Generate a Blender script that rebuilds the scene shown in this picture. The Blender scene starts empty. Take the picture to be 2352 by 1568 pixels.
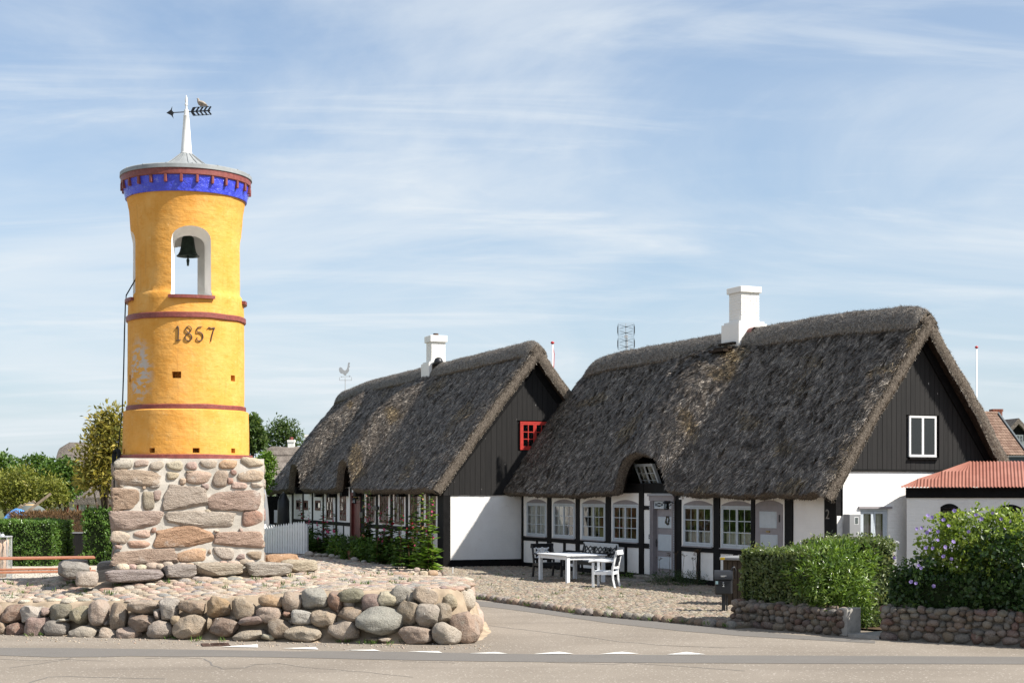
import bpy, math, random
import numpy as np
from mathutils import Vector, Matrix, Euler, noise as mnoise
R = math.radians
random.seed(7)
RNG = np.random.default_rng(11)
C = bpy.context.scene.collection

# ------------------------------------------------------------------ camera, sky, sun, exposure
F, CX, HY, H = 3600.0, 1176.0, 1131.0, 2.35        # measured from the photograph (2352 px wide)
scn = bpy.context.scene
cam_d = bpy.data.cameras.new('camera')
cam = bpy.data.objects.new('camera', cam_d); C.objects.link(cam)
cam.location = (0, 0, H); cam.rotation_euler = (R(90), 0, 0)
cam_d.sensor_width = 36.0; cam_d.lens = F / 2352.0 * 36.0
cam_d.shift_y = (HY - 784.0) / 2352.0
cam_d.clip_end = 6000; cam_d.clip_start = 0.5
scn.camera = cam

SUN_EL = R(45.5)
SUN_H = Vector((0.93, -0.37)).normalized()
SUN = Vector((SUN_H.x * math.cos(SUN_EL), SUN_H.y * math.cos(SUN_EL), math.sin(SUN_EL)))
sd = bpy.data.lights.new('sun', 'SUN'); sd.energy = 4.6; sd.angle = R(0.53); sd.color = (1.0, 0.945, 0.86)
sun = bpy.data.objects.new('sun', sd); C.objects.link(sun)
sun.rotation_euler = (-SUN).to_track_quat('-Z', 'Y').to_euler(); sun.location = (30, -20, 40)

W = bpy.data.worlds.new('World'); scn.world = W; W.use_nodes = True
def build_world():
    nt = W.node_tree; nt.nodes.clear(); N = nt.nodes.new; L = nt.links.new
    out = N('ShaderNodeOutputWorld'); bg = N('ShaderNodeBackground'); L(bg.outputs[0], out.inputs[0])
    sky = N('ShaderNodeTexSky'); sky.sky_type = 'NISHITA'; sky.sun_disc = False
    sky.sun_elevation = SUN_EL; sky.sun_rotation = math.atan2(SUN_H.x, SUN_H.y)
    sky.altitude = 0; sky.air_density = 1.0; sky.dust_density = 0.7; sky.ozone_density = 3.0
    tc = N('ShaderNodeTexCoord'); sep = N('ShaderNodeSeparateXYZ'); L(tc.outputs['Generated'], sep.inputs[0])
    def math_(op, a, b=None):
        m = N('ShaderNodeMath'); m.operation = op
        for i, v in enumerate((a, b)):
            if v is None: continue
            if isinstance(v, (int, float)): m.inputs[i].default_value = v
            else: L(v, m.inputs[i])
        return m.outputs[0]
    zc = math_('MAXIMUM', sep.outputs[2], 0.0)
    zz = math_('ADD', zc, 0.16)
    comb = N('ShaderNodeCombineXYZ'); L(math_('DIVIDE', sep.outputs[0], zz), comb.inputs[0]); L(math_('DIVIDE', sep.outputs[1], zz), comb.inputs[1])
    def cloud(rot, scale, nscale, det, dist, lo, hi, loc):
        mp = N('ShaderNodeMapping'); mp.inputs['Rotation'].default_value = (0, 0, rot); mp.inputs['Scale'].default_value = scale; mp.inputs['Location'].default_value = loc
        L(comb.outputs[0], mp.inputs[0])
        n = N('ShaderNodeTexNoise'); n.inputs['Scale'].default_value = nscale; n.inputs['Detail'].default_value = det; n.inputs['Roughness'].default_value = 0.58; n.inputs['Distortion'].default_value = dist
        L(mp.outputs[0], n.inputs[0])
        mr = N('ShaderNodeMapRange'); mr.interpolation_type = 'SMOOTHSTEP'; mr.inputs[1].default_value = lo; mr.inputs[2].default_value = hi
        L(n.outputs['Fac'], mr.inputs[0]); return mr.outputs[0]
    a = cloud(R(-20), (0.62, 0.95, 1), 0.95, 8, 0.9, 0.36, 0.70, (3.1, 1.7, 0))
    b = cloud(R(-35), (0.5, 1.9, 1), 1.6, 12, 1.8, 0.46, 0.76, (7.4, 2.2, 0))
    c = cloud(R(-12), (0.35, 1.0, 1), 0.9, 4, 0.2, 0.35, 0.75, (1.3, 5.2, 0))
    m1 = math_('ADD', math_('MULTIPLY', a, 0.66), math_('MULTIPLY', b, 0.38))
    m2 = math_('MINIMUM', math_('ADD', m1, math_('MULTIPLY', c, 0.34)), 0.88)
    # tint of the clear air (thin summer haze) and pale horizon
    tint = N('ShaderNodeMixRGB'); tint.blend_type = 'MULTIPLY'; tint.inputs[0].default_value = 1.0; tint.inputs[2].default_value = SKY_TINT
    L(sky.outputs[0], tint.inputs[1])
    hz = N('ShaderNodeMixRGB'); L(math_('ADD', math_('MULTIPLY', math_('POWER', 2.718, math_('MULTIPLY', zc, -5.5)), .72), .12), hz.inputs[0]); L(tint.outputs[0], hz.inputs[1]); hz.inputs[2].default_value = HAZE_COL
    mix = N('ShaderNodeMixRGB'); L(m2, mix.inputs[0]); L(hz.outputs[0], mix.inputs[1]); mix.inputs[2].default_value = CLOUD_COL
    L(mix.outputs[0], bg.inputs[0]); bg.inputs[1].default_value = 0.12
SKY_TINT = (0.66, 0.67, 0.69, 1); CLOUD_COL = (3.6, 3.85, 4.05, 1); HAZE_COL = (2.38, 2.9, 3.36, 1)
build_world()
scn.view_settings.view_transform = 'Standard'; scn.view_settings.look = 'None'
scn.view_settings.gamma = 1.0; scn.view_settings.use_curve_mapping = False
scn.view_settings.exposure = 0.95
scn.render.engine = 'CYCLES'
scn.cycles.max_bounces = 6; scn.cycles.diffuse_bounces = 3; scn.cycles.transparent_max_bounces = 12
scn.cycles.use_adaptive_sampling = False; scn.cycles.sample_clamp_indirect = 3.0
try: scn.cycles.use_denoising = True; scn.cycles.denoising_input_passes = 'RGB_ALBEDO_NORMAL'; scn.cycles.denoising_prefilter = 'NONE'
except Exception: pass

# ------------------------------------------------------------------ helpers: pixels of the survey, tags, meshes
def gp(px, py, z=0.0):
    Y = F * (H - z) / (py - HY); return Vector(((px - CX) / F * Y, Y, z))
def at(px, py, Y):
    return Vector(((px - CX) / F * Y, Y, H - (py - HY) / F * Y))
def crop(ox, oy, sc):
    return lambda x, y: ((ox + x / sc) / 1.7415, (oy + y / sc) / 1.7415)

def tag(o, label=None, cat=None, group=None, kind=None):
    if label: o['label'] = label
    if cat: o['category'] = cat
    if group: o['group'] = group
    if kind: o['kind'] = kind
    return o
def thing(name, label, cat, loc=(0, 0, 0), rz=0.0, group=None, kind=None):
    o = bpy.data.objects.new(name, None); C.objects.link(o); o.location = loc; o.rotation_euler = (0, 0, rz)
    o.empty_display_size = 0.3
    return tag(o, label, cat, group, kind)
def link(name, me, mat=None, parent=None, loc=None, rot=None, scale=None):
    o = bpy.data.objects.new(name, me); C.objects.link(o)
    if mat is not None and len(me.materials) == 0: me.materials.append(mat)
    if parent is not None: o.parent = parent
    if loc is not None: o.location = loc
    if rot is not None: o.rotation_euler = rot
    if scale is not None: o.scale = scale
    return o
def dup_tree(o, parent=None):
    c = o.copy(); C.objects.link(c); c.parent = parent
    for ch in o.children: dup_tree(ch, c)
    return c

class MB:
    def __init__(s): s.v = []; s.f = []
    def add(s, vs, fs):
        b = len(s.v); s.v += [tuple(v) for v in vs]; s.f += [tuple(i + b for i in f) for f in fs]; return s
    def box(s, x0, x1, y0, y1, z0, z1):
        return s.add([(x0,y0,z0),(x1,y0,z0),(x1,y1,z0),(x0,y1,z0),(x0,y0,z1),(x1,y0,z1),(x1,y1,z1),(x0,y1,z1)],
              [(0,3,2,1),(4,5,6,7),(0,1,5,4),(1,2,6,5),(2,3,7,6),(3,0,4,7)])
    def bbox(s, x0, x1, y0, y1, z0, z1, b=0.01):
        """box with chamfered edges"""
        b = min(b, (x1-x0)*.45, (y1-y0)*.45, (z1-z0)*.45)
        xs, ys, zs = (x0,x1), (y0,y1), (z0,z1); vs = []; idx = {}
        for i in (0,1):
            for j in (0,1):
                for k in (0,1):
                    sx, sy, sz = (1-2*i), (1-2*j), (1-2*k)
                    for a, off in enumerate(((0,sy*b,sz*b),(sx*b,0,sz*b),(sx*b,sy*b,0))):
                        idx[(i,j,k,a)] = len(vs); vs.append((xs[i]+off[0], ys[j]+off[1], zs[k]+off[2]))
        g = lambda i,j,k,a: idx[(i,j,k,a)]; fs = []
        for i in (0,1): fs.append([g(i,0,0,0),g(i,1,0,0),g(i,1,1,0),g(i,0,1,0)][::(-1 if i==0 else 1)])
        for j in (0,1): fs.append([g(0,j,0,1),g(0,j,1,1),g(1,j,1,1),g(1,j,0,1)][::(-1 if j==0 else 1)])
        for k in (0,1): fs.append([g(0,0,k,2),g(1,0,k,2),g(1,1,k,2),g(0,1,k,2)][::(-1 if k==0 else 1)])
        for j in (0,1):
            for k in (0,1): fs.append((g(0,j,k,1),g(1,j,k,1),g(1,j,k,2),g(0,j,k,2)))
        for i in (0,1):
            for k in (0,1): fs.append((g(i,0,k,0),g(i,1,k,0),g(i,1,k,2),g(i,0,k,2)))
        for i in (0,1):
            for j in (0,1): fs.append((g(i,j,0,0),g(i,j,1,0),g(i,j,1,1),g(i,j,0,1)))
        for i in (0,1):
            for j in (0,1):
                for k in (0,1): fs.append((g(i,j,k,0),g(i,j,k,1),g(i,j,k,2)))
        return s.add(vs, fs)
    def tube(s, pts, rad, n=8, cap=True):
        pts = [Vector(p) for p in pts]
        if isinstance(rad, (int, float)): rad = [rad] * len(pts)
        b = len(s.v); up = Vector((0.13, 0.21, 1)).normalized()
        for i, p in enumerate(pts):
            d = (pts[min(i+1, len(pts)-1)] - pts[max(i-1, 0)])
            d = d.normalized() if d.length > 1e-9 else Vector((0, 0, 1))
            a = up.cross(d)
            if a.length < 0.1: a = Vector((1, 0, 0)).cross(d)
            a.normalize(); c = d.cross(a)
            for k in range(n):
                t = 2 * math.pi * k / n
                s.v.append(tuple(p + rad[i] * (a * math.cos(t) + c * math.sin(t))))
        for i in range(len(pts) - 1):
            for k in range(n):
                k2 = (k + 1) % n
                s.f.append((b+i*n+k, b+i*n+k2, b+(i+1)*n+k2, b+(i+1)*n+k))
        if cap:
            s.f.append(tuple(b + k for k in range(n))[::-1]); e = b + (len(pts)-1)*n
            s.f.append(tuple(e + k for k in range(n)))
        return s
    def lathe(s, prof, n=32, c=(0, 0, 0), cap=True, jitter=0.0):
        b = len(s.v)
        for i, (r, z) in enumerate(prof):
            for k in range(n):
                t = 2 * math.pi * k / n; rr = r
                if jitter: rr = r * (1 + jitter * mnoise.noise(Vector((math.cos(t)*3, math.sin(t)*3, z*2.2))))
                s.v.append((c[0] + rr*math.cos(t), c[1] + rr*math.sin(t), c[2] + z))
        for i in range(len(prof) - 1):
            for k in range(n):
                k2 = (k + 1) % n
                s.f.append((b+i*n+k, b+i*n+k2, b+(i+1)*n+k2, b+(i+1)*n+k))
        if cap:
            s.f.append(tuple(b + k for k in range(n))[::-1]); e = b + (len(prof)-1)*n
            s.f.append(tuple(e + k for k in range(n)))
        return s
    def prism(s, poly, axis, a0, a1):
        """poly: list of 2-D points; extruded along axis ('x','y','z') from a0 to a1"""
        def P(p, a):
            if axis == 'x': return (a, p[0], p[1])
            if axis == 'y': return (p[0], a, p[1])
            return (p[0], p[1], a)
        n = len(poly); vs = [P(p, a0) for p in poly] + [P(p, a1) for p in poly]
        fs = [tuple(range(n))[::-1], tuple(range(n, 2*n))] + [(i, (i+1) % n, n+(i+1) % n, n+i) for i in range(n)]
        return s.add(vs, fs)
    def bar(s, p0, p1, w, d, up=(0, 0, 1)):
        """rectangular bar from p0 to p1, w across, d along the (roughly) up direction"""
        p0, p1 = Vector(p0), Vector(p1); t = (p1 - p0).normalized(); u = Vector(up)
        a = t.cross(u)
        if a.length < 1e-3: a = t.cross(Vector((1, 0, 0)))
        a.normalize(); c = a.cross(t).normalized()
        vs = []
        for p in (p0, p1):
            for i, j in ((-1,-1),(1,-1),(1,1),(-1,1)): vs.append(p + a*(i*w/2) + c*(j*d/2))
        return s.add(vs, [(0,3,2,1),(4,5,6,7),(0,1,5,4),(1,2,6,5),(2,3,7,6),(3,0,4,7)])
    def build(s, name, mat=None, parent=None, smooth=False, loc=None, rot=None, mats=None, fix=True):
        me = bpy.data.meshes.new(name); me.from_pydata(s.v, [], s.f); me.update()
        if fix and len(s.f) < 60000:
            import bmesh
            bm = bmesh.new(); bm.from_mesh(me); bmesh.ops.recalc_face_normals(bm, faces=bm.faces[:]); bm.to_mesh(me); bm.free()
        if smooth: me.polygons.foreach_set('use_smooth', [True]*len(me.polygons))
        if smooth == 'angle':
            try: me.set_sharp_from_angle(angle=R(35))
            except Exception: pass
        return link(name, me, mat, parent, loc, rot)

def np_mesh(name, co, faces, k, attrs=None, smooth=False):
    """co: (n,3) array, faces: (m,k) array; attrs: {name: (n,) or (n,4) array}"""
    me = bpy.data.meshes.new(name)
    n, m = len(co), len(faces)
    me.vertices.add(n); me.vertices.foreach_set('co', np.ascontiguousarray(co, dtype=np.float32).ravel())
    me.loops.add(m * k); me.loops.foreach_set('vertex_index', np.ascontiguousarray(faces, dtype=np.int32).ravel())
    me.polygons.add(m); me.polygons.foreach_set('loop_start', np.arange(0, m*k, k, dtype=np.int32))
    try: me.polygons.foreach_set('loop_total', np.full(m, k, dtype=np.int32))
    except Exception: pass
    if smooth: me.polygons.foreach_set('use_smooth', np.ones(m, dtype=bool))
    me.update(calc_edges=True)
    for nm, a in (attrs or {}).items():
        a = np.asarray(a, dtype=np.float32)
        if a.ndim == 1:
            at_ = me.attributes.new(nm, 'FLOAT', 'POINT'); at_.data.foreach_set('value', a)
        else:
            at_ = me.attributes.new(nm, 'FLOAT_COLOR', 'POINT'); at_.data.foreach_set('color', a.ravel())
    return me

# ------------------------------------------------------------------ materials
def srgb(r, g, b):
    f = lambda c: ((c/255.0+0.055)/1.055)**2.4 if c > 10.3 else c/255.0/12.92
    return (f(r), f(g), f(b), 1.0)
class NT:
    def __init__(s, name):
        s.m = bpy.data.materials.new(name); s.m.use_nodes = True; s.nt = s.m.node_tree
        s.p = s.nt.nodes['Principled BSDF']; s.out = s.nt.nodes['Material Output']
        g = s.nt.nodes.new('ShaderNodeNewGeometry'); s.pos = g.outputs['Position']
    def n(s, t): return s.nt.nodes.new('ShaderNode' + t)
    def l(s, a, b): s.nt.links.new(a, b)
    def put(s, sock, v):
        if hasattr(v, 'links') or hasattr(v, 'is_output'): s.l(v, sock)
        else: sock.default_value = v
    def mapping(s, scale=(1,1,1), rot=(0,0,0), src=None):
        m = s.n('Mapping'); m.inputs['Scale'].default_value = scale; m.inputs['Rotation'].default_value = rot
        s.l(src or s.pos, m.inputs[0]); return m.outputs[0]
    def noise(s, scale, det=4, rough=.55, vec=None, dist=0.0):
        n = s.n('TexNoise'); n.inputs['Scale'].default_value = scale; n.inputs['Detail'].default_value = det
        n.inputs['Roughness'].default_value = rough; n.inputs['Distortion'].default_value = dist
        s.l(vec or s.pos, n.inputs[0]); return n.outputs['Fac']
    def ramp(s, fac, lo, hi, smooth=True):
        m = s.n('MapRange'); m.interpolation_type = 'SMOOTHSTEP' if smooth else 'LINEAR'
        m.inputs[1].default_value = lo; m.inputs[2].default_value = hi; s.l(fac, m.inputs[0]); return m.outputs[0]
    def mix(s, fac, a, b, mode='MIX'):
        m = s.n('MixRGB'); m.blend_type = mode; s.put(m.inputs[0], fac); s.put(m.inputs[1], a); s.put(m.inputs[2], b); return m.outputs[0]
    def math(s, op, a, b=0.0):
        m = s.n('Math'); m.operation = op; s.put(m.inputs[0], a); s.put(m.inputs[1], b); return m.outputs[0]
    def bump(s, h, strength=.3, dist=.02, prev=None):
        b = s.n('Bump'); b.inputs['Strength'].default_value = strength; b.inputs['Distance'].default_value = dist
        s.l(h, b.inputs['Height'])
        if prev is not None: s.l(prev, b.inputs['Normal'])
        return b.outputs[0]
    def attr(s, name, out='Fac'):
        a = s.n('Attribute'); a.attribute_name = name; return a.outputs[out]
    def done(s, col=None, rough=.8, normal=None, spec=.3, metal=0.0):
        if col is not None: s.put(s.p.inputs['Base Color'], col)
        s.put(s.p.inputs['Roughness'], rough); s.p.inputs['Specular IOR Level'].default_value = spec
        s.p.inputs['Metallic'].default_value = metal
        if normal is not None: s.l(normal, s.p.inputs['Normal'])
        return s.m
def scaled(c, k): return (min(c[0]*k, 1), min(c[1]*k, 1), min(c[2]*k, 1), 1)
def simple(name, col, rough=.7, var=.18, scale=5.0, bump=.25, bscale=60, spec=.3, metal=0.0, dirt=None, dirt_amt=.0):
    s = NT(name)
    n1 = s.noise(scale, 5); c = s.mix(s.ramp(n1, .3, .7), scaled(col, 1-var), scaled(col, 1+var*.6))
    if dirt is not None: c = s.mix(s.math('MULTIPLY', s.ramp(s.noise(scale*2.3, 8, .65), .52, .72), dirt_amt), c, dirt)
    nb = s.noise(bscale, 4)
    return s.done(c, rough, s.bump(nb, bump, .01), spec, metal)
M = {}
def mk_materials():
    # asphalt: warm worn stone chippings, cracks as dark sealed veins
    s = NT('asphalt'); v = s.n('TexVoronoi'); v.inputs['Scale'].default_value = 70; s.l(s.pos, v.inputs[0])
    base = s.mix(s.ramp(s.noise(.35, 5), .35, .68), (.185,.158,.128,1), (.235,.203,.167,1))
    sp = s.mix(s.ramp(s.noise(110, 2), .5, .75), base, (.36,.32,.275,1))
    sp = s.mix(s.ramp(s.noise(60, 2, vec=s.mapping((1,1,1))), .56, .8), sp, (.13,.115,.10,1))
    vv = s.n('TexVoronoi'); vv.feature = 'DISTANCE_TO_EDGE'; vv.inputs['Scale'].default_value = .36
    wv = s.n('Mapping'); s.l(s.mix(.16, s.pos, s.n('TexNoise').outputs['Color'], 'ADD'), wv.inputs[0]); s.l(wv.outputs[0], vv.inputs[0])
    nz = [n for n in s.nt.nodes if n.type == 'TEX_NOISE'][-1]; nz.inputs['Scale'].default_value = 1.6; nz.inputs['Detail'].default_value = 5
    crack = s.math('MULTIPLY', s.math('SUBTRACT', 1.0, s.ramp(vv.outputs['Distance'], .004, .018)), s.ramp(s.noise(.27, 2), .46, .62))
    ch = s.n('TexVoronoi'); ch.inputs['Scale'].default_value = 17; s.l(s.pos, ch.inputs[0]); chm = s.math('MULTIPLY', s.ramp(ch.outputs['Distance'], .30, .16), s.ramp(ch.outputs['Color'], .52, .60))
    sp = s.mix(s.math('MULTIPLY', chm, .75), sp, (.46,.42,.37,1))
    st = s.noise(1.0, 6, .62, s.mapping((.16, 1.5, 1))); sp = s.mix(s.math('MULTIPLY', s.ramp(st, .48, .72), .30), sp, (.13,.112,.095,1))
    sp = s.mix(s.math('MULTIPLY', s.ramp(s.noise(2.6, 5, .7), .60, .74), .22), sp, (.34,.31,.275,1))
    M['asphalt'] = s.done(sp, .9, s.bump(v.outputs['Distance'], .35, .006), .2)
    s = NT('asphalt_patch'); base = s.mix(s.noise(2.0, 4), (.125,.115,.104,1), (.155,.143,.130,1))
    sp = s.mix(s.ramp(s.noise(120, 2), .55, .8), base, (.26,.25,.235,1))
    M['patch'] = s.done(sp, .85, s.bump(s.noise(90, 2), .3, .005), .25)
    M['paint'] = simple('road_paint', (.72,.71,.67,1), .7, .14, 9, .2, 80, .3, 0, (.30,.27,.24,1), .55)
    M['sand'] = simple('sandy_soil', (.36,.285,.205,1), .95, .3, 3, .6, 60, .1)
    M['ground'] = simple('dry_ground', (.115,.125,.05,1), .95, .3, .4, .4, 8, .1)
    M['bedding'] = simple('cobble_bedding', (.34,.27,.20,1), .95, .3, 4, .5, 70, .1, 0, (.12,.13,.05,1), .25)
    M['bedding2'] = simple('terrace_bedding', (.15,.122,.088,1), .95, .3, 4, .5, 70, .1, 0, (.10,.13,.04,1), .45)
    M['gravel'] = simple('gravel_base', (.48,.43,.36,1), .95, .3, 25, .8, 90, .1)
    s = NT('grass_blades'); c = s.mix(s.attr('rnd'), (.035,.07,.012,1), (.10,.17,.03,1)); M['grass'] = s.done(c, .7, None, .2)
    # single stones: colour from the object, grain from noise
    def stone(name, src):
        s = NT(name)
        col = s.n('ObjectInfo').outputs['Color'] if src == 'object' else s.attr('Col', 'Color')
        big = s.mix(s.math('MULTIPLY', s.ramp(s.noise(5, 6, .6), .4, .72), .55), col, s.mix(.75, col, (.27,.25,.22,1)))
        sp = s.mix(s.math('MULTIPLY', s.ramp(s.noise(42, 4, .7), .50, .68), .6), big, s.mix(1.0, big, (.45,.42,.40,1), 'MULTIPLY'))
        sp = s.mix(s.math('MULTIPLY', s.ramp(s.noise(30, 4, .7), .57, .74), .55), sp, s.mix(.7, sp, (.66,.61,.54,1)))
        sp = s.mix(s.math('MULTIPLY', s.ramp(s.noise(7, 8, .75), .60, .66), .5), sp, (.24,.225,.17,1))
        sp = s.mix(s.math('MULTIPLY', s.ramp(s.noise(10, 5, .6), .70, .73), .7), sp, (.60,.59,.54,1))
        nb = s.bump(s.noise(11, 8, .72), .75, .07); nb = s.bump(s.noise(55, 4, .65), .6, .014, nb)
        M[name] = s.done(sp, .88, nb, .28)
    stone('stone', 'object'); stone('stone_col', 'attr')
    s = NT('split_stone'); col = s.n('ObjectInfo').outputs['Color']      # split granite with a rough cloven face
    mp = s.mapping((1, 1, 2.6), (0, R(14), 0))
    big = s.mix(s.math('MULTIPLY', s.ramp(s.noise(6, 6, .62, mp), .38, .7), .6), col, s.mix(1.0, col, (.66,.62,.6,1), 'MULTIPLY'))
    sp = s.mix(s.math('MULTIPLY', s.ramp(s.noise(55, 3, .6), .5, .7), .5), big, s.mix(1.0, big, (.5,.46,.43,1), 'MULTIPLY'))
    sp = s.mix(s.math('MULTIPLY', s.ramp(s.noise(3.1, 6, .6), .58, .74), .55), sp, (.66,.61,.55,1))
    nb = s.bump(s.noise(16, 8, .72, mp), .85, .09); nb = s.bump(s.noise(70, 4, .6), .5, .012, nb)
    M['split'] = s.done(sp, .85, nb, .22)
    M['mortar'] = simple('lime_mortar', (.50,.465,.41,1), .95, .2, 4, .6, 45, .1, 0, (.36,.32,.27,1), .5)
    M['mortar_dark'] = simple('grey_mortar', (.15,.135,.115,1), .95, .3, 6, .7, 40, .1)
    # limewashed yellow masonry
    s = NT('yellow_limewash')
    br = s.n('TexBrick'); br.inputs['Scale'].default_value = 1.0; br.inputs['Mortar Size'].default_value = .006; br.inputs['Mortar Smooth'].default_value = 1.0
    br.inputs['Brick Width'].default_value = .24; br.inputs['Row Height'].default_value = .075
    # cylinder unwrapped: angle * radius, height
    tcx = s.n('SeparateXYZ'); s.l(s.pos, tcx.inputs[0])
    dx = s.math('SUBTRACT', tcx.outputs[0], TX); dy = s.math('SUBTRACT', tcx.outputs[1], TY)
    an = s.math('MULTIPLY', s.math('ARCTAN2', dy, dx), 1.1)
    cv = s.n('CombineXYZ'); s.l(an, cv.inputs[0]); s.l(tcx.outputs[2], cv.inputs[1])
    wob = s.mix(.035, cv.outputs[0], s.n('TexNoise').outputs['Color'], 'ADD'); s.l(wob, br.inputs[0])
    nz = [n for n in s.nt.nodes if n.type == 'TEX_NOISE'][-1]; nz.inputs['Scale'].default_value = 3.0; s.l(s.pos, nz.inputs[0])
    c = s.mix(s.ramp(s.noise(2.4, 6, .62), .3, .72), (.645,.305,.058,1), (.70,.365,.095,1))
    c = s.mix(s.math('MULTIPLY', s.ramp(s.noise(7, 6, .65, s.mapping((1,1,2.6))), .52, .68), .42), c, (.57,.215,.024,1))
    c = s.mix(s.math('MULTIPLY', s.ramp(s.noise(11, 7, .7), .57, .72), .5), c, (.74,.47,.19,1))
    vs = s.math('MULTIPLY', s.ramp(s.noise(3.2, 3, .5, s.mapping((5,5,.35))), .56, .72), .22)
    c = s.mix(vs, c, (.53,.21,.02,1))
    c = s.mix(s.math('MULTIPLY', s.ramp(s.noise(1.5, 7, .7, s.mapping((1,1,.8))), .52, .70), .40), c, (.70,.43,.15,1))
    run = s.math('MULTIPLY', s.ramp(s.noise(4.5, 4, .6, s.mapping((4,4,.12))), .60, .72), .35)
    c = s.mix(run, c, (.40,.19,.06,1))
    # place where the wash has peeled off to grey plaster
    pd = s.n('VectorMath'); pd.operation = 'DISTANCE'; s.l(s.mapping((1,1,.55)), pd.inputs[0]); pd.inputs[1].default_value = PEEL
    pm = s.math('MULTIPLY', s.ramp(pd.outputs['Value'], .42, .16), s.ramp(s.noise(7, 6, .6, s.mapping((.7,.7,1.6))), .47, .53))
    c = s.mix(pm, c, (.50,.45,.40,1))
    hgt = s.math('ADD', s.math('MULTIPLY', s.math('SUBTRACT', 1.0, br.outputs['Fac']), .14), s.math('MULTIPLY', s.noise(5.5, 6, .6, s.mapping((1,1,1.6))), 2.2))
    nb = s.bump(hgt, .30, .03); nb = s.bump(s.noise(80, 3), .2, .006, nb)
    M['yellow'] = s.done(c, .86, nb, .2)
    M['oxide'] = simple('red_brown_paint', (.20,.052,.043,1), .5, .2, 12, .35, 40, .4, 0, (.34,.16,.14,1), .4)
    s = NT('blue_paint'); c = s.mix(s.ramp(s.noise(6, 5), .35, .7), (.035,.05,.52,1), (.06,.085,.70,1))
    c = s.mix(s.math('MULTIPLY', s.ramp(s.noise(11, 9, .75, s.mapping((1,1,1.8))), .56, .64), .55), c, (.27,.31,.72,1))  # pale flecks: flaking paint, spread wider to stand in for a glossy reflection
    M['blue'] = s.done(c, .24, s.bump(s.noise(12, 7, .65), .8, .04), .6)
    M['white_plaster'] = simple('white_reveal', (.78,.76,.72,1), .85, .08, 4, .4, 30, .2)
    M['zinc'] = simple('zinc_sheet', (.25,.265,.27,1), .55, .14, 6, .15, 30, .4, 0, (.22,.23,.22,1), .4)
    M['spire'] = simple('white_painted_metal', (.74,.73,.70,1), .45, .08, 9, .1, 40, .4, 0, (.45,.42,.36,1), .3)
    M['black_iron'] = simple('black_iron', (.012,.013,.016,1), .5, .2, 20, .2, 60, .4)
    M['bronze'] = simple('dark_green_bronze', (.022,.038,.028,1), .42, .35, 18, .15, 50, .5, .2)
    M['bronze_num'] = simple('bronze_brown', (.10,.062,.042,1), .45, .25, 20, .1, 50, .4, .2)
    M['rope'] = simple('dark_rope', (.035,.04,.042,1), .9, .3, 60, .5, 200, .1)
    # houses
    s = NT('white_limewash'); c = s.mix(s.ramp(s.noise(1.4, 6, .6), .3, .75), (.755,.735,.71,1), (.83,.815,.79,1))
    c = s.mix(s.math('MULTIPLY', s.ramp(s.noise(3.5, 8, .72), .55, .78), .38), c, (.56,.52,.45,1))
    br = s.n('TexBrick'); br.inputs['Scale'].default_value = 1.0; br.inputs['Mortar Size'].default_value = .008; br.inputs['Mortar Smooth'].default_value = .8
    br.inputs['Brick Width'].default_value = .25; br.inputs['Row Height'].default_value = .078
    sp_ = s.n('SeparateXYZ'); s.l(s.pos, sp_.inputs[0]); cv = s.n('CombineXYZ'); s.l(s.math('ADD', sp_.outputs[0], sp_.outputs[1]), cv.inputs[0]); s.l(sp_.outputs[2], cv.inputs[1]); s.l(cv.outputs[0], br.inputs[0])
    hgt = s.math('ADD', s.math('MULTIPLY', s.math('SUBTRACT', 1.0, br.outputs['Fac']), .35), s.noise(7, 6, .62))
    M['whitewash'] = s.done(c, .9, s.bump(hgt, .3, .03), .15)
    M['tar'] = simple('black_tarred_timber', (.0065,.0062,.0065,1), .7, .4, 7, .5, 45, .15)
    s = NT('black_boards'); mp = s.mapping((6,6,.5)); n = s.noise(4, 6, .65, mp)
    ob = s.n('ObjectInfo').outputs['Random']
    c = s.mix(s.ramp(n, .3, .75), (.0065,.0062,.0064,1), (.0135,.0125,.0122,1)); c = s.mix(s.math('MULTIPLY', ob, .55), c, (.016,.0148,.0145,1))
    c = s.mix(s.ramp(s.noise(3.2, 2, .5, s.mapping((3,3,1.2))), .765, .775), c, (.30,.29,.28,1))
    M['boards'] = s.done(c, .66, s.bump(s.noise(9, 6, .6, mp), .4, .01), .3)
    M['grey_paint'] = simple('grey_door_paint', (.245,.225,.235,1), .6, .08, 8, .15, 50, .35)
    M['lightblue'] = simple('pale_blue_grey_paint', (.44,.485,.525,1), .5, .06, 8, .1, 50, .4)
    M['white_paint'] = simple('white_gloss_paint', (.76,.765,.76,1), .45, .05, 6, .12, 40, .4)
    M['red_paint'] = simple('red_window_paint', (.42,.030,.022,1), .5, .15, 9, .15, 40, .4)
    M['oxblood'] = simple('oxblood_door_paint', (.115,.020,.018,1), .45, .25, 7, .2, 40, .4)
    M['brown_frame'] = simple('red_brown_window_paint', (.11,.040,.028,1), .5, .2, 9, .2, 40, .35)
    s = NT('window_glass'); tr = s.n('BsdfTransparent'); tr.inputs[0].default_value = (.86,.9,.88,1); gl = s.n('BsdfGlossy'); gl.inputs['Roughness'].default_value = .015
    fr = s.n('Fresnel'); fr.inputs[0].default_value = 1.5; s.l(s.bump(s.noise(2.2, 2), .06, .05), gl.inputs['Normal'])
    f2 = s.math('ADD', s.math('MULTIPLY', fr.outputs[0], 1.15), .05)
    mx = s.n('MixShader'); s.l(f2, mx.inputs[0]); s.l(tr.outputs[0], mx.inputs[1]); s.l(gl.outputs[0], mx.inputs[2]); s.l(mx.outputs[0], s.out.inputs[0]); M['glass'] = s.m
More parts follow.
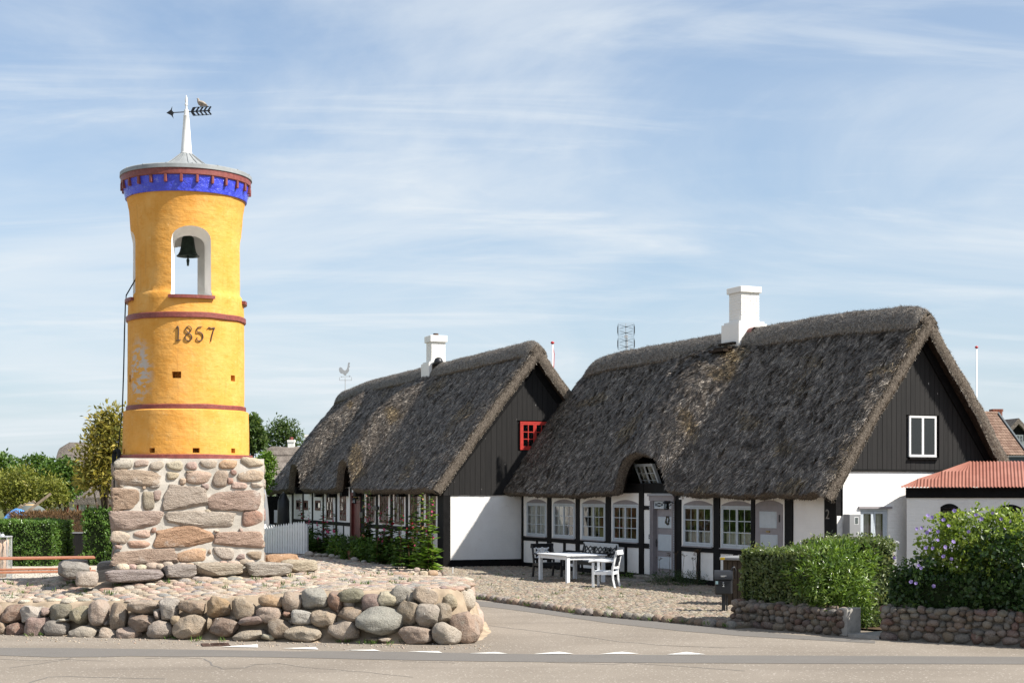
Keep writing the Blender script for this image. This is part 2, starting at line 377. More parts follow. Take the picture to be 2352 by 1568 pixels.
    M['room'] = simple('dark_room', (.10,.085,.07,1), .9, .5, 1.1, .1, 5, .1)
    M['curtain'] = simple('net_curtain', (.66,.64,.60,1), .9, .1, 12, .2, 60, .1)
    s = NT('thatch_body'); at_ = s.noise(2.2, 6, .65)
    c = s.mix(s.ramp(at_, .3, .7), (.052,.041,.032,1), (.115,.093,.073,1)); c = s.mix(s.math('MULTIPLY', s.ramp(s.noise(1.1, 4), .55, .7), .15), c, (.10,.078,.04,1))
    M['thatch'] = s.done(c, .9, s.bump(s.noise(38, 5, .7), 1.0, .05), .2)
    s = NT('thatch_cut_end'); c = s.mix(s.ramp(s.noise(26, 5, .7), .32, .7), (.075,.06,.047,1), (.26,.22,.18,1))
    M['thatch_cut'] = s.done(c, .9, s.bump(s.noise(60, 4, .7), 1.0, .05), .15)
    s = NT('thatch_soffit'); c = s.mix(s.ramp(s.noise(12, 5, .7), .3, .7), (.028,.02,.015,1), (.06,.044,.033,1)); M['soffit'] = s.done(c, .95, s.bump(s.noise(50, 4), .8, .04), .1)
    s = NT('thatch_straw'); c = s.attr('Col', 'Color'); M['straw'] = s.done(c, .42, None, .6)
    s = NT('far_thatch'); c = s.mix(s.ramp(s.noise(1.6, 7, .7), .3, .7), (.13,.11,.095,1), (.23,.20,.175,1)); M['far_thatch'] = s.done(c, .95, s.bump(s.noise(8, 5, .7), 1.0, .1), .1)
    s = NT('white_brick_paint'); c = s.mix(s.ramp(s.noise(26, 6, .7, s.mapping((1,1,2.2))), .70, .73), (.76,.745,.715,1), (.40,.33,.28,1)); M['white_brick'] = s.done(c, .8, s.bump(s.noise(30, 5), .35, .015), .2)
    s = NT('red_brick'); oc = s.n('ObjectInfo').outputs['Random']; c = s.mix(oc, (.19,.065,.045,1), (.28,.11,.07,1)); M['red_brick'] = s.done(c, .9, s.bump(s.noise(40, 4), .4, .01), .15)
    s = NT('red_corrugated'); c = s.mix(s.ramp(s.noise(2.6, 6, .65), .3, .7), (.24,.092,.066,1), (.29,.125,.092,1)); c = s.mix(s.math('MULTIPLY', s.ramp(s.noise(5, 7, .7), .52, .72), .5), c, (.19,.085,.06,1))
    c = s.mix(s.ramp(s.noise(24, 2), .74, .78), c, (.14,.05,.04,1)); M['corrugated'] = s.done(c, .6, s.bump(s.noise(25, 4), .15, .01), .3)
    s = NT('clay_tile'); oc = s.n('ObjectInfo').outputs['Random']; c = s.mix(oc, (.17,.105,.078,1), (.27,.185,.14,1)); c = s.mix(s.math('MULTIPLY', s.ramp(s.noise(7, 5), .55, .72), .5), c, (.11,.08,.065,1)); M['tile'] = s.done(c, .85, s.bump(s.noise(30, 4), .3, .01), .2)
    M['dark_trim'] = simple('dark_blue_grey_trim', (.05,.065,.075,1), .5, .1, 5, .1, 30, .4)
    M['bin_wood'] = simple('shaded_bin_wood', (.060,.046,.034,1), .85, .25, 9, .4, 50, .2)  # bin wood darkened to paint in the shade between mailbox and hedge
    M['wood_grey'] = simple('weathered_wood', (.24,.19,.135,1), .8, .25, 9, .4, 50, .2)
    s = NT('mahogany_plank'); mp = s.mapping((1.2,8,8)); c = s.mix(s.ramp(s.noise(5, 5, .6, mp), .3, .7), (.27,.10,.055,1), (.40,.18,.10,1)); M['plank'] = s.done(c, .55, s.bump(s.noise(12, 4, .6, mp), .2, .008), .35)
    M['steel'] = simple('galvanised_steel', (.40,.41,.42,1), .45, .12, 12, .1, 50, .5, .35)
    M['furn_white'] = simple('white_furniture_paint', (.72,.74,.76,1), .45, .05, 8, .1, 50, .4)
    M['furn_black'] = simple('black_furniture_paint', (.016,.016,.018,1), .4, .2, 9, .1, 50, .4)
    M['box_black'] = simple('black_mailbox_metal', (.014,.015,.018,1), .42, .15, 5, .1, 30, .5)
    M['box_grey'] = simple('grey_cabinet_paint', (.22,.225,.235,1), .5, .08, 4, .1, 30, .4)
    M['box_light'] = simple('light_grey_cabinet_paint', (.22,.225,.23,1), .5, .06, 4, .1, 30, .4)
    M['yellow_label'] = simple('yellow_sticker', (.75,.5,.03,1), .5, .1, 20, .05, 50)
    M['blue_label'] = simple('pale_cyan_sticker', (.5,.72,.74,1), .5, .1, 20, .05, 50)
    M['number'] = simple('pale_lettering', (.70,.70,.68,1), .6, .08, 20, .05, 50)
    M['number_dim'] = simple('faded_house_number', (.22,.205,.19,1), .7, .2, 20, .1, 50)
    M['concrete'] = simple('concrete', (.33,.31,.28,1), .92, .2, 5, .5, 50, .15, 0, (.16,.14,.12,1), .4)
    M['step'] = simple('old_stone_step', (.22,.20,.175,1), .9, .3, 5, .6, 40, .15)
    M['pot'] = simple('terracotta_pot', (.22,.12,.08,1), .9, .3, 8, .4, 50, .15)
    M['bark'] = simple('bark', (.10,.078,.058,1), .95, .35, 9, .9, 30, .1)
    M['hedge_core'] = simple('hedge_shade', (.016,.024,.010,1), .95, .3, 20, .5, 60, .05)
    M['brown_twig'] = simple('brown_twig', (.11,.075,.045,1), .95, .35, 20, .5, 60, .1)
    M['paper'] = simple('paper_notice', (.74,.75,.78,1), .8, .05, 10, .1, 60)
    M['bag'] = simple('pinkish_refuse_bag', (.52,.37,.27,1), .75, .2, 6, .6, 14, .3)
    M['wire'] = simple('galvanised_wire', (.42,.44,.43,1), .5, .1, 20, .1, 50, .4, .2)
    M['tarp'] = None
    s = NT('striped_tarpaulin'); w = s.n('TexWave'); w.inputs['Scale'].default_value = .9; w.bands_direction = 'Z'; w.inputs['Distortion'].default_value = .4; s.l(s.pos, w.inputs[0])
    c = s.mix(s.ramp(w.outputs['Fac'], .93, .97), (.125,.14,.13,1), (.42,.29,.14,1)); M['tarp'] = s.done(c, .55, s.bump(s.noise(3, 4), .5, .05), .3)
    M['blue_tarp'] = simple('blue_tarpaulin', (.07,.26,.62,1), .5, .2, 4, .8, 9, .3)
    M['feather'] = simple('grey_brown_feathers', (.30,.26,.22,1), .85, .4, 20, .4, 60, .15)
    M['red_knob'] = simple('red_gloss', (.45,.02,.025,1), .35, .1, 10, .05, 40, .5)
    M['flag_white'] = simple('white_flagpole', (.75,.75,.76,1), .4, .05, 8, .05, 40, .4)
    M['red_trim'] = simple('red_half_timber', (.36,.03,.035,1), .6, .15, 6, .2, 40, .3)
    M['brass'] = simple('brass', (.35,.25,.09,1), .4, .2, 20, .1, 50, .5, .5)
    # foliage
    def leaf(name, a, b, c=None, rough=.45, spec=.35, trans=.42):
        s = NT(name); r = s.attr('rnd')
        col = s.mix(s.ramp(r, 0, .7, False), a, b)
        if c is not None: col = s.mix(s.ramp(r, .72, 1.0, False), col, c)
        s.done(col, rough, None, spec)
        tl = s.n('BsdfTranslucent'); s.put(tl.inputs[0], s.mix(1.0, col, (1.0,1.0,.55,1), 'MULTIPLY')); mx = s.n('MixShader'); mx.inputs[0].default_value = trans
        s.l(s.p.outputs[0], mx.inputs[1]); s.l(tl.outputs[0], mx.inputs[2]); s.l(mx.outputs[0], s.out.inputs[0]); M[name] = s.m
    leaf('leaf_dark', (.03,.07,.016,1), (.075,.15,.035,1), (.12,.20,.05,1))
    leaf('leaf_green', (.055,.11,.022,1), (.125,.215,.045,1), (.21,.30,.075,1))
    leaf('leaf_olive', (.13,.155,.028,1), (.27,.285,.06,1), (.38,.35,.095,1))
    leaf('leaf_magnolia', (.10,.115,.028,1), (.36,.31,.065,1), (.58,.45,.13,1), .4)
    leaf('leaf_hedge', (.055,.12,.022,1), (.14,.25,.05,1), (.24,.34,.09,1), .32, .5)
    leaf('leaf_brown', (.08,.052,.028,1), (.20,.12,.062,1), (.30,.19,.10,1), .8, .1, .2)
    leaf('leaf_laurel', (.07,.13,.02,1), (.18,.28,.055,1), (.34,.42,.13,1), .25, .6, .42)
    leaf('leaf_privet', (.075,.11,.04,1), (.185,.235,.09,1), (.34,.35,.17,1), .32, .5)
    leaf('leaf_hibiscus', (.09,.15,.025,1), (.25,.34,.06,1), (.42,.47,.12,1), .36, .45, .48)
    leaf('leaf_ivy', (.02,.048,.015,1), (.055,.105,.03,1), (.10,.16,.05,1), .32, .45)
    leaf('leaf_hollyhock', (.03,.07,.014,1), (.085,.16,.028,1), (.20,.28,.055,1), .6, .2, .35)
    leaf('leaf_tree', (.045,.085,.022,1), (.10,.155,.045,1), (.16,.21,.075,1), .5)
    leaf('leaf_bright', (.06,.13,.018,1), (.15,.26,.04,1), (.26,.37,.08,1), .45)
    leaf('leaf_dry', (.08,.06,.04,1), (.14,.11,.07,1), None, .8, .1, .2)
    def petal(name, c):
        s = NT(name); s.done(c, .6, None, .2); tl = s.n('BsdfTranslucent'); tl.inputs[0].default_value = c; mx = s.n('MixShader'); mx.inputs[0].default_value = .35
        s.l(s.p.outputs[0], mx.inputs[1]); s.l(tl.outputs[0], mx.inputs[2]); s.l(mx.outputs[0], s.out.inputs[0]); M[name] = s.m
    petal('petal_purple', (.30,.23,.50,1)); petal('petal_pink', (.58,.09,.20,1)); petal('petal_red', (.28,.010,.025,1)); petal('petal_peach', (.72,.36,.26,1)); petal('petal_rose', (.62,.17,.30,1))
TX, TY = (428 - CX) / F * 29.4, 29.4                  # axis of the bell tower
TPHI = R(17.0)                                       # the way its front faces, from -Y towards +X
def tower_pt(az_deg, r, z):
    """az measured from the tower's front, positive to the viewer's right"""
    a = TPHI + R(az_deg); return Vector((TX + r*math.sin(a), TY - r*math.cos(a), z))
_pp = tower_pt(-57, 1.1, 4.55); PEEL = (_pp.x, _pp.y, _pp.z * .55)
mk_materials()
# ------------------------------------------------------------------ generators: stones, leaves, straw
import bmesh
_ICO = {}
def ico(sub):
    if sub not in _ICO:
        bm = bmesh.new(); bmesh.ops.create_icosphere(bm, subdivisions=sub, radius=1.0)
        bm.verts.ensure_lookup_table()
        _ICO[sub] = (np.array([v.co[:] for v in bm.verts]), np.array([[v.index for v in f.verts] for f in bm.faces])); bm.free()
    return _ICO[sub]
def rock_co(sub, half, seed, p=2.6, rough=.10, facets=5, fmin=.72, cleft=0.0, skew=0.0):
    """vertices of one stone: superellipsoid, a few flat facets, noise"""
    v, f = ico(sub); rr = random.Random(seed)
    r = (np.abs(v)**p).sum(1)**(-1.0/p)
    co = v * r[:, None]
    for _ in range(facets):
        n = np.array([rr.gauss(0,1), rr.gauss(0,1), rr.gauss(0,1)]); n /= np.linalg.norm(n)
        d = rr.uniform(fmin, 1.0); dot = co @ n; over = np.maximum(dot - d, 0); co = co - np.outer(over * .85, n)
    off = Vector((rr.uniform(0,50), rr.uniform(0,50), rr.uniform(0,50)))
    if skew:                                              # slanted, uneven outline
        a, b, c_, d = (rr.uniform(-1,1)*skew for _ in range(4)); x, z = co[:,0].copy(), co[:,2].copy()
        co[:,2] = z*(1 + a*x) + b*x*.8; co[:,0] = x*(1 + c_*z) + d*z*.5*half[2]/half[0]
        co[:,2] += skew*.5*np.array([mnoise.noise(Vector((q*2.6, 3, 0)) + off) for q in x]); co[:,0] += skew*.35*np.array([mnoise.noise(Vector((q*2.6, 9, 0)) + off) for q in z])
    if rough:
        k = np.array([mnoise.noise(Vector(c)*1.3 + off)*.75 + mnoise.noise(Vector(c)*3.1 + off)*.35 for c in co])
        co = co * (1 + rough * k)[:, None]
    if cleft:                                             # cloven, scaly face of split granite
        h = np.array(half); mn = h.min()
        k = np.array([abs(mnoise.noise(Vector((c[0]*h[0]*9 + c[2]*h[2]*5, c[1]*h[1]*6, c[2]*h[2]*15 - c[0]*h[0]*3)) + off)) + .5*mnoise.noise(Vector(c*h)*26 + off) for c in co])
        co = co * (1 + cleft*(k - .25)[:,None]*np.array((.35,1.6,.35)))
    co = co - (co.max(0)+co.min(0))/2; co = co/np.abs(co).max(0)
    return co * np.array(half), f
def rock(name, half, seed, mat, parent, loc, rot=(0,0,0), col=(.3,.27,.24), sub=3, crisp=False, **kw):
    co, f = rock_co(sub, half, seed, **kw)
    me = np_mesh(name, co, f, 3, smooth=True)
    if crisp: me.set_sharp_from_angle(angle=R(24))
    o = link(name, me, mat, parent, loc, rot); o.color = (*col[:3], 1.0); return o

def leaf_mesh(name, P, A, L, Wd, rnd, N=None, fold=.25):
    """one diamond-shaped, slightly folded leaf per row: P base, A axis, N rough normal"""
    P = np.asarray(P); A = np.asarray(A); n = len(P)
    A = A / np.maximum(np.linalg.norm(A, axis=1, keepdims=True), 1e-6)
    if N is None: N = RNG.normal(size=(n, 3))
    B = np.cross(A, N); B /= np.maximum(np.linalg.norm(B, axis=1, keepdims=True), 1e-6); Nn = np.cross(B, A)
    L = np.broadcast_to(L, (n,))[:, None]; Wd = np.broadcast_to(Wd, (n,))[:, None]
    mid = P + A * L * .45
    co = np.stack([P, mid + B*Wd*.5 + Nn*Wd*fold*.5, P + A*L - Nn*L*.08, mid - B*Wd*.5 + Nn*Wd*fold*.5], 1).reshape(-1, 3)
    base = np.arange(n)[:, None] * 4
    faces = np.concatenate([base + [0,1,2], base + [0,2,3]], 1).reshape(-1, 3)
    return np_mesh(name, co, faces, 3, {'rnd': np.repeat(rnd, 4)})

def unit(n):
    d = RNG.normal(size=(n, 3)); return d / np.linalg.norm(d, axis=1, keepdims=True)

def crown(name, mat, parent, blobs, n, size, aspect=.5, sprig=6, spread=.16, droop=.0, hollow=.62, seed=0):
    """leaves in sprigs spread through the outer volume of several blobs (cx,cy,cz,rx,ry,rz)"""
    global RNG
    keep = RNG; RNG = np.random.default_rng(seed + 100)
    b = np.array(blobs, dtype=float); vol = (b[:,3]*b[:,4]*b[:,5])**(2/3); w = vol/vol.sum()
    ns = max(1, n // sprig); k = RNG.choice(len(b), ns, p=w)
    d = unit(ns); rad = hollow + (1.06-hollow) * RNG.random(ns)**.55
    rad *= 1 + .16*np.array([mnoise.noise(Vector(x)*2.3 + Vector((int(j)*3.1, seed, 0))) for x, j in zip(d, k)])
    S = b[k,:3] + d * rad[:,None] * b[k,3:6]
    out = d * 1.0 + RNG.normal(size=(ns,3))*.45 + np.array([0,0,.25-droop]); out /= np.linalg.norm(out, axis=1, keepdims=True)
    P = np.repeat(S, sprig, 0) + RNG.normal(size=(ns*sprig,3))*spread*.5
    A = np.repeat(out, sprig, 0) + RNG.normal(size=(ns*sprig,3))*.75
    N = np.repeat(out, sprig, 0)*.5 + RNG.normal(size=(ns*sprig,3))*.6 + np.array([0,0,.6])
    m = len(P); tone = np.repeat(np.clip(RNG.normal(.45,.2,ns),0,1), sprig)
    rnd = np.clip(tone + RNG.normal(0,.16,m), 0, 1)
    L = size * RNG.uniform(.7, 1.3, m)
    me = leaf_mesh(name, P, A, L, L*aspect, rnd, N)
    RNG = keep
    return link(name, me, mat, parent)

def hedge(name, mat, parent, x0, x1, y0, y1, z0, z1, n, size, aspect=.55, rough=.05, seed=0, core=None, bottom=.0, up=.5):
    """leaves over the faces of a clipped block (local coordinates of parent), a dark twiggy core inside"""
    rg = np.random.default_rng(seed+5)
    a = np.array([(x1-x0)*(z1-z0), (x1-x0)*(z1-z0), (y1-y0)*(z1-z0), (y1-y0)*(z1-z0), (x1-x0)*(y1-y0)]); k = rg.choice(5, n, p=a/a.sum())
    u, v = rg.random(n), rg.random(n)
    X = x0 + (x1-x0)*u; Y = y0 + (y1-y0)*np.where(k==4, v, u); Z = z0 + (z1-z0)*v
    X = np.where(k==2, x0, np.where(k==3, x1, X)); Y = np.where(k==0, y0, np.where(k==1, y1, Y)); Z = np.where(k==4, z1, Z)
    Nn = np.array([(0,-1,0),(0,1,0),(-1,0,0),(1,0,0),(0,0,1)], float)[k]
    P = np.stack([X,Y,Z],1)
    off = np.array([mnoise.noise(Vector(p)*1.7+Vector((seed,0,0)))*1.3 + mnoise.noise(Vector(p)*6+Vector((seed,0,0))) for p in P])
    P += Nn * (off*rough)[:,None] - Nn * (rg.random(n)**2*rough*1.6)[:,None] + rg.normal(size=(n,3))*size*.25
    A = Nn*.55 + rg.normal(size=(n,3))*.7 + np.array([0,0,up]); N = Nn + rg.normal(size=(n,3))*.55 + np.array([0,0,.3])
    rnd = np.clip(rg.normal(.45,.22,n) + off*.12, 0, 1); L = size*rg.uniform(.65,1.3,n)
    o = link(name, leaf_mesh(name, P, A, L, L*aspect, rnd, N), mat, parent)
    c = max(size*.35, .03)
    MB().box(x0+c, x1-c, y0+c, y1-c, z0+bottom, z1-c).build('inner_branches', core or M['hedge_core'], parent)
    return o

def tree_trunk(parent, h, r, tips, seed=0, name='trunk'):
    rr = random.Random(seed); mb = MB()
    pts = [(rr.uniform(-.04,.04)*i, rr.uniform(-.04,.04)*i, h*i/4) for i in range(5)]
    mb.tube(pts, [r*(1-.16*i) for i in range(5)], 9)
    for t in tips:
        s = Vector(pts[rr.choice((2,3,4))]); t = Vector(t); m = (s+t)/2 + Vector((rr.uniform(-.1,.1), rr.uniform(-.1,.1), .12))
        mb.tube([s, m, t], [r*.45, r*.3, r*.08], 6)
    return mb.build(name, M['bark'], parent, smooth=True)

def straw_mesh(name, P, D, N, L, Wd, lift, col):
    """thin three-cornered straws lying down-slope: P root, D direction, N slope normal"""
    n = len(P); D = D/np.linalg.norm(D, axis=1, keepdims=True)
    T = D + N*lift[:,None]; T /= np.linalg.norm(T, axis=1, keepdims=True); B = np.cross(D, N); B /= np.linalg.norm(B, axis=1, keepdims=True)
    tw = RNG.uniform(-.5,.5,n)[:,None]; Bt = B + N*tw
    co = np.stack([P - Bt*Wd[:,None]*.5, P + Bt*Wd[:,None]*.5, P + T*L[:,None]], 1).reshape(-1,3)
    return np_mesh(name, co, np.arange(3*n).reshape(-1,3), 3, {'Col': np.repeat(np.concatenate([col, np.ones((n,1))],1), 3, 0)})

def glyph(text, size, depth, name, mat, parent, loc, rot):
    cu = bpy.data.curves.new('glyph_src', 'FONT'); cu.body = text; cu.size = size; cu.extrude = depth; cu.align_x = 'CENTER'
    t = bpy.data.objects.new('glyph_src', cu); C.objects.link(t); bpy.context.view_layer.update()
    me = bpy.data.meshes.new_from_object(t.evaluated_get(bpy.context.evaluated_depsgraph_get())); bpy.data.objects.remove(t)
    me.name = name; me.materials.clear()
    return link(name, me, mat, parent, loc, rot)
# ------------------------------------------------------------------ survey planes
def tmat(t): return Matrix.Translation(t.location) @ Matrix.Rotation(t.rotation_euler[2], 4, 'Z') @ Matrix.Diagonal((*t.scale, 1))
def wpar(o, t):
    """parent o (built in world coordinates) to the thing t without moving it"""
    o.parent = t; o.matrix_parent_inverse = tmat(t).inverted(); return o
def plane_hit(px, py, org, nrm):
    d = Vector(((px-CX)/F, 1.0, -(py-HY)/F)); o = Vector((0, 0, H)); org = Vector(org); nrm = Vector(nrm)
    return o + d * ((org - o).dot(nrm) / d.dot(nrm))
def smooth01(t):
    t = min(max(t, 0.0), 1.0); return t*t*(3-2*t)
def zm(x, y):
    """height of the cobbled mound and of the yard behind it"""
    q = y - 29.8 + max(0.0, (x+5)*.5); t = smooth01(q/9.0)
    e = float(np.interp(x, (-8.6,-6.6,-5.5,-4.45,-3.1,-1.7), (.47,.535,.59,.635,.775,.82))) + .055*min(max(y-26.0, 0), 3.5)*(1-smooth01((x+6)/4.5))
    return .03 + (e - .03 + .42*math.exp(-((x-TX)**2 + (y-TY)**2)/4.0))*(1-t)

PAL = {'tan':(.45,.335,.235),'beige':(.47,.39,.30),'grey':(.46,.415,.355),'dgrey':(.30,.285,.265),'pink':(.47,.325,.27),'red':(.34,.17,.125),'brown':(.30,.215,.15),
       'orange':(.52,.315,.17),'pgrey':(.49,.385,.32),'lgrey':(.48,.46,.43),'mauve':(.29,.20,.19),'olive':(.27,.24,.165),'yellow':(.48,.40,.27),'rust':(.40,.25,.16),'cream':(.56,.49,.38)}
PAL = {k: tuple(v*.66 + m*.34 for v, m in zip(c, (.40,.325,.26))) for k, c in PAL.items()}
def jit(c, k=.10, rr=random):
    f = 1 + rr.uniform(-k, k); return tuple(min(1, v*f*(1+rr.uniform(-.04,.04))) for v in c)

# ------------------------------------------------------------------ the bell tower
TF = Vector((math.sin(TPHI), -math.cos(TPHI), 0))        # its front
TRt = Vector((math.cos(TPHI), math.sin(TPHI), 0))        # its right
TBASE = .80
tower = thing('bell_tower', 'yellow limewashed round bell tower dated 1857 on a square boulder base', 'bell tower', (TX, TY, TBASE), TPHI)
tower.scale = (.965, .965, 1)
HB = 1.275                                                # half width of the masonry block
def block_core():
    mb = MB(); n = 14; m = 12; z0, z1 = .35 - TBASE, 2.965 - TBASE
    for side in range(4):
        a = side * math.pi/2; ca, sa = math.cos(a), math.sin(a); vs = []; fs = []
        for j in range(m+1):
            for i in range(n+1):
                u = (i/n*2-1)*HB/.965; z = z0 + (z1-z0)*j/m
                d = HB/.965 + (0 if i in (0, n) else .022*mnoise.noise(Vector((u*2.2 + side*9, z*2.2, 3))))
                vs.append((u*ca + d*sa, u*sa - d*ca, z))
        for j in range(m):
            for i in range(n): fs.append((j*(n+1)+i, j*(n+1)+i+1, (j+1)*(n+1)+i+1, (j+1)*(n+1)+i))
        mb.add(vs, fs)
    hb = HB/.965; mb.add([(-hb,-hb,z1),(hb,-hb,z1),(hb,hb,z1),(-hb,hb,z1)], [(0,1,2,3)])
    return mb.build('mortar', M['mortar'], tower)
block_core()
c3 = crop(380, 1750, 2.412)
STONES = [(185,210,365,300,'grey'),(375,213,517,282,'pgrey'),(528,218,662,312,'beige'),(690,220,847,314,'beige'),(873,235,982,308,'pink'),(1013,216,1177,294,'beige'),(1195,207,1372,300,'orange'),(1403,190,1622,287,'yellow'),
 (188,308,648,468,'tan'),(690,333,808,404,'yellow'),(868,316,957,348,'brown'),(882,316,1118,448,'tan'),(1138,310,1284,474,'brown'),(1305,308,1367,358,'red'),(1378,305,1622,418,'yellow'),(1278,385,1334,452,'red'),(1318,428,1464,492,'pink'),(1505,435,1618,482,'cream'),(816,393,878,458,'tan'),(1028,440,1098,500,'mauve'),
 (160,485,424,698,'tan'),(458,520,578,694,'olive'),(553,508,642,604,'mauve'),(655,455,1090,694,'pgrey'),(1080,503,1612,702,'pink'),(524,448,628,484,'dgrey'),(455,465,490,495,'tan'),
 (148,702,660,894,'pgrey'),(696,690,1370,884,'grey'),(1422,698,1616,858,'red'),(1050,690,1120,730,'beige'),
 (150,893,334,1020,'beige'),(372,888,545,968,'pink'),(540,863,592,918,'red'),(580,848,1130,1054,'orange'),(1155,903,1628,1064,'pink'),(318,988,550,1068,'rust'),(190,1033,264,1072,'pink'),(1145,888,1200,915,'cream'),(1390,872,1425,908,'pink'),(780,1030,870,1050,'brown'),(580,1005,612,1040,'tan'),
 (160,1072,790,1244,'tan'),(795,1068,1064,1204,'orange'),(1140,1052,1340,1176,'grey'),(1456,1088,1606,1174,'brown'),(1362,1118,1444,1172,'mauve'),(1090,1075,1122,1120,'pgrey'),(415,1235,470,1262,'tan')]
fo = Vector((TX, TY, 0)) + TF*HB
for k, (x0, y0, x1, y1, cn) in enumerate(STONES):
    p = plane_hit(*c3((x0+x1)/2, (y0+y1)/2), fo, TF); a = plane_hit(*c3(x0, y1), fo, TF); b = plane_hit(*c3(x1, y0), fo, TF)
    hw = (b-a).dot(TRt)/2*1.03; hh = (b.z-a.z)/2*1.03; big = hw*hh > .035
    hd = .085 if not big else .12
    o = rock('stone', (hw*1.04, hd, hh*1.05), 300+k, M['split'] if big else M['stone'], None, p - TF*(hd*.45), (random.uniform(-.03,.03), random.uniform(-.05,.05), TPHI), jit(PAL[cn], .08), 4 if big else 3, p=9 if big else 5, rough=.10, facets=6, fmin=1.15 if big else .86, cleft=.11 if big else .06, skew=.16 if big else .12, crisp=big)
    wpar(o, tower)
rr = random.Random(5)
for side in (1, 2, 3):                                    # the three faces turned away
    a = TPHI + side*math.pi/2; nf = Vector((math.sin(a), -math.cos(a), 0)); tf = Vector((math.cos(a), math.sin(a), 0)); z = .98
    while z < 2.85:
        hgt = min(rr.uniform(.2, .42), 2.96 - z); u = -HB - .01
        while u < HB - .05:
            w = min(rr.uniform(.3, .85), HB + .02 - u)
            if w > .12 and hgt > .1:
                hd = .10
                o = rock('stone', (w/2*.95, hd, hgt/2*.93), rr.randrange(9999), M['split'], None, Vector((TX,TY,0)) + nf*(HB - hd*.55) + tf*(u+w/2) + Vector((0,0,z+hgt/2)), (0, rr.uniform(-.05,.05), a), jit(PAL[rr.choice(['tan','pink','grey','beige','orange','pgrey'])]), 3, p=5, rough=.08, facets=6, fmin=.92, cleft=.06)
                wpar(o, tower)
            u += w
        z += hgt
# long step stones round the foot
c4 = crop(0, 2150, 2.138)
tf2 = Vector((TX, TY, 0)) + TF*(HB + .62)
foot = thing('foundation_kerb', 'ring of long cut granite blocks round the foot of the yellow bell tower', 'stone kerb', (TX, TY, .78), TPHI)
for k, (x0, y0, x1, y1, cn, dep) in enumerate([(90,1272,668,1405,'dgrey',0),(668,1224,988,1368,'dgrey',.02),(972,1205,1440,1348,'beige',.05),(1470,1198,1925,1338,'grey',.03)]):
    p = plane_hit(*c3((x0+x1)/2, (y0+y1)/2), tf2, TF); a = plane_hit(*c3(x0, y1), tf2, TF); b = plane_hit(*c3(x1, y0), tf2, TF)
    o = rock('stone_block', ((b-a).dot(TRt)/2*1.0, .30, (b.z-a.z)/2*1.02), 40+k, M['split'], None, p - TF*.24, (0, random.uniform(-.03,.03), TPHI + random.uniform(-.04,.04)), jit(PAL[cn], .05), 4, p=9.0, rough=.06, facets=6, fmin=1.15, cleft=.035, skew=.10, crisp=True); wpar(o, foot)
for (u, d, z, hw, hd, hh, cn) in ((-1.86,-1.86,.86,.19,.20,.14,'grey'),(-2.05,-1.0,.98,.27,.42,.15,'dgrey'),(-2.05,0,.97,.26,.5,.15,'dgrey'),(-2.0,1.1,.95,.26,.5,.14,'grey'),(1.95,-1.0,.99,.34,.30,.13,'beige'),(1.72,-.45,1.08,.32,.36,.12,'orange'),(1.98,.45,.99,.28,.4,.12,'pgrey'),(-1.0,2.0,.9,.55,.28,.13,'grey'),(.4,2.0,.9,.6,.28,.13,'pink')):
    o = rock('stone_block', (hw, hd, hh), int(u*100+d*10)+900, M['split'], foot, (u, d, z-.78), (0, random.uniform(-.06,.06), random.uniform(-.1,.1)), jit(PAL[cn], .06), 4, p=5, rough=.07, facets=7, fmin=1.05, cleft=.03, skew=.12, crisp=True)
for k in range(16):
    u = -1.2 + 2.4*k/15 + random.uniform(-.05,.05)
    o = rock('stone', (random.uniform(.06,.13), .12, .07), 1200+k, M['stone'], foot, (u, -HB-.17, 1.02-.78 + .05*(u+1.2)/2.4 + random.uniform(-.02,.03)), (0,0,random.uniform(-1,1)), jit(PAL[random.choice(['beige','pink','tan','cream'])]), 2)

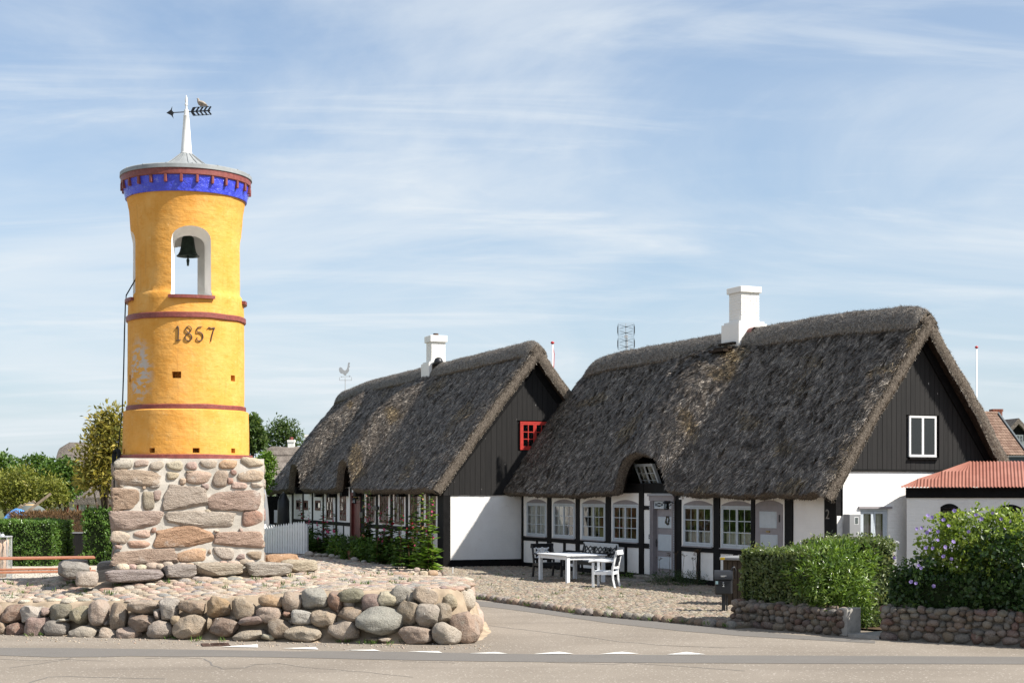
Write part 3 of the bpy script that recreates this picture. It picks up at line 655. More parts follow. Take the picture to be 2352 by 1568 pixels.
# --- the rendered shaft, cut through by four arched openings and rows of putlog holes
def cut_shaft():
    zl = lambda z: z - TBASE
    prof = []
    def seg(r0, z0, r1, z1, n):
        for i in range(n): prof.append((r0+(r1-r0)*i/n, zl(z0+(z1-z0)*i/n)))
    seg(1.212, 2.98, 1.194, 3.83, 10); seg(1.194, 3.83, 1.19, 3.87, 2); seg(1.112, 3.88, 1.108, 5.60, 20); seg(1.106, 5.6, 1.098, 5.97, 4); seg(1.098, 5.97, 1.056, 6.03, 2)
    seg(1.056, 6.03, 1.052, 7.2, 14); seg(1.052, 7.2, 1.085, 7.58, 6); seg(1.085, 7.58, 1.135, 7.83, 5); prof.append((1.135, zl(7.83)))
    mb = MB().lathe(prof, 96); V = []
    for (x, y, z) in mb.v:
        r = math.hypot(x, y); k = 1 + .006*mnoise.noise(Vector((x*2.3, y*2.3, z*1.7))) + .0035*mnoise.noise(Vector((x*6, y*6, z*6)))
        V.append((x*k, y*k, z))
    mb.v = V
    shaft = mb.build('shaft', M['yellow'], None, smooth=True)
    shaft.data.materials.append(M['white_plaster'])
    cutters = []
    def arch(w, z0, zs, zt, n=10):
        pts = [(-w/2, z0), (w/2, z0), (w/2, zs)]
        for i in range(1, n): t = math.pi*i/n; pts.append((w/2*math.cos(t), zs + (zt-zs)*math.sin(t)**.8))
        return pts + [(-w/2, zs)]
    def loft(secs, rot):
        vs = []; fs = []
        for (y, pl) in secs:
            for (x, z) in pl: vs.append((x*math.cos(rot) - y*math.sin(rot), x*math.sin(rot) + y*math.cos(rot), z))
        n = len(secs[0][1])
        for s in range(len(secs)-1):
            for i in range(n): j = (i+1) % n; fs.append((s*n+i, s*n+j, (s+1)*n+j, (s+1)*n+i))
        fs.append(tuple(range(n))[::-1]); fs.append(tuple(range((len(secs)-1)*n, len(secs)*n)))
        return MB().add(vs, fs)
    big = arch(.86, zl(5.88), zl(6.98), zl(7.25)); out = arch(.775, zl(5.925), zl(6.95), zl(7.19)); inn = arch(.57, zl(5.97), zl(6.88), zl(7.06))
    for rot in (0, math.pi/2):
        cutters.append((loft([(-1.5,big),(-1.05,out),(-.72,inn),(.72,inn),(1.05,out),(1.5,big)], rot), M['white_plaster']))
    cutters.append((MB().lathe([(.70, zl(5.955)), (.70, zl(7.38))], 40), M['white_plaster']))
    for (px, r, z, w, h) in ((406,1.11,4.48,.17,.12),(535,1.11,4.46,.13,.11),(299,1.11,4.45,.10,.13),(286,1.21,3.11,.12,.085),(351,1.21,3.115,.12,.085),(450,1.21,3.115,.13,.085),(535,1.21,3.12,.11,.085)):
        a = math.asin((px-428)*.00817/r) + R(11.76) - TPHI
        mb2 = MB().box(-w/2, w/2, -r-.2, -r+.26, zl(z)-h/2, zl(z)+h/2); ca, sa = math.cos(a), math.sin(a)
        mb2.v = [(x*ca - y*sa, x*sa + y*ca, z_) for x, y, z_ in mb2.v]; cutters.append((mb2, M['yellow']))
    for i in range(5):                                    # holes on the side away from the street
        for z, r in ((4.48,1.11),(3.11,1.21)):
            a = R(95 + i*42); mb2 = MB().box(-.07, .07, -r-.2, -r+.26, zl(z)-.05, zl(z)+.05); ca, sa = math.cos(a), math.sin(a)
            mb2.v = [(x*ca - y*sa, x*sa + y*ca, z_) for x, y, z_ in mb2.v]; cutters.append((mb2, M['yellow']))
    tmp = []
    for mb2, mt in cutters:
        c = mb2.build('cutter', mt, None); tmp.append(c)
        md = shaft.modifiers.new('b', 'BOOLEAN'); md.operation = 'DIFFERENCE'; md.object = c; md.solver = 'EXACT'
        try: md.material_mode = 'TRANSFER'
        except Exception: pass
    bpy.context.view_layer.update()
    me = bpy.data.meshes.new_from_object(shaft.evaluated_get(bpy.context.evaluated_depsgraph_get()))
    shaft.modifiers.clear(); shaft.data = me; me.name = 'shaft'
    for c in tmp: bpy.data.objects.remove(c)
    try: me.set_sharp_from_angle(angle=R(40))
    except Exception: pass
    shaft.parent = tower
    return shaft
cut_shaft()
def ring(name, r0, r1, z0, z1, mat, n=72, wob=.004, bev=.012):
    zl = lambda z: z - TBASE
    mb = MB().lathe([(r0, zl(z0)), (r1-bev, zl(z0)), (r1, zl(z0)+bev), (r1, zl(z1)-bev), (r1-bev, zl(z1)), (r0, zl(z1))], n, cap=False)
    mb.v = [(x*(1+wob*mnoise.noise(Vector((x*3,y*3,z)))), y*(1+wob*mnoise.noise(Vector((x*3,y*3,z)))), z + wob*2*mnoise.noise(Vector((x*2,y*2,7)))) for x, y, z in mb.v]
    return mb.build(name, mat, tower, smooth='angle')
ring('moulding', 1.0, 1.275, 2.955, 3.045, M['oxide'], wob=.006)
ring('moulding', 1.0, 1.145, 3.862, 3.955, M['oxide'], wob=.006)
ring('moulding', 1.0, 1.145, 5.515, 5.62, M['oxide'], wob=.006)
zl = lambda z: z - TBASE
mbf = MB().lathe([(1.0, zl(7.80)), (1.158, zl(7.80)), (1.165, zl(7.83)), (1.212, zl(8.09)), (1.0, zl(8.09))], 96, cap=False)
mbf.v = [(x*(1+.005*mnoise.noise(Vector((x*3,y*3,z*4)))), y*(1+.005*mnoise.noise(Vector((x*3,y*3,z*4)))), z) for x, y, z in mbf.v]
mbf.build('frieze', M['blue'], tower, smooth='angle')
ring('cornice', .9, 1.242, 8.085, 8.215, M['oxide'], wob=.003)
bk = MB().bbox(-.027, .027, -.062, .05, -.14, 0, .010).build('bracket', M['oxide'], tower)
NB = 26
for i in range(NB):
    b = bk if i == 0 else bk.copy()
    if i: C.objects.link(b)
    a = 2*math.pi*(i+.3)/NB; b.location = (1.185*math.sin(a), -1.185*math.cos(a), zl(8.087)); b.rotation_euler = (0, 0, a)
roof = MB().lathe([(1.1, zl(8.20)), (1.262, zl(8.205)), (1.258, zl(8.275)), (1.235, zl(8.292)), (.62, zl(8.40)), (.45, zl(8.445)), (.30, zl(8.545)), (.16, zl(8.655)), (.105, zl(8.705)), (.105, zl(8.72))], 64).build('roof', M['zinc'], tower, smooth='angle')
for i in range(16):
    a = 2*math.pi*i/16; ca, sa = math.cos(a), math.sin(a)
    MB().tube([(r*ca, r*sa, zl(z)+.006) for r, z in ((1.255,8.28),(.62,8.402),(.45,8.447),(.30,8.547),(.13,8.68))], .008, 5).build('seam', M['zinc'], roof)
mb = MB().lathe([(.118, zl(8.70)), (.105, zl(8.735)), (.078, zl(9.1)), (.055, zl(9.40)), (.058, zl(9.405)), (.058, zl(9.42)), (.047, zl(9.425)), (.044, zl(9.52)), (.02, zl(9.53)), (.018, zl(9.60)), (.03, zl(9.61)), (.03, zl(9.635)), (.018, zl(9.65)), (.026, zl(9.70)), (.018, zl(9.75)), (.004, zl(9.80))], 20)
mb.build('spire', M['spire'], tower, smooth='angle')
# weather vane: arrow head to the left, slotted feathers to the right
def vane():
    mb = MB(); t = .012
    mb.tube([(-.36,0,0),(.14,0,.0)], .009, 6)
    hd = [(-.395,0),(-.31,.052),(-.275,.115),(-.285,.045),(-.245,.0),(-.27,-.05),(-.255,-.115),(-.30,-.05)]
    mb.prism(hd, 'y', -t/2, t/2)
    mb.bar((.10,0,0),(.47,0,0), t, .022)
    for s in (1, -1):
        mb.bar((.14,0,.075*s),(.455,0,.075*s), t*.9, .012)
        mb.bar((.095,0,0),(.14,0,.078*s), t*.85, .02)
        for k in range(5):
            x = .115 + k*.078; mb.bar((x,0,.0),(x+.062,0,.078*s), t*.8, .03)
    o = mb.build('weather_vane', M['black_iron'], tower, loc=(0,0,zl(9.485)), rot=(0, R(-2), -TPHI - R(4)))
    return o
vane()
# sills of the four openings
for i in range(4):
    a = i*math.pi/2
    n = 10; arc = lambda r: [(r*math.sin(R(-22+44*k/n)), -r*math.cos(R(-22+44*k/n))) for k in range(n+1)]
    mb = MB().prism(arc(1.165) + arc(.98)[::-1], 'z', zl(5.872), zl(5.93))
    mb.build('sill', M['oxide'], tower, rot=(0,0,a))
# the date, cast strokes standing off the wall
DIG = {'1': [[(-.035,.085),(0,.13),(.012,.05),(.008,-.09),(.012,-.125)], [(-.03,-.13),(.05,-.118)]],
       '8': [[(.045,.115),(.0,.132),(-.045,.10),(-.045,.055),(.0,.015),(.05,-.03),(.058,-.085),(.015,-.128),(-.04,-.118),(-.062,-.07),(-.03,-.015),(.025,.03),(.05,.075),(.045,.115)]],
       '5': [[(.05,.135),(-.035,.112),(-.045,.035),(.01,.03),(.055,-.01),(.06,-.075),(.02,-.122),(-.03,-.122),(-.055,-.09),(-.038,-.065)]],
       '7': [[(-.065,.095),(-.04,.128),(.0,.112),(.07,.125),(.045,.06),(.018,-.03),(-.002,-.13)]]}
for ch, px in (('1',408.5),('8',433),('5',458.5),('7',485)):
    a0 = math.asin((px-428)*.00785/1.11) + R(11.76) - TPHI; mb = MB()
    for st in DIG[ch]:
        pts = [Vector(((1.128)*math.sin(a0+u/1.11), -(1.128)*math.cos(a0+u/1.11), zl(5.225)+v)) for u, v in st]
        dense = []
        for i in range(len(pts)-1):
            p0 = pts[max(i-1,0)]; p1 = pts[i]; p2 = pts[i+1]; p3 = pts[min(i+2,len(pts)-1)]
            for k in range(4):
                t = k/4; dense.append(.5*((2*p1) + (p2-p0)*t + (2*p0-5*p1+4*p2-p3)*t*t + (3*p1-p0-3*p2+p3)*t**3))
        dense.append(pts[-1]); m = len(dense)
        mb.tube(dense, [.0075 + .0045*math.sin(math.pi*min(1,(i+2)/(m+3))) for i in range(m)], 6)
    mb.build('numeral', M['bronze_num'], tower, smooth=True)
# the bell and its clapper hang inside
bell = thing('bell', 'dark green bronze bell hanging in the arched opening of the yellow tower', 'bell', (TX+.03, TY, 6.60), TPHI - R(25))
MB().lathe([(.0,.575),(.06,.57),(.085,.55),(.112,.52),(.122,.44),(.135,.34),(.155,.26),(.185,.205),(.212,.185),(.212,.172),(.19,.175),(.16,.21),(.12,.3),(.0,.5)], 32, cap=False).build('bell_body', M['bronze'], bell, smooth=True)
MB().tube([(0,0,.45),(0,0,.14),(0,0,.11),(0,0,.03),(0,0,.0)], [.014,.014,.032,.022,.02], 10).build('clapper', M['bronze'], bell, smooth=True)
MB().box(-.62,.62,-.055,.055,.585,.68).tube([(0,0,.55),(0,0,.60)], .03, 8).build('yoke', M['bronze'], bell)
# bell rope down the left side, its end coiled at the base
rp = [at(312,640,29.25), at(290,678,29.2), at(288,700,29.15), at(286,760,29.1), at(284,850,29.05), at(281,940,29.0), at(275,1000,28.95), at(270,1032,28.9)]
rope = MB().tube(rp, .012, 6); cc = at(268, 1046, 28.85)
for k in range(5):
    rope.tube([cc + Vector((.05*math.cos(t)+.012*k-.03, .03*math.sin(t*1.0)+.012*k, .16*math.sin(t)-.04)) for t in [i*2*math.pi/14 for i in range(15)]], .013, 6, cap=False)
rope.tube([cc + Vector((-.02,0,-.1)), cc + Vector((-.06,.02,-.35)), cc + Vector((-.05,.03,-.6))], .012, 6)
tag(rope.build('bell_rope', M['rope'], smooth=True), 'dark bell rope hanging down the left side of the yellow tower', 'rope')
# a pigeon sits on the vane
pg = Vector((TX+.275, TY-.03, 9.575))
pigeon = thing('pigeon', 'grey brown pigeon perched on the feathers of the weather vane', 'bird', pg)
b = [(-.075,.0,.155),(-.07,0,.15),(-.055,0,.148),(-.045,0,.135),(-.045,0,.118),(-.035,0,.095),(-.01,0,.07),(.03,0,.055),(.07,0,.045),(.10,0,.03),(.135,0,.01)]
MB().tube(b, [.002,.006,.018,.022,.021,.034,.05,.05,.038,.022,.006], 10).build('body', M['feather'], pigeon, smooth=True)
for s in (-1, 1): MB().tube([(-.02,s*.048,.085),(.03,s*.052,.07),(.08,s*.035,.05),(.12,s*.015,.028)], [.012,.02,.016,.004], 6).build('wing', M['feather'], pigeon, smooth=True)
for s in (-1, 1): MB().tube([(0,s*.018,.04),(.0,s*.018,0)], .005, 5).build('leg', M['oxide'], pigeon)
# ------------------------------------------------------------------ ground, road, mound, terrace
def poly_sheet(name, pts, z, mat, thick=0.0):
    mb = MB()
    if thick: mb.prism([(p[0], p[1]) for p in pts], 'z', z-thick, z)
    else: mb.add([(p[0], p[1], z) for p in pts], [tuple(range(len(pts)))])
    o = mb.build(name, mat); 
    if not thick:
        if o.data.polygons[0].normal.z < 0: o.data.flip_normals()
    return tag(o, kind='structure')
def inside(poly, x, y):
    r = False; j = len(poly)-1
    for i in range(len(poly)):
        xi, yi = poly[i]; xj, yj = poly[j]
        if (yi > y) != (yj > y) and x < (xj-xi)*(y-yi)/(yj-yi)+xi: r = not r
        j = i
    return r
poly_sheet('ground', [(-3000,-300),(3000,-300),(3000,5000),(-3000,5000)], -.035, M['ground'])
poly_sheet('road', [(-70,-20),(70,-20),(70,27.2),(3.9,28.0),(3.4,29.5),(1.5,33),(-.9,40),(-6,40),(-20,32),(-70,36)], 0.0, M['asphalt'])
g0 = lambda x, y: tuple(gp(x, y, 0.004)[:2])
# long darker seams where the road was opened and closed again
s1a = [(-60,1486),(0,1486.5),(150,1487),(300,1489),(470,1491),(590,1493),(680,1495),(740,1494),(900,1495.5),(1100,1499),(1300,1502),(1600,1503.5),(2000,1505),(2420,1507.5)]
s1b = [(2420,1524),(2000,1523),(1600,1521.5),(1300,1519.5),(1100,1517.5),(900,1514),(740,1510.5),(620,1508),(520,1507),(380,1506.5),(300,1505.5),(240,1507.5),(120,1508),(0,1504),(-60,1503)]
poly_sheet('road_patch', [g0(*p) for p in s1a + s1b], .004, M['patch'])
s2a = [(1060,1376),(1150,1384),(1250,1395),(1400,1414),(1560,1431),(1700,1447),(1840,1458),(2010,1470)]
s2b = [(2010,1476),(1840,1467),(1700,1459),(1560,1447.5),(1400,1430),(1250,1409),(1150,1396),(1060,1387)]
poly_sheet('road_patch', [g0(*p) for p in s2a + s2b], .004, M['patch'])
c8b = crop(1600, 2300, 1.809); c5 = crop(1000, 2150, 2.138)
teeth = [[c4(1905,928),c4(2197,909),c4(2201,934)], [c5(285,942),c5(555,932),c5(578,951)], [c5(808,958),c5(1060,953),c5(1112,965)], [c8b(62,549),c8b(270,546),c8b(303,558)],
         [c8b(513,562),c8b(690,553),c8b(772,564)], [c8b(978,566),c8b(1150,551),c8b(1250,565)], [c8b(1455,567),c8b(1605,551),c8b(1722,564)], [c8b(1938,570),c8b(2075,553),c8b(2206,569)]]
for t in teeth:
    pts = [gp(x, y, .008) for x, y in t]; ce = sum(pts, Vector())/3
    pts = [ce + (p-ce)*1.06 for p in pts]
    poly_sheet('road_marking', [(p.x, p.y) for p in pts], .0085, M['paint'])
# thin sealed cracks
def crack(pts, w=.022):
    P = [gp(x, y, 0) for x, y in pts]; L_, R_ = [], []; q = []
    for i in range(len(P)-1):
        n = max(2, int((P[i+1]-P[i]).length/.12))
        for k in range(n): q.append(P[i].lerp(P[i+1], k/n))
    q.append(P[-1]); mb = MB(); sd = random.uniform(0, 99)
    for i, p in enumerate(q):
        t = (q[min(i+1,len(q)-1)] - q[max(i-1,0)]).normalized(); nrm = Vector((-t.y, t.x, 0)); p = p + nrm*.05*mnoise.noise(Vector((i*.35, sd, 0))); ww = w*(.45+.8*abs(mnoise.noise(Vector((i*.2, sd, 5)))))
        mb.v += [tuple(p-nrm*ww)[:2]+(.0022,), tuple(p+nrm*ww)[:2]+(.0022,)]
    mb.f = [(2*i,2*i+1,2*i+3,2*i+2) for i in range(len(q)-1)]
    o = mb.build('road_crack', M['patch'], fix=False)
    if o.data.polygons[0].normal.z < 0: o.data.flip_normals()
    return tag(o, kind='structure')
crack([c8b(480,338),c8b(700,370),c8b(1000,405),c8b(1300,440),c8b(1600,480),c8b(1900,506),c8b(2350,524)])
crack([c4(-60,1036),c4(350,1050),c4(560,1038),c4(750,1048),c4(950,1052)], .018)
crack([c4(80,1112),c4(330,1075),c4(560,1038),c4(640,1012)], .018)
crack([c4(1240,1030),c4(1500,1022),c4(1740,1033),c4(1830,1090),c4(1900,1122),c4(2100,1110),c4(2190,1080),c4(2400,1074)], .022)
crack([c4(240,1245),c4(400,1188),c4(600,1184),c4(1100,1198),c4(1420,1206)], .02)
crack([c5(0,1080),c5(250,1075),c5(500,1110),c5(800,1130),c5(1200,1170),c5(1400,1190)], .014)
crack([c8b(0,620),c8b(400,634)], .014); crack([c8b(750,608),c8b(1100,630),c8b(1550,646)], .018); crack([c8b(1550,642),c8b(1700,628),c8b(1780,612)], .018); crack([c8b(1690,634),c8b(2000,655),c8b(2500,690)], .02)
crack([(2352,1483),(2100,1452),(1990,1440)] if False else [c8b(1900,505),c8b(2100,514),c8b(2500,522)], .012)
# drain grating by the foot of the boulder wall
a, b, c_, d = [gp(*c4(x, y), 0.01) for x, y in ((1700,903),(1935,897),(1997,918),(1740,920))]
drain = thing('storm_drain', 'rusty iron drain grating in the asphalt below the boulder wall', 'drain', (a+b+c_+d)/4)
ctr = (a+b+c_+d)/4; ux = (b-a); ux.z = 0; wx = ux.length; ux.normalize(); uy = Vector((-ux.y, ux.x, 0)); wy = abs((d-a).dot(uy)); wy = max(wy, .42)
mb = MB()
for (x0,x1,y0,y1) in ((-wx/2,wx/2,-wy/2,-wy/2+.05),(-wx/2,wx/2,wy/2-.05,wy/2),(-wx/2,-wx/2+.12,-wy/2+.05,wy/2-.05),(wx/2-.05,wx/2,-wy/2+.05,wy/2-.05)): mb.box(x0,x1,y0,y1,-.012,.004)
M['rust'] = simple('rusty_iron', (.075,.045,.035,1), .8, .35, 12, .4, 50, .2)
rz = math.atan2(ux.y, ux.x)
o = mb.build('frame', M['rust'], drain, rot=(0,0,rz))
for i in range(9):
    x = -wx/2+.15 + i*(wx-.23)/8.5; MB().box(x, x+.035, -wy/2+.05, wy/2-.05, -.012, .002).build('bar', M['rust'], drain, rot=(0,0,rz))
o = MB().add([(-wx/2+.1,-wy/2+.04,-.0085),(wx/2-.04,-wy/2+.04,-.0085),(wx/2-.04,wy/2-.04,-.0085),(-wx/2+.1,wy/2-.04,-.0085)], [(0,1,2,3)]).build('shaft', M['black_iron'], drain, rot=(0,0,rz))
o.location.z = .004

# --- the mound and the cobbled yard behind it
YARD = [(-15.5,27.95),(-8.5,26.45),(-5.0,25.5),(-1.5,24.75),(-.85,25.0),(-.72,26.5),(-.85,28.4),(-1.15,31),(-1.25,35.2),(-1.6,42),(-2.35,48.3),(-6.2,58.5),(-9.6,66.5),(-11.6,66),(-9.2,57),(-9.6,45),(-9.2,31.9),(-15.5,31.9)]
mound = thing('cobbled_mound', None, None, (0,0,0)); tag(mound, kind='structure')
def heightfield(name, poly, hf, step, mat, parent):
    xs = [p[0] for p in poly]; ys = [p[1] for p in poly]; x0, y0 = min(xs), min(ys); nx = int((max(xs)-x0)/step)+2; ny = int((max(ys)-y0)/step)+2
    ids = {}; mb = MB()
    def vid(i, j):
        if (i, j) not in ids:
            ids[(i,j)] = len(mb.v); x, y = x0+i*step, y0+j*step; mb.v.append((x, y, hf(x, y)))
        return ids[(i,j)]
    for i in range(nx):
        for j in range(ny):
            if inside(poly, x0+(i+.5)*step, y0+(j+.5)*step) and inside(poly, x0+(i+.5)*step, y0+(j+.5)*step-.16): mb.f.append((vid(i,j), vid(i+1,j), vid(i+1,j+1), vid(i,j+1)))
    return mb.build(name, mat, parent, smooth=True)
heightfield('bedding', YARD, lambda x, y: zm(x, y) - .012, .16, M['bedding'], mound)
# earth core under the boulders, running down to the road with a sandy foot
edge = [(-15.5,27.95),(-12,27.2),(-8.5,26.45),(-6.7,25.95),(-5.0,25.5),(-3.2,25.1),(-1.6,24.75),(-1.05,24.78),(-.82,25.1),(-.70,26.5),(-.82,28.4),(-1.1,31),(-1.2,35)]
mb = MB(); rows = []
for i, p in enumerate(edge):
    q = Vector(edge[max(i-1,0)]); r = Vector(edge[min(i+1,len(edge)-1)]); t = (r-q).normalized(); o_ = Vector((t.y, -t.x))
    p = Vector(p); zt = zm(p.x, p.y); k = min(1.0, zt/.6)*(.75 if p.x > -1.3 else 1)
    rows.append([(p.x - o_.x*.45, p.y - o_.y*.45, zm(p.x - o_.x*.45, p.y - o_.y*.45)-.006), (p.x - o_.x*.1, p.y - o_.y*.1, zt-.004), (p.x + o_.x*.0, p.y + o_.y*.0, zt*.9), (p.x+o_.x*.16*k, p.y+o_.y*.16*k, zt*.45), (p.x+o_.x*.22*k, p.y+o_.y*.22*k, .10*k), (p.x+o_.x*.36*k, p.y+o_.y*.36*k, .015), (p.x+o_.x*.50*k, p.y+o_.y*.50*k, -.005)])
# denser rows
dense = []
for i in range(len(rows)-1):
    for s in range(10):
        t = s/10; dense.append([tuple(a[k]+(b[k]-a[k])*t for k in range(3)) for a, b in zip(rows[i], rows[i+1])])
dense.append(rows[-1]); nk = len(rows[0])
vs = []
for r in dense:
    for k, (x, y, z) in enumerate(r):
        w = .05 if 1 < k < nk-1 else 0.0
        n1 = mnoise.noise(Vector((x*2.2, y*2.2, z*3))); vs.append((x + w*n1, y - w*n1, z + (.03*mnoise.noise(Vector((x*3,y*3,1))) if 2 < k < nk-1 else 0)))
mb.add(vs, [(i*nk+k, (i+1)*nk+k, (i+1)*nk+k+1, i*nk+k+1) for i in range(len(dense)-1) for k in range(nk-1)])
mb.build('earth_bank', M['sand'], mound, smooth=True)

COBPAL = [(.42,.325,.25),(.45,.365,.285),(.39,.28,.22),(.34,.30,.26),(.48,.405,.315),(.26,.245,.23),(.39,.255,.20),(.43,.34,.25),(.37,.30,.235),(.50,.43,.355),(.44,.36,.28),(.42,.34,.265)]
def cobble_field(parent, poly, hf, bands, n_own, pal, seed, hz, avoid=None, matobj='stone', own_name='cobble', tall=.34):
    """bands: (y0, y1, pitch along x, pitch along y, ico level). The n_own stones that show largest are objects, the rest one mesh"""
    rr = random.Random(seed); S = []
    xs = [p[0] for p in poly]
    for (y0, y1, px_, py_, sub) in bands:
        y = y0; row = 0
        while y < y1:
            x = min(xs) + (row % 2)*px_/2
            while x < max(xs):
                X = x + rr.uniform(-.24,.24)*px_; Y = y + rr.uniform(-.24,.24)*py_
                if inside(poly, X, Y) and inside(poly, X, Y-.10) and not (avoid and avoid(X, Y)):
                    k = rr.uniform(.78, 1.12)*(1.25 if rr.random() < .08 else 1)
                    S.append((X, Y, px_*.55*k*rr.uniform(.85,1.15), py_*.56*k*rr.uniform(.85,1.15), rr.uniform(-.35,.35), sub, rr.choice(pal), rr.randrange(10)))
                x += px_
            y += py_; row += 1
    def vis(s):
        px = CX + s[0]/s[1]*F; return (0 if 0 < px < 2352 else 1, s[1]/max(s[2],.01))
    S.sort(key=vis)
    var = []
    for k in range(10):
        co, f = rock_co(2, (1,1,1), seed*50+k, p=2.3, rough=.10, facets=4, fmin=.8)
        keep = co[:,2] > -.45
        var.append((co, f))
    meshes = []
    for k in range(10):
        me = np_mesh('cobble', var[k][0], var[k][1], 3, smooth=True); me.materials.append(M[matobj]); meshes.append(me)
    for s in S[:n_own]:
        o = bpy.data.objects.new(own_name, meshes[s[7]]); C.objects.link(o); o.parent = parent
        h = min(s[2], s[3])*tall*2.0; o.location = (s[0], s[1], hf(s[0], s[1]) + hz - h*.55); o.scale = (s[2], s[3], h); o.rotation_euler = (0,0,s[4]); o.color = (*jit(s[6], .12, rr), 1)
    cos, fs, cols, base = [], [], [], 0
    lo = [rock_co(1, (1,1,1), seed*70+k, p=2.2, rough=.08, facets=2, fmin=.85) for k in range(10)]
    for s in S[n_own:]:
        co, f = var[s[7]] if s[5] == 2 else lo[s[7]]
        h = min(s[2], s[3])*tall*2.0; ca, sa = math.cos(s[4]), math.sin(s[4]); q = co*np.array((s[2], s[3], h))
        q = np.stack([q[:,0]*ca - q[:,1]*sa + s[0], q[:,0]*sa + q[:,1]*ca + s[1], q[:,2] + hf(s[0], s[1]) + hz - h*.55], 1)
        cos.append(q); fs.append(f+base); base += len(q); cols.append(np.tile((*jit(s[6], .12, rr), 1), (len(q),1)))
    if cos:
        o = link(own_name + 's', np_mesh(own_name+'s', np.concatenate(cos), np.concatenate(fs), 3, {'Col': np.concatenate(cols)}, smooth=True), M['stone_col'], parent); o['kind'] = 'stuff'
    return len(S)
def near_tower(x, y):
    d = Vector((x-TX, y-TY, 0)); return abs(d.dot(TF)) < 1.75 and abs(d.dot(TRt)) < 1.75
nc = cobble_field(mound, YARD, zm, [(24.6,33,.225,.17,2),(33,45,.23,.18,1),(45,66,.25,.21,1)], 300, COBPAL, 3, .004, near_tower, tall=.24)

# --- boulder retaining wall along the road, stone by stone
bw = thing('boulder_wall', 'dry wall of rounded field boulders holding up the cobbled mound by the road', 'stone wall', (-5, 25.6, 0))
B4 = [(15,570,212,727,'red'),(180,576,397,718,'lgrey'),(355,598,442,662,'pink'),(418,563,628,703,'olive'),(595,573,762,742,'olive'),(763,528,938,753,'pgrey'),(938,553,1090,778,'brown'),(1093,528,1367,658,'pgrey'),(1363,513,1533,703,'grey'),(1533,533,1768,652,'brown'),(1773,503,1972,683,'orange'),(1978,518,2198,702,'tan'),
 (-20,700,66,838,'tan'),(55,722,227,852,'red'),(218,668,433,872,'mauve'),(378,698,598,854,'dgrey'),(587,748,843,886,'grey'),(848,768,998,874,'pgrey'),(998,760,1208,884,'pink'),(1088,653,1328,798,'brown'),(1253,703,1483,868,'grey'),(1462,663,1553,752,'tan'),(1482,653,1788,872,'tan'),(1808,683,2048,842,'brown'),(2046,662,2314,745,'mauve'),(1993,782,2284,880,'beige'),(2232,822,2344,878,'cream'),(1330,615,1375,705,'grey'),(1780,680,1815,790,'brown'),(470,690,600,720,'grey'),(-60,560,20,700,'tan'),(-90,700,-15,850,'grey')]
B5 = [(73,483,297,602,'orange',0),(47,588,273,728,'pgrey',0),(152,683,368,858,'brown',0),(316,736,624,884,'beige',0),(272,453,449,622,'pink',0),(352,608,538,738,'lgrey',0),(437,428,679,622,'lgrey',0),(521,608,744,767,'tan',0),(667,458,811,642,'red',0),(670,706,944,889,'beige',0),(761,428,988,553,'olive',0),(737,588,988,728,'brown',0),(797,518,903,603,'grey',.1),(962,478,1138,642,'mauve',0),(900,581,1345,843,'dgrey',-.06),(1093,451,1263,588,'cream',0),(1195,408,1393,583,'dgrey',.05),(1252,538,1454,753,'brown',0),(1266,756,1574,914,'pink',0),(1336,456,1425,583,'grey',.1),(1391,412,1609,583,'beige',.05),(1411,561,1634,771,'grey',0),(1557,556,1729,739,'brown',.1),(1556,720,1809,918,'grey',.0),(1636,476,1769,624,'tan',.35),(1601,408,1704,533,'mauve',.6),(1596,388,1764,494,'grey',1.2),(1696,636,1962,908,'tan',.25),(1726,486,1829,654,'pink',.75),(1820,536,1888,694,'mauve',1.4),(1760,398,1813,494,'tan',2.0),(280,620,360,680,'red',.05),(985,850,1110,890,'tan',.0),(1090,845,1200,895,'beige',0)]
def wall_base(px):
    return 1457 + max(0, px)*.030 if px < 400 else 1469 + (px-400)*.02
def put_boulder(x0, y0, x1, y1, cn, dep, seed):
    cx, cy = (x0+x1)/2, (y0+y1)/2
    Yf = F*H/(wall_base(cx)-HY); Y = Yf + .14 + dep
    for _ in range(3):
        z = H - (cy-HY)/F*Y; Y = Yf + .12 + dep + max(0, z-.12)*.42
    hw = (x1-x0)/2/F*Y*1.03; hh = (y1-y0)/2/F*Y*1.03; hd = min(max(.8*max(hw, hh), .16), .36)
    p = at(cx, cy, Y + hd*.35)
    o = rock('boulder', (hw, hd, hh), seed, M['stone'], None, p, (random.uniform(-.12,.12), random.uniform(-.16,.16), random.uniform(-.25,.25)), jit(tuple(v*k_ for v, k_ in zip(PAL[cn], (.74,.75,.73))), .13), 4 if hw > .12 else 3, p=random.choice((2.4,2.8,3.4,4.2)), rough=.13, facets=random.choice((5,8,11)), fmin=random.choice((.66,.72,.8)), cleft=random.choice((0,.02,.045)), skew=random.uniform(.03,.14), crisp=random.random() < .55)
    wpar(o, bw)
for k, (x0,y0,x1,y1,cn) in enumerate(B4): put_boulder(*c4(x0,y0), *c4(x1,y1), cn, 0, 500+k)
for k, (x0,y0,x1,y1,cn,dp) in enumerate(B5): put_boulder(*c5(x0,y0), *c5(x1,y1), cn, dp, 600+k)
for k in range(20):                                       # small wedging stones in the joints
    px = random.uniform(10, 1000); py = wall_base(px) - random.uniform(30, 70); s = random.uniform(7, 12)
    put_boulder(px-s, py-s*.7, px+s, py+s*.7, random.choice(['grey','brown','dgrey','tan']), .14, 700+k)
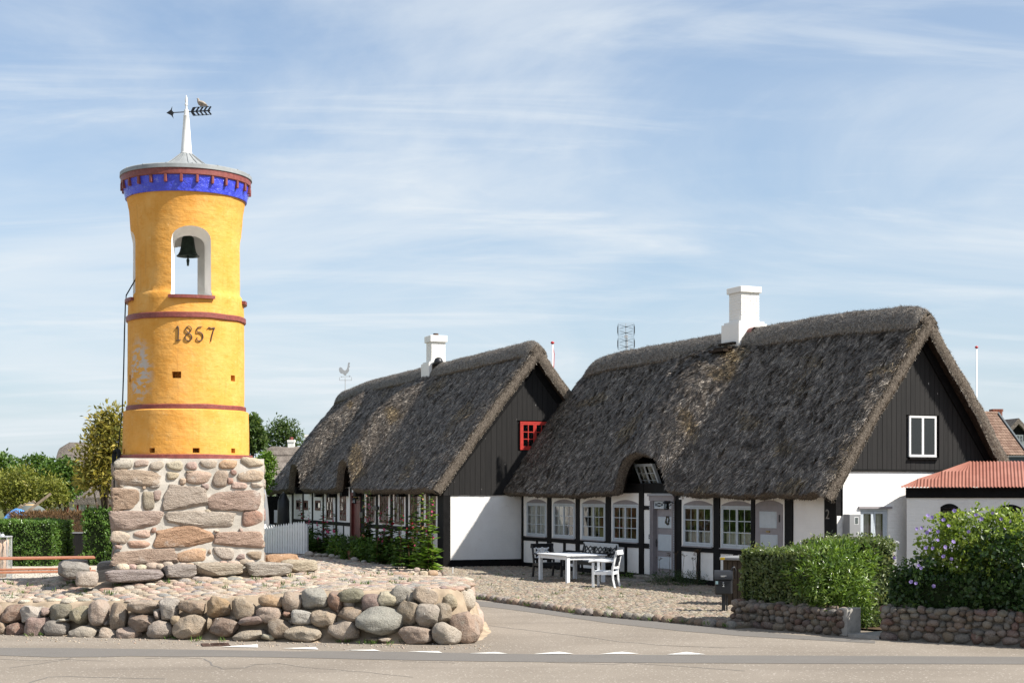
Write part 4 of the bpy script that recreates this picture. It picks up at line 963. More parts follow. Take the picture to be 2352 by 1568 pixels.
for k in range(24):                                       # the wall goes on beyond the frame and round its end
    if k < 14: x = -9.1 - k*.42; y = 26.45 + (-x-8.5)*.215
    else: x = -.62 - .02*(k-14); y = 25.5 + (k-14)*.42
    for row in range(2):
        s = random.uniform(.2,.28); zz = zm(min(x,-1), y)*(.22 + .52*row)
        o = rock('boulder', (s, s*.95, s*.78), 800+k*2+row, M['stone'], None, (x + (.0 if k < 14 else -.08 - .12*row), y + (.05+.16*row if k < 14 else 0), zz), (0, random.uniform(-.2,.2), random.uniform(0,3)), jit(PAL[random.choice(['tan','grey','pink','brown','pgrey','beige'])]), 3, p=2.5, rough=.09, facets=6); wpar(o, bw)
# chips and grit swept to the foot of the wall
P = []; 
for k in range(420):
    px = random.uniform(-40, 1130); py = wall_base(min(px,1040)) + random.gauss(4, 5.5); P.append((gp(px, py, .0), random.uniform(.006,.022)))
co0, f0 = ico(1); cs = []; fs_ = []; cl = []
for k, (p, s) in enumerate(P):
    cs.append(co0*np.array((s, s*.8, s*.6)) + np.array((p.x, p.y, s*.3))); fs_.append(f0 + k*len(co0)); cl.append(np.tile((*jit(random.choice([PAL['beige'],PAL['cream'],PAL['tan'],PAL['dgrey']])),1),(len(co0),1)))
o = link('grit', np_mesh('grit', np.concatenate(cs), np.concatenate(fs_), 3, {'Col': np.concatenate(cl)}), M['stone_col']); tag(o, 'pale stone chips and grit along the foot of the boulder wall', 'grit', kind='stuff')

# --- cobbled terrace in front of the right cottage, edged with kerb stones
KB = [gp(x, y, 0) for x, y in ((1050,1368),(1061.6,1370.5),(1130,1378.5),(1204.5,1390),(1275,1400.5),(1347,1411.5),(1430,1419),(1522,1427),(1600,1434),(1690,1443))]
TERR = [(p.x, p.y) for p in KB] + [(4.6,27.6),(7.0,31.0),(7.3,33.7),(.35,48.6),(-2.3,48.9),(-1.75,42),(-1.3,36.5)]
ZT = .055
terr = thing('cobbled_terrace', None, None, (0,0,0)); tag(terr, kind='structure')
poly_sheet('bedding', TERR, ZT-.012, M['bedding2'], .07).parent = terr
del terr.children[0]['kind']
TPAL = [tuple(v*.86 for v in c_) for c_ in [(.30,.245,.175),(.34,.28,.205),(.25,.21,.155),(.32,.24,.18),(.22,.20,.165),(.40,.345,.27),(.29,.215,.165),(.36,.305,.23)]]
nt_ = cobble_field(terr, TERR, lambda x, y: ZT, [(27.2,49,.145,.11,1)], 300, TPAL, 9, .014, tall=.42)
kerb = thing('kerb', None, None, (0,0,0)); tag(kerb, kind='structure')
acc = 0
for i in range(len(KB)-1):
    a, b = KB[i], KB[i+1]; d = (b-a); n = max(1, round(d.length/.25))
    for k in range(n):
        p = a + d*((k+.5)/n); s = random.uniform(.10,.15)
        rock('kerb_stone', (s, s*.8, .085), 1500+acc, M['stone'], kerb, (p.x+random.uniform(-.03,.03), p.y+random.uniform(-.03,.03), .045), (0,0,math.atan2(d.y,d.x)+random.uniform(-.25,.25)), jit(tuple(v*.7 for v in PAL[random.choice(['brown','mauve','grey','dgrey','tan','brown'])]), .15), 2, p=2.5, rough=.08, facets=4); acc += 1
# tufts of grass in the terrace joints and along the kerb
def tufts(name, pts, n_bl, h, mat, label=None, cat=None):
    P = []; A = []; 
    for p in pts:
        for _ in range(n_bl): P.append((p[0]+random.gauss(0,.035), p[1]+random.gauss(0,.035), p[2])); A.append((random.gauss(0,.5), random.gauss(0,.5), 1))
    n = len(P); L = h*RNG.uniform(.5,1.3,n)
    o = link(name, leaf_mesh(name, P, A, L, L*.13, RNG.random(n)), mat); return tag(o, label, cat, kind='stuff')
pts = []
for i in range(len(KB)-1):
    for _ in range(3):
        p = KB[i].lerp(KB[i+1], random.random()); pts.append((p.x+random.gauss(-.06,.05), p.y+random.gauss(-.04,.05), .02))
for _ in range(60):
    x, y = random.uniform(-1,6), random.uniform(28,44)
    if inside(TERR, x, y): pts.append((x, y, ZT))
for k in range(16):
    px = random.uniform(60, 1080); g_ = gp(px, wall_base(min(px,1040)) + random.uniform(-3, 3), 0.0); pts.append((g_.x, g_.y, .0))
for k in range(60):
    pts.append((random.uniform(-9.5,-1.6), random.uniform(26.3, 29.5), 0)); pts[-1] = (pts[-1][0], pts[-1][1], zm(pts[-1][0], pts[-1][1])-.005) if inside(YARD, *pts[-1][:2]) and not near_tower(*pts[-1][:2]) else pts[0]
tufts('grass_tufts', pts, 14, .09, M['grass'], 'small tufts of grass growing between cobbles and along the kerb', 'grass')
# --- gravel place at the left, garden soil and lawn at the right
poly_sheet('gravel_yard', [(-40,30.5),(-9.05,30.5),(-9.4,45),(-9.0,57),(-40,57)], .10, M['gravel'], .2)
cs = []; fs_ = []; cl = []
for k in range(5200):
    x = random.uniform(-17,-9.3); y = random.uniform(32.5,46); s = random.uniform(.014,.03); cs.append(co0*np.array((s,s*.8,s*.7))+np.array((x,y,.105))); fs_.append(f0+k*len(co0)); v = random.uniform(.3,.62); cl.append(np.tile((v,v*.93,v*.82,1),(len(co0),1)))
o = link('gravel', np_mesh('gravel', np.concatenate(cs), np.concatenate(fs_), 3, {'Col': np.concatenate(cl)}), M['stone_col']); tag(o, 'loose pale gravel on the yard beyond the mound', 'gravel', kind='stuff')
# ------------------------------------------------------------------ thatched half-timbered cottages
class Fac:
    """a vertical plane through O along d (plan): pixel -> distance along, height"""
    def __init__(s, O, d): s.O = Vector((O[0], O[1])); s.d = Vector((d[0], d[1])).normalized()
    def s(s_, px):
        k = (px-CX)/F; return (k*s_.O.y - s_.O.x)/(s_.d.x - k*s_.d.y)
    def z(s_, px, py): return H - (py-HY)/F*(s_.O.y + s_.s(px)*s_.d.y)
def sgrid(ns, ntt): 
    return [(i*ntt+j, (i+1)*ntt+j, (i+1)*ntt+j+1, i*ntt+j+1) for i in range(ns-1) for j in range(ntt-1)]

class Roof:
    def __init__(r, L, Wd, ze, zr, ove, ovf, ovn, th, dormers=(), seed=0, sag=None, hipf=.10, hipn=.06, lean=0.0, swells=()):
        r.__dict__.update(L=L, W=Wd, ze=ze, zr=zr, ove=ove, ovf=ovf, ovn=ovn, th=th, dormers=dormers, seed=seed, sag=sag or (lambda s: 0), hipf=hipf, hipn=hipn, lean=lean, swells=swells)
        r.ym = Wd/2; r.run = r.ym + ove; r.al = math.atan2(zr-ze, r.run); r.sa, r.ca = math.sin(r.al), math.cos(r.al)
    def top(r, s, t, side=1):
        s += r.lean*(1-t)*max(0.0, 1-(s+r.ovf)/3.0)
        y = r.ym - side*r.run*t; z = r.zr + (r.ze-r.zr)*t + .09*math.sin(math.pi*t) + r.sag(s)*(1-t)
        if side > 0:
            for (sc, w, A, t0) in r.dormers:
                wt = w*(1+.85*(1-t)); u = abs(s-sc)/wt; hgt = smooth01((t-t0)/(1-t0)); hgt = hgt**.72; k = smooth01((t-.62)/.36)
                g1 = math.exp(-(u*u*1.35)**1.5); g2 = max(0.0, 1-(u*.97)**2.7)**.6
                z += A*hgt*(g1*(1-k) + g2*k)
        if side > 0:
            for (sc, w, A) in r.swells: z += A*math.exp(-((s-sc)/w)**2)*math.sin(math.pi*min(max(t,0),1)*.92+.12)**.8
        ef = s + r.ovf; en = r.L + r.ovn - s
        if ef < .8: z -= r.hipf*(1-ef/.8)**2
        if en < .4: z -= r.hipn*(1-en/.4)**2
        z += .06*mnoise.noise(Vector((s*.7, t*3.5, r.seed+side))) + .04*mnoise.noise(Vector((s*2.2, t*8, r.seed+side))) + .032*mnoise.noise(Vector((s*6.5, t*20, r.seed+side)))
        if t < .14: pass
        return (s, y, z)
    def under(r, y):
        """height of the thatch underside over plan distance y (no dormers)"""
        t = abs(r.ym - y)/r.run; return r.zr + (r.ze-r.zr)*t + .09*math.sin(math.pi*min(t,1)) + r.sag(r.L)*(1-t) - r.th/r.ca
    def build(r, house, nstraw, roof_name='roof'):
        ns, ntt = int((r.L+r.ovf+r.ovn)/.085), 64
        S = np.linspace(-r.ovf, r.L+r.ovn, ns); T = np.linspace(0, 1, ntt)
        fr = np.array([[r.top(s, t, 1) for t in T] for s in S]); bk = np.array([[r.top(s, t, -1) for t in T] for s in S])
        off_f = np.array((0, r.th*r.sa, -r.th*r.ca)); off_b = np.array((0, -r.th*r.sa, -r.th*r.ca))
        mb = MB(); mb.add(fr.reshape(-1,3), sgrid(ns, ntt)); mb.add(bk.reshape(-1,3), [f[::-1] for f in sgrid(ns, ntt)])
        roof = mb.build(roof_name, M['thatch'], house, smooth=True)
        mb = MB()
        fu = fr + off_f; bu = bk + off_b
        mb.add(fu.reshape(-1,3), [f[::-1] for f in sgrid(ns, ntt)]); mb.add(bu.reshape(-1,3), sgrid(ns, ntt))
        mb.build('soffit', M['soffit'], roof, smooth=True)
        mb = MB()
        for top, un in ((fr, fu), (bk, bu)):
            # rounded cut edge along the eaves and both verges
            def strip(a, b, out):
                n = len(a); m = 5; rows = []
                for k in range(m+1):
                    w = k/m; bul = math.sin(math.pi*w)*.05
                    rows.append(a*(1-w) + b*w + np.array(out)*bul + RNG.normal(size=a.shape)*.006*(0 < k < m))
                vs = np.stack(rows, 1).reshape(-1,3); mb.add(vs, [(i*(m+1)+k, (i+1)*(m+1)+k, (i+1)*(m+1)+k+1, i*(m+1)+k+1) for i in range(n-1) for k in range(m)])
            sd = -1 if top is fr else 1
            strip(top[:,-1], un[:,-1], (0, sd*.7, -.5)); strip(top[0], un[0], (-1,0,0)); strip(top[-1], un[-1], (1,0,0))
        mb.build('cut_edge', M['thatch_cut'], roof, smooth=True)
        # straws of the weathered slope
        def sample(n, G):
            a = RNG.random(n)*(ns-1); b = (RNG.random(n)**.95)*(ntt-1); i = np.minimum(a.astype(int), ns-2); j = np.minimum(b.astype(int), ntt-2); u = (a-i)[:,None]; v = (b-j)[:,None]
            P = G[i,j]*(1-u)*(1-v) + G[i+1,j]*u*(1-v) + G[i,j+1]*(1-u)*v + G[i+1,j+1]*u*v
            D = G[i,j+1]-G[i,j]; E = G[i+1,j]-G[i,j]; Nn = np.cross(E, D); Nn /= np.linalg.norm(Nn, axis=1, keepdims=True); Nn *= np.sign(Nn[:,2:3]+1e-9)
            return P, D/np.linalg.norm(D, axis=1, keepdims=True), E/np.linalg.norm(E, axis=1, keepdims=True), Nn, a/(ns-1), b/(ntt-1)
        n = nstraw; P, D, E, Nn, a, b = sample(n, fr)
        # they lie in tufts: shared lean over short distances
        cell = (np.floor(P[:,0]/.13 + .3*np.sin(b*60))*131 + np.floor(b*26 + .4*np.sin(P[:,0]*9))*17).astype(int) % 4096
        lean = RNG.normal(0,.32,4096)[cell]; lf = (RNG.random(4096)**2*.55-.06)[cell]; dark = RNG.random(4096)[cell]
        Dd = D + E*(lean + RNG.normal(0,.28,n))[:,None]
        L = RNG.uniform(.05,.14,n); Wd = RNG.uniform(.007,.019,n)
        lift = np.clip(lf + RNG.normal(.10,.13,n), -.05, .6)
        q = np.clip(RNG.random(n)**1.5*.86 + dark**2*.26 - .04, 0, 1)[:,None]
        c0, c1, c2 = np.array((.030,.024,.019)), np.array((.195,.162,.130)), np.array((.78,.69,.58))  # palest straw tone brightened past tan to paint in sun glints
        col = np.where(q < .70, c0 + (c1-c0)*(q/.70), c1 + (c2-c1)*((q-.70)/.30))
        moss = np.array([mnoise.noise(Vector((x*.55, y_*1.2, r.seed+4))) for x, y_ in zip(np.round(P[:,0],1), np.round(b*6,1))])
        moss = np.where((moss + .25*(a-.5) + RNG.normal(0,.08,n)) > .44, 1, 0)[:,None]; col = np.where(moss > 0, col*np.array((1.0,.88,.62)), col)
        link('straw', straw_mesh('straw', P + Nn*.004, Dd, Nn, L, Wd, lift, col), M['straw'], roof)['kind'] = 'stuff'
        # cut ends: sunlight painted into the pale verge straw; eave straw darker
        def fringe(edge, outv, dirv, n, light):
            e = np.asarray(edge); k = RNG.random(n)*(len(e)-1); i = np.minimum(k.astype(int), len(e)-2); w = (k-i)[:,None]; P0 = e[i]*(1-w) + e[i+1]*w
            off = RNG.random(n)[:,None]; P0 = P0 + np.asarray(dirv)*off
            Dn = np.asarray(outv)*1.0 + RNG.normal(size=(n,3))*.45; Nn_ = np.cross(np.asarray(dirv)/np.linalg.norm(dirv), np.asarray(outv)) + RNG.normal(size=(n,3))*.4
            Nn_ /= np.linalg.norm(Nn_, axis=1, keepdims=True)
            v = RNG.uniform(.4,1.15,n)[:,None]; return P0, Dn, Nn_, RNG.uniform(.03,.075,n), RNG.uniform(.010,.020,n), np.zeros(n), v*np.array(light)
        parts = []
        for G, off in ((fr, off_f), (bk, off_b)):
            parts.append(fringe(G[-1], (1,-.12 if G is fr else .12,-.35), off, 7500, (.36,.31,.255)))
            parts.append(fringe(G[-4:].mean(0), (.8, -.35 if G is fr else .35, -.4), off*.1, 5500, (.33,.285,.235)))
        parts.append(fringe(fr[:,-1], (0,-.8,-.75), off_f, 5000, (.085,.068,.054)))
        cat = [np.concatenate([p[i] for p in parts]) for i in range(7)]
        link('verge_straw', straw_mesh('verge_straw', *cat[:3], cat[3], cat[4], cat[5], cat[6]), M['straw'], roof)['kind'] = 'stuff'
        # ridge roll of packed heather over the top
        m = 17; A = np.linspace(-1, 1, m); rows = []
        s0 = -r.ovf + .05 + r.lean*.92; S2 = np.linspace(s0, r.L+r.ovn-.06, ns)
        for s in S2:
            ss = min(max(s, -r.ovf), r.L+r.ovn); zt = r.zr + r.sag(ss); row = []
            e = min(s - s0 + .05, r.L+r.ovn-.04 - s); rnd = max(.12, math.sqrt(max(0, min(1, (e+.02)/.5)*(2-min(1, (e+.02)/.5))))); zt -= (.10 if s > r.L/2 else .26)*(1-min(1,e/.8))**2
            for a_ in A:
                qd = abs(a_)*.60*(.8+.2*rnd); off = (.115*(1-abs(a_)**3) + .03)*rnd + .022*mnoise.noise(Vector((s*1.3, a_*2, r.seed))) + .018*mnoise.noise(Vector((s*4, a_*5, r.seed)))
                sg = -1 if a_ < 0 else 1; rd = .16
                qq = math.sqrt(qd*qd + rd*rd) - rd
                y = r.ym + sg*qd*r.ca; z = zt - qq*r.sa/ (1) + .02
                ny, nz = sg*r.sa*min(1, abs(a_)*2.2), r.ca + (1-r.ca)*(1-min(1, abs(a_)*2.2))
                row.append((s, y + ny*off, z + nz*off))
            rows.append(row)
        G = np.array(rows); mb = MB(); mb.add(G.reshape(-1,3), sgrid(ns, m))
        for end in (0, -1): mb.add(list(G[end]) + [(G[end][0][0], r.ym, r.zr-.45)], [(i, i+1, m) for i in range(m-1)])
        # its thick lower edges
        for col_ in (0, -1):
            e = G[:,col_]; d = np.array((0, (-1 if col_ == 0 else 1)*-.08, -.11)); mb.add(np.concatenate([e, e+d]), [(i, i+1, ns+i+1, ns+i) for i in range(ns-1)])
        ridge = mb.build('ridge_roll', M['thatch_cut'], roof, smooth=True)
        n = nstraw//5; a = RNG.random(n)*(ns-1); b = RNG.random(n)*(m-1); i = np.minimum(a.astype(int), ns-2); j = np.minimum(b.astype(int), m-2); u = (a-i)[:,None]; v = (b-j)[:,None]
        P = G[i,j]*(1-u)*(1-v) + G[i+1,j]*u*(1-v) + G[i,j+1]*(1-u)*v + G[i+1,j+1]*u*v; D = G[i,j+1]-G[i,j]; E = G[i+1,j]-G[i,j]; Nn = np.cross(E, D); Nn /= np.linalg.norm(Nn, axis=1, keepdims=True)+1e-9
        D /= np.linalg.norm(D, axis=1, keepdims=True)+1e-9; E /= np.linalg.norm(E, axis=1, keepdims=True)+1e-9
        Dd = D*RNG.normal(0,1,n)[:,None] + E*RNG.normal(0,1,n)[:,None]; v_ = (RNG.uniform(.2,1,n)**1.5)[:,None]
        link('ridge_straw', straw_mesh('ridge_straw', P, Dd, Nn, RNG.uniform(.05,.14,n), RNG.uniform(.006,.013,n), np.clip(RNG.normal(.12,.16,n),-.05,.8), v_*np.array((.34,.295,.245))+.02), M['straw'], roof)['kind'] = 'stuff'
        return roof

def timber(house, x0, x1, z0, z1, y0, y1=.16, name='timber', mat=None, j=.010):
    """one hewn timber of the frame, its arrises slightly wavy"""
    along_z = (z1-z0) > (x1-x0); n = max(2, int(max(z1-z0, x1-x0)/.22)); mb = MB(); vs = []; sd = random.uniform(0, 99)
    for i in range(n+1):
        t = i/n; w = j*mnoise.noise(Vector((t*n*.35, sd, 0))); w2 = j*mnoise.noise(Vector((t*n*.35, sd, 9)))
        if along_z: z = z0+(z1-z0)*t; q = [(x0+w, z), (x1+w2, z)]
        else: x = x0+(x1-x0)*t; q = [(x, z0+w), (x, z1+w2)]
        vs += [(q[0][0], y0, q[0][1]), (q[1][0], y0, q[1][1]), (q[1][0], y1, q[1][1]), (q[0][0], y1, q[0][1])]
    fs = [(i*4+k, (i+1)*4+k, (i+1)*4+(k+1)%4, i*4+(k+1)%4) for i in range(n) for k in range(4)] + [(0,1,2,3), (n*4+3,n*4+2,n*4+1,n*4)]
    mb.add(vs, fs); return mb.build(name, mat or M['tar'], house)
def panel(house, x0, x1, z0, z1, holes=(), y0=0.0, y1=.18, mat=None, name='infill_panel'):
    """limewashed infill with rectangular openings (hx0,hx1,hz0,hz1)"""
    mb = MB()
    xs = sorted({x0, x1, *[h[0] for h in holes], *[h[1] for h in holes]}); zs = sorted({z0, z1, *[h[2] for h in holes], *[h[3] for h in holes]})
    for i in range(len(xs)-1):
        for k in range(len(zs)-1):
            cx, cz = (xs[i]+xs[i+1])/2, (zs[k]+zs[k+1])/2
            if any(h[0] < cx < h[1] and h[2] < cz < h[3] for h in holes): continue
            mb.add([(xs[i],y0,zs[k]),(xs[i+1],y0,zs[k]),(xs[i+1],y0,zs[k+1]),(xs[i],y0,zs[k+1])], [(0,1,2,3)])
    for h in holes:
        mb.add([(h[0],y0,h[2]),(h[1],y0,h[2]),(h[1],y0,h[3]),(h[0],y0,h[3]),(h[0],y1,h[2]),(h[1],y1,h[2]),(h[1],y1,h[3]),(h[0],y1,h[3])], [(0,4,5,1),(1,5,6,2),(2,6,7,3),(3,7,4,0)])
    return mb.build(name, mat or M['whitewash'], house, fix=False)
def xform(mb, fn): mb.v = [fn(*v) for v in mb.v]; return mb
def window(house, x0, x1, z0, z1, mat, sashes=2, cols=2, rows=3, y=.0, fr=.045, st=.04, bar=.02, curtain=None, T=None, label=None, open_ang=None):
    """part: outer frame; sub-parts: sashes, every pane, curtains. T maps local (x,y,z) for windows not on the long wall"""
    T = T or (lambda x, y_, z: (x, y_, z))
    mb = MB()
    mb.box(x0, x1, y-.016, y+.07, z1-fr, z1).box(x0, x1, y-.022, y+.07, z0, z0+fr).box(x0, x0+fr, y-.015, y+.07, z0+fr, z1-fr).box(x1-fr, x1, y-.015, y+.07, z0+fr, z1-fr)
    w = xform(mb, T).build('window', mat, house)
    if label: w['label'] = label
    sx = (x1-x0-2*fr)/sashes
    for s in range(sashes):
        a0 = x0+fr+s*sx+.004; a1 = a0+sx-.008; b0, b1 = z0+fr+.004, z1-fr-.004; y0, y1 = y-.012, y+.010
        mb = MB(); mb.box(a0,a1,y0,y1,b1-st,b1).box(a0,a1,y0,y1,b0,b0+st*1.25).box(a0,a0+st,y0,y1,b0+st*1.25,b1-st).box(a1-st,a1,y0,y1,b0+st*1.25,b1-st)
        c0, c1, d0, d1 = a0+st, a1-st, b0+st*1.25, b1-st
        for i in range(1, cols): x = c0+(c1-c0)*i/cols; mb.box(x-bar/2, x+bar/2, y0+.004, y1-.004, d0, d1)
        for k in range(1, rows): z = d0+(d1-d0)*k/rows; mb.box(c0, c1, y0+.006, y1-.006, z-bar/2, z+bar/2)
        xform(mb, T).build('sash', mat, w)
        for i in range(cols):
            for k in range(rows):
                p0 = c0+(c1-c0)*i/cols; p1 = c0+(c1-c0)*(i+1)/cols; q0 = d0+(d1-d0)*k/rows; q1 = d0+(d1-d0)*(k+1)/rows; g = random.uniform(-.0025,.0025)
                mb = MB().add([(p0,y+g,q0),(p1,y-g,q0),(p1,y-g*.5,q1),(p0,y+g*.5,q1)], [(0,1,2,3)]); xform(mb, T).build('pane', M['glass'], w, fix=False)
        if curtain:
            kind = curtain[s] if isinstance(curtain, (list, tuple)) else curtain
            spans = {'full':[(c0-.02,c1+.02,d0,d1)], 'left':[(c0-.02,c0+(c1-c0)*.5,d0,d1)], 'right':[(c1-(c1-c0)*.5,c1+.02,d0,d1)], 'low':[(c0-.02,c1+.02,d0,d0+(d1-d0)*.36)], 'none':[]}[kind]
            for (u0,u1,v0,v1) in spans:
                n = 26; mb = MB(); vs = []
                for i in range(n+1): x = u0+(u1-u0)*i/n; yy = y+.085+.022*math.sin(i*1.25)+.01*math.sin(i*.6+s); vs += [(x,yy,v0),(x,yy,v1)]
                mb.add(vs, [(2*i,2*i+2,2*i+3,2*i+1) for i in range(n)]); xform(mb, T).build('curtain', M['curtain'], w, fix=False, smooth=True)
    return w
def arch_head(house, x0, x1, z, rise, mat, y=-.004):
    n = 12; pts = [(x0, z)] + [(x1, z)] + [(x1+(x0-x1)*i/n, z+.02+(rise-.02)*(1-(2*i/n-1)**2)) for i in range(n+1)]
    return MB().prism(pts, 'y', y, .05).build('arch_head', mat, house)
def board_gable(house, r, x, zb, y0, y1, bw, name='board', openings=(), drop=.0):
    """upright boards of a gable, each cut to the roof line"""
    y = y0; k = 0
    mb = MB().prism([(y0,zb-.0),(y1,zb),(y1,max(zb+.01,min(r.under(y1),9))),(r.ym,r.under(r.ym)),(y0,max(zb+.01,r.under(y0)))], 'x', x-.06, x-.01); mb.build('gable_backing', M['tar'], house)
    while y < y1-.01:
        w = min(bw*random.uniform(.93,1.07), y1-y); a, b = y+.004, y+w-.004; za, zc = r.under(a)+.05, r.under(b)+.05; xo = x + random.uniform(0,.008)
        spans = [(zb + random.uniform(-.006,.006), None)]
        if min(za, zc) > zb+.02:
            segs = []
            blk = [o for o in openings if o[0]-.001 < b and o[1]+.001 > a]
            if blk:
                o = blk[0]; segs = [(zb, zb, o[2], o[2]), (o[3], o[3], za, zc)]
                if o[0] > a+.03: segs = None
                if segs is None: segs = [(zb, zb, o[2], o[2]), (o[3], o[3], za, zc)]
            else: segs = [(zb+random.uniform(-.008,.004),)*2 + (za, zc)]
            for (l0, l1, h0, h1) in segs:
                if min(h0,h1) - l0 > .02: MB().prism([(a,l0),(b,l1),(b,h1),(a,h0)], 'x', x, xo+.022).build(name, M['boards'], house)
        y += w; k += 1
def barge(house, r, x0, x1, depth=.17):
    for sd in (1, -1):
        mb = MB(); pts = []
        for t in (0.02, (r.ym+.0)/r.run):
            y = r.ym - sd*r.run*t; z = r.under(y); pts.append((y, z+.03))
        q = [(y, z-depth/r.ca) for y, z in pts[::-1]]
        mb.prism(pts + q, 'x', x0, x1).build('barge_board', M['tar'], house)
def chimney(house, sx, y, zbase, zs0, zs1, ztop, wb, ws, wc, mat, bricks=True, name='chimney'):
    """stepped base, brick shaft, capping slab; widths are (along, across)"""
    mb = MB().box(sx-wb[0]/2, sx+wb[0]/2, y-wb[1]/2, y+wb[1]/2, zbase, zs0-.06)
    mb.box(sx-wb[0]/2+.05, sx+wb[0]/2-.05, y-wb[1]/2+.05, y+wb[1]/2-.05, zs0-.06, zs0)
    mb.box(sx-ws[0]/2+.008, sx+ws[0]/2-.008, y-ws[1]/2+.008, y+ws[1]/2-.008, zs0, zs1)
    c = mb.build(name, mat, house)
    MB().bbox(sx-wc[0]/2, sx+wc[0]/2, y-wc[1]/2, y+wc[1]/2, zs1, ztop, .012).build('capping', mat, c)
    if bricks:
        n = max(4, round((zs1-zs0)/.077)); ch = (zs1-zs0)/n; proto = {}
        for k in range(n):
            z = zs0 + ch*k
            for side in range(4):
                wid = ws[0] if side % 2 == 0 else ws[1]; dep = ws[1] if side % 2 == 0 else ws[0]; m = 3; off = (k % 2)*.5
                cuts = [0] + [(i+off if off else i+1)/m for i in range(m if off else m-1)] + [1]
                for i in range(len(cuts)-1):
                    u0, u1 = (cuts[i]-.5)*wid, (cuts[i+1]-.5)*wid; key = (side, off, i)
                    if key not in proto:
                        a = side*math.pi/2; mb = MB().bbox(u0+.004, u1-.004, -dep/2, -dep/2+.03, .005, ch-.005, .006); ca, sa = math.cos(a), math.sin(a)
                        xform(mb, lambda x, y_, z_: (x*ca-y_*sa, x*sa+y_*ca, z_)); o = mb.build('brick', mat, c); proto[key] = o.data
                    else: o = link('brick', proto[key], None, c)
                    o.location = (sx + random.uniform(-.002,.002), y + random.uniform(-.002,.002), z)
    return c

# ------------------------------------------------------------------ right cottage
far2 = Vector((.312, 48.9)); near2 = Vector((7.0, 33.76)); d2 = (near2-far2).normalized(); L2 = (near2-far2).length; v2 = Vector((-d2.y, d2.x))
A2 = math.atan2(d2.y, d2.x); W2 = 4.38
f2 = Fac(far2, d2); gb2 = Fac(near2, v2); rg2 = Fac(far2 + v2*W2/2, d2); ev2 = Fac(far2 - v2*.58, d2)
cot2 = thing('thatched_cottage', 'nearer thatched half-timbered cottage with pale grey-blue windows and grey front door', 'cottage', (far2.x, far2.y, 0), A2)
dsc = ev2.s(1470)
R2 = Roof(L2, W2, 2.38, 6.46, .58, .52, .34, .27, [(dsc, 1.30, .94, .05)], 3, lambda s: .14*smooth01((s+.5)/3.5) - .14 - .12*smooth01((s-L2+3.5)/3.5), hipf=.05, hipn=.12, lean=1.0, swells=((dsc-.3, 2.2, .44),))
roof2 = R2.build(cot2, 380000)
x2 = lambda px: f2.s(px)
cA = crop(1950, 1850, 2.352); cB = crop(2550, 1900, 2.613)
sA = lambda cx: x2(cA(cx, 0)[0]); sB = lambda cx: x2(cB(cx, 0)[0])
def zA(cx, cy): p = cA(cx, cy); return f2.z(*p)
def zB(cx, cy): p = cB(cx, cy); return f2.z(*p)
ZP, ZR0, ZR1, ZT2 = .20, .875, 1.01, 2.34
# frame posts: (s0, s1)
POST2 = [(0, sA(340)), (sA(566), sA(604)), (sA(834), sA(870)), (sA(1118), sA(1164)), (sA(1430), sA(1474)), (sA(1772), sA(1826)), (sB(800), sB(866)), (sB(1194), sB(1230)), (sB(1546), sB(1630)), (sB(1962), L2)]
doorA, doorB = sA(1545), sA(1772)
for k, (a, b) in enumerate(POST2): timber(cot2, a, b, .16, 2.58, -.026)
timber(cot2, POST2[4][1]-.02, doorA+.01, zA(1500,443), zA(1500,402), -.02)
for (a, b) in ((.02, doorA), (doorB, POST2[9][1])):
    timber(cot2, a, b, ZR0, ZR1, -.020); timber(cot2, a, b, ZP-.17, ZP, -.030)
timber(cot2, -.0, L2, ZT2, 2.60, -.015)
for a, b in ((460,478),(715,737),(991,1013),(1291,1315),(1974,2004)): timber(cot2, sA(a), sA(b), ZP-.01, ZR0+.01, -.017)
for k in (7, 8): 
    m = (POST2[k-1][1]+POST2[k][0])/2; timber(cot2, m-.09, m+.09, ZP-.01, ZR0+.01, -.017)
MB().box(.0, L2-.02, -.03, .15, -.02, ZP-.16).build('plinth', M['tar'], cot2)
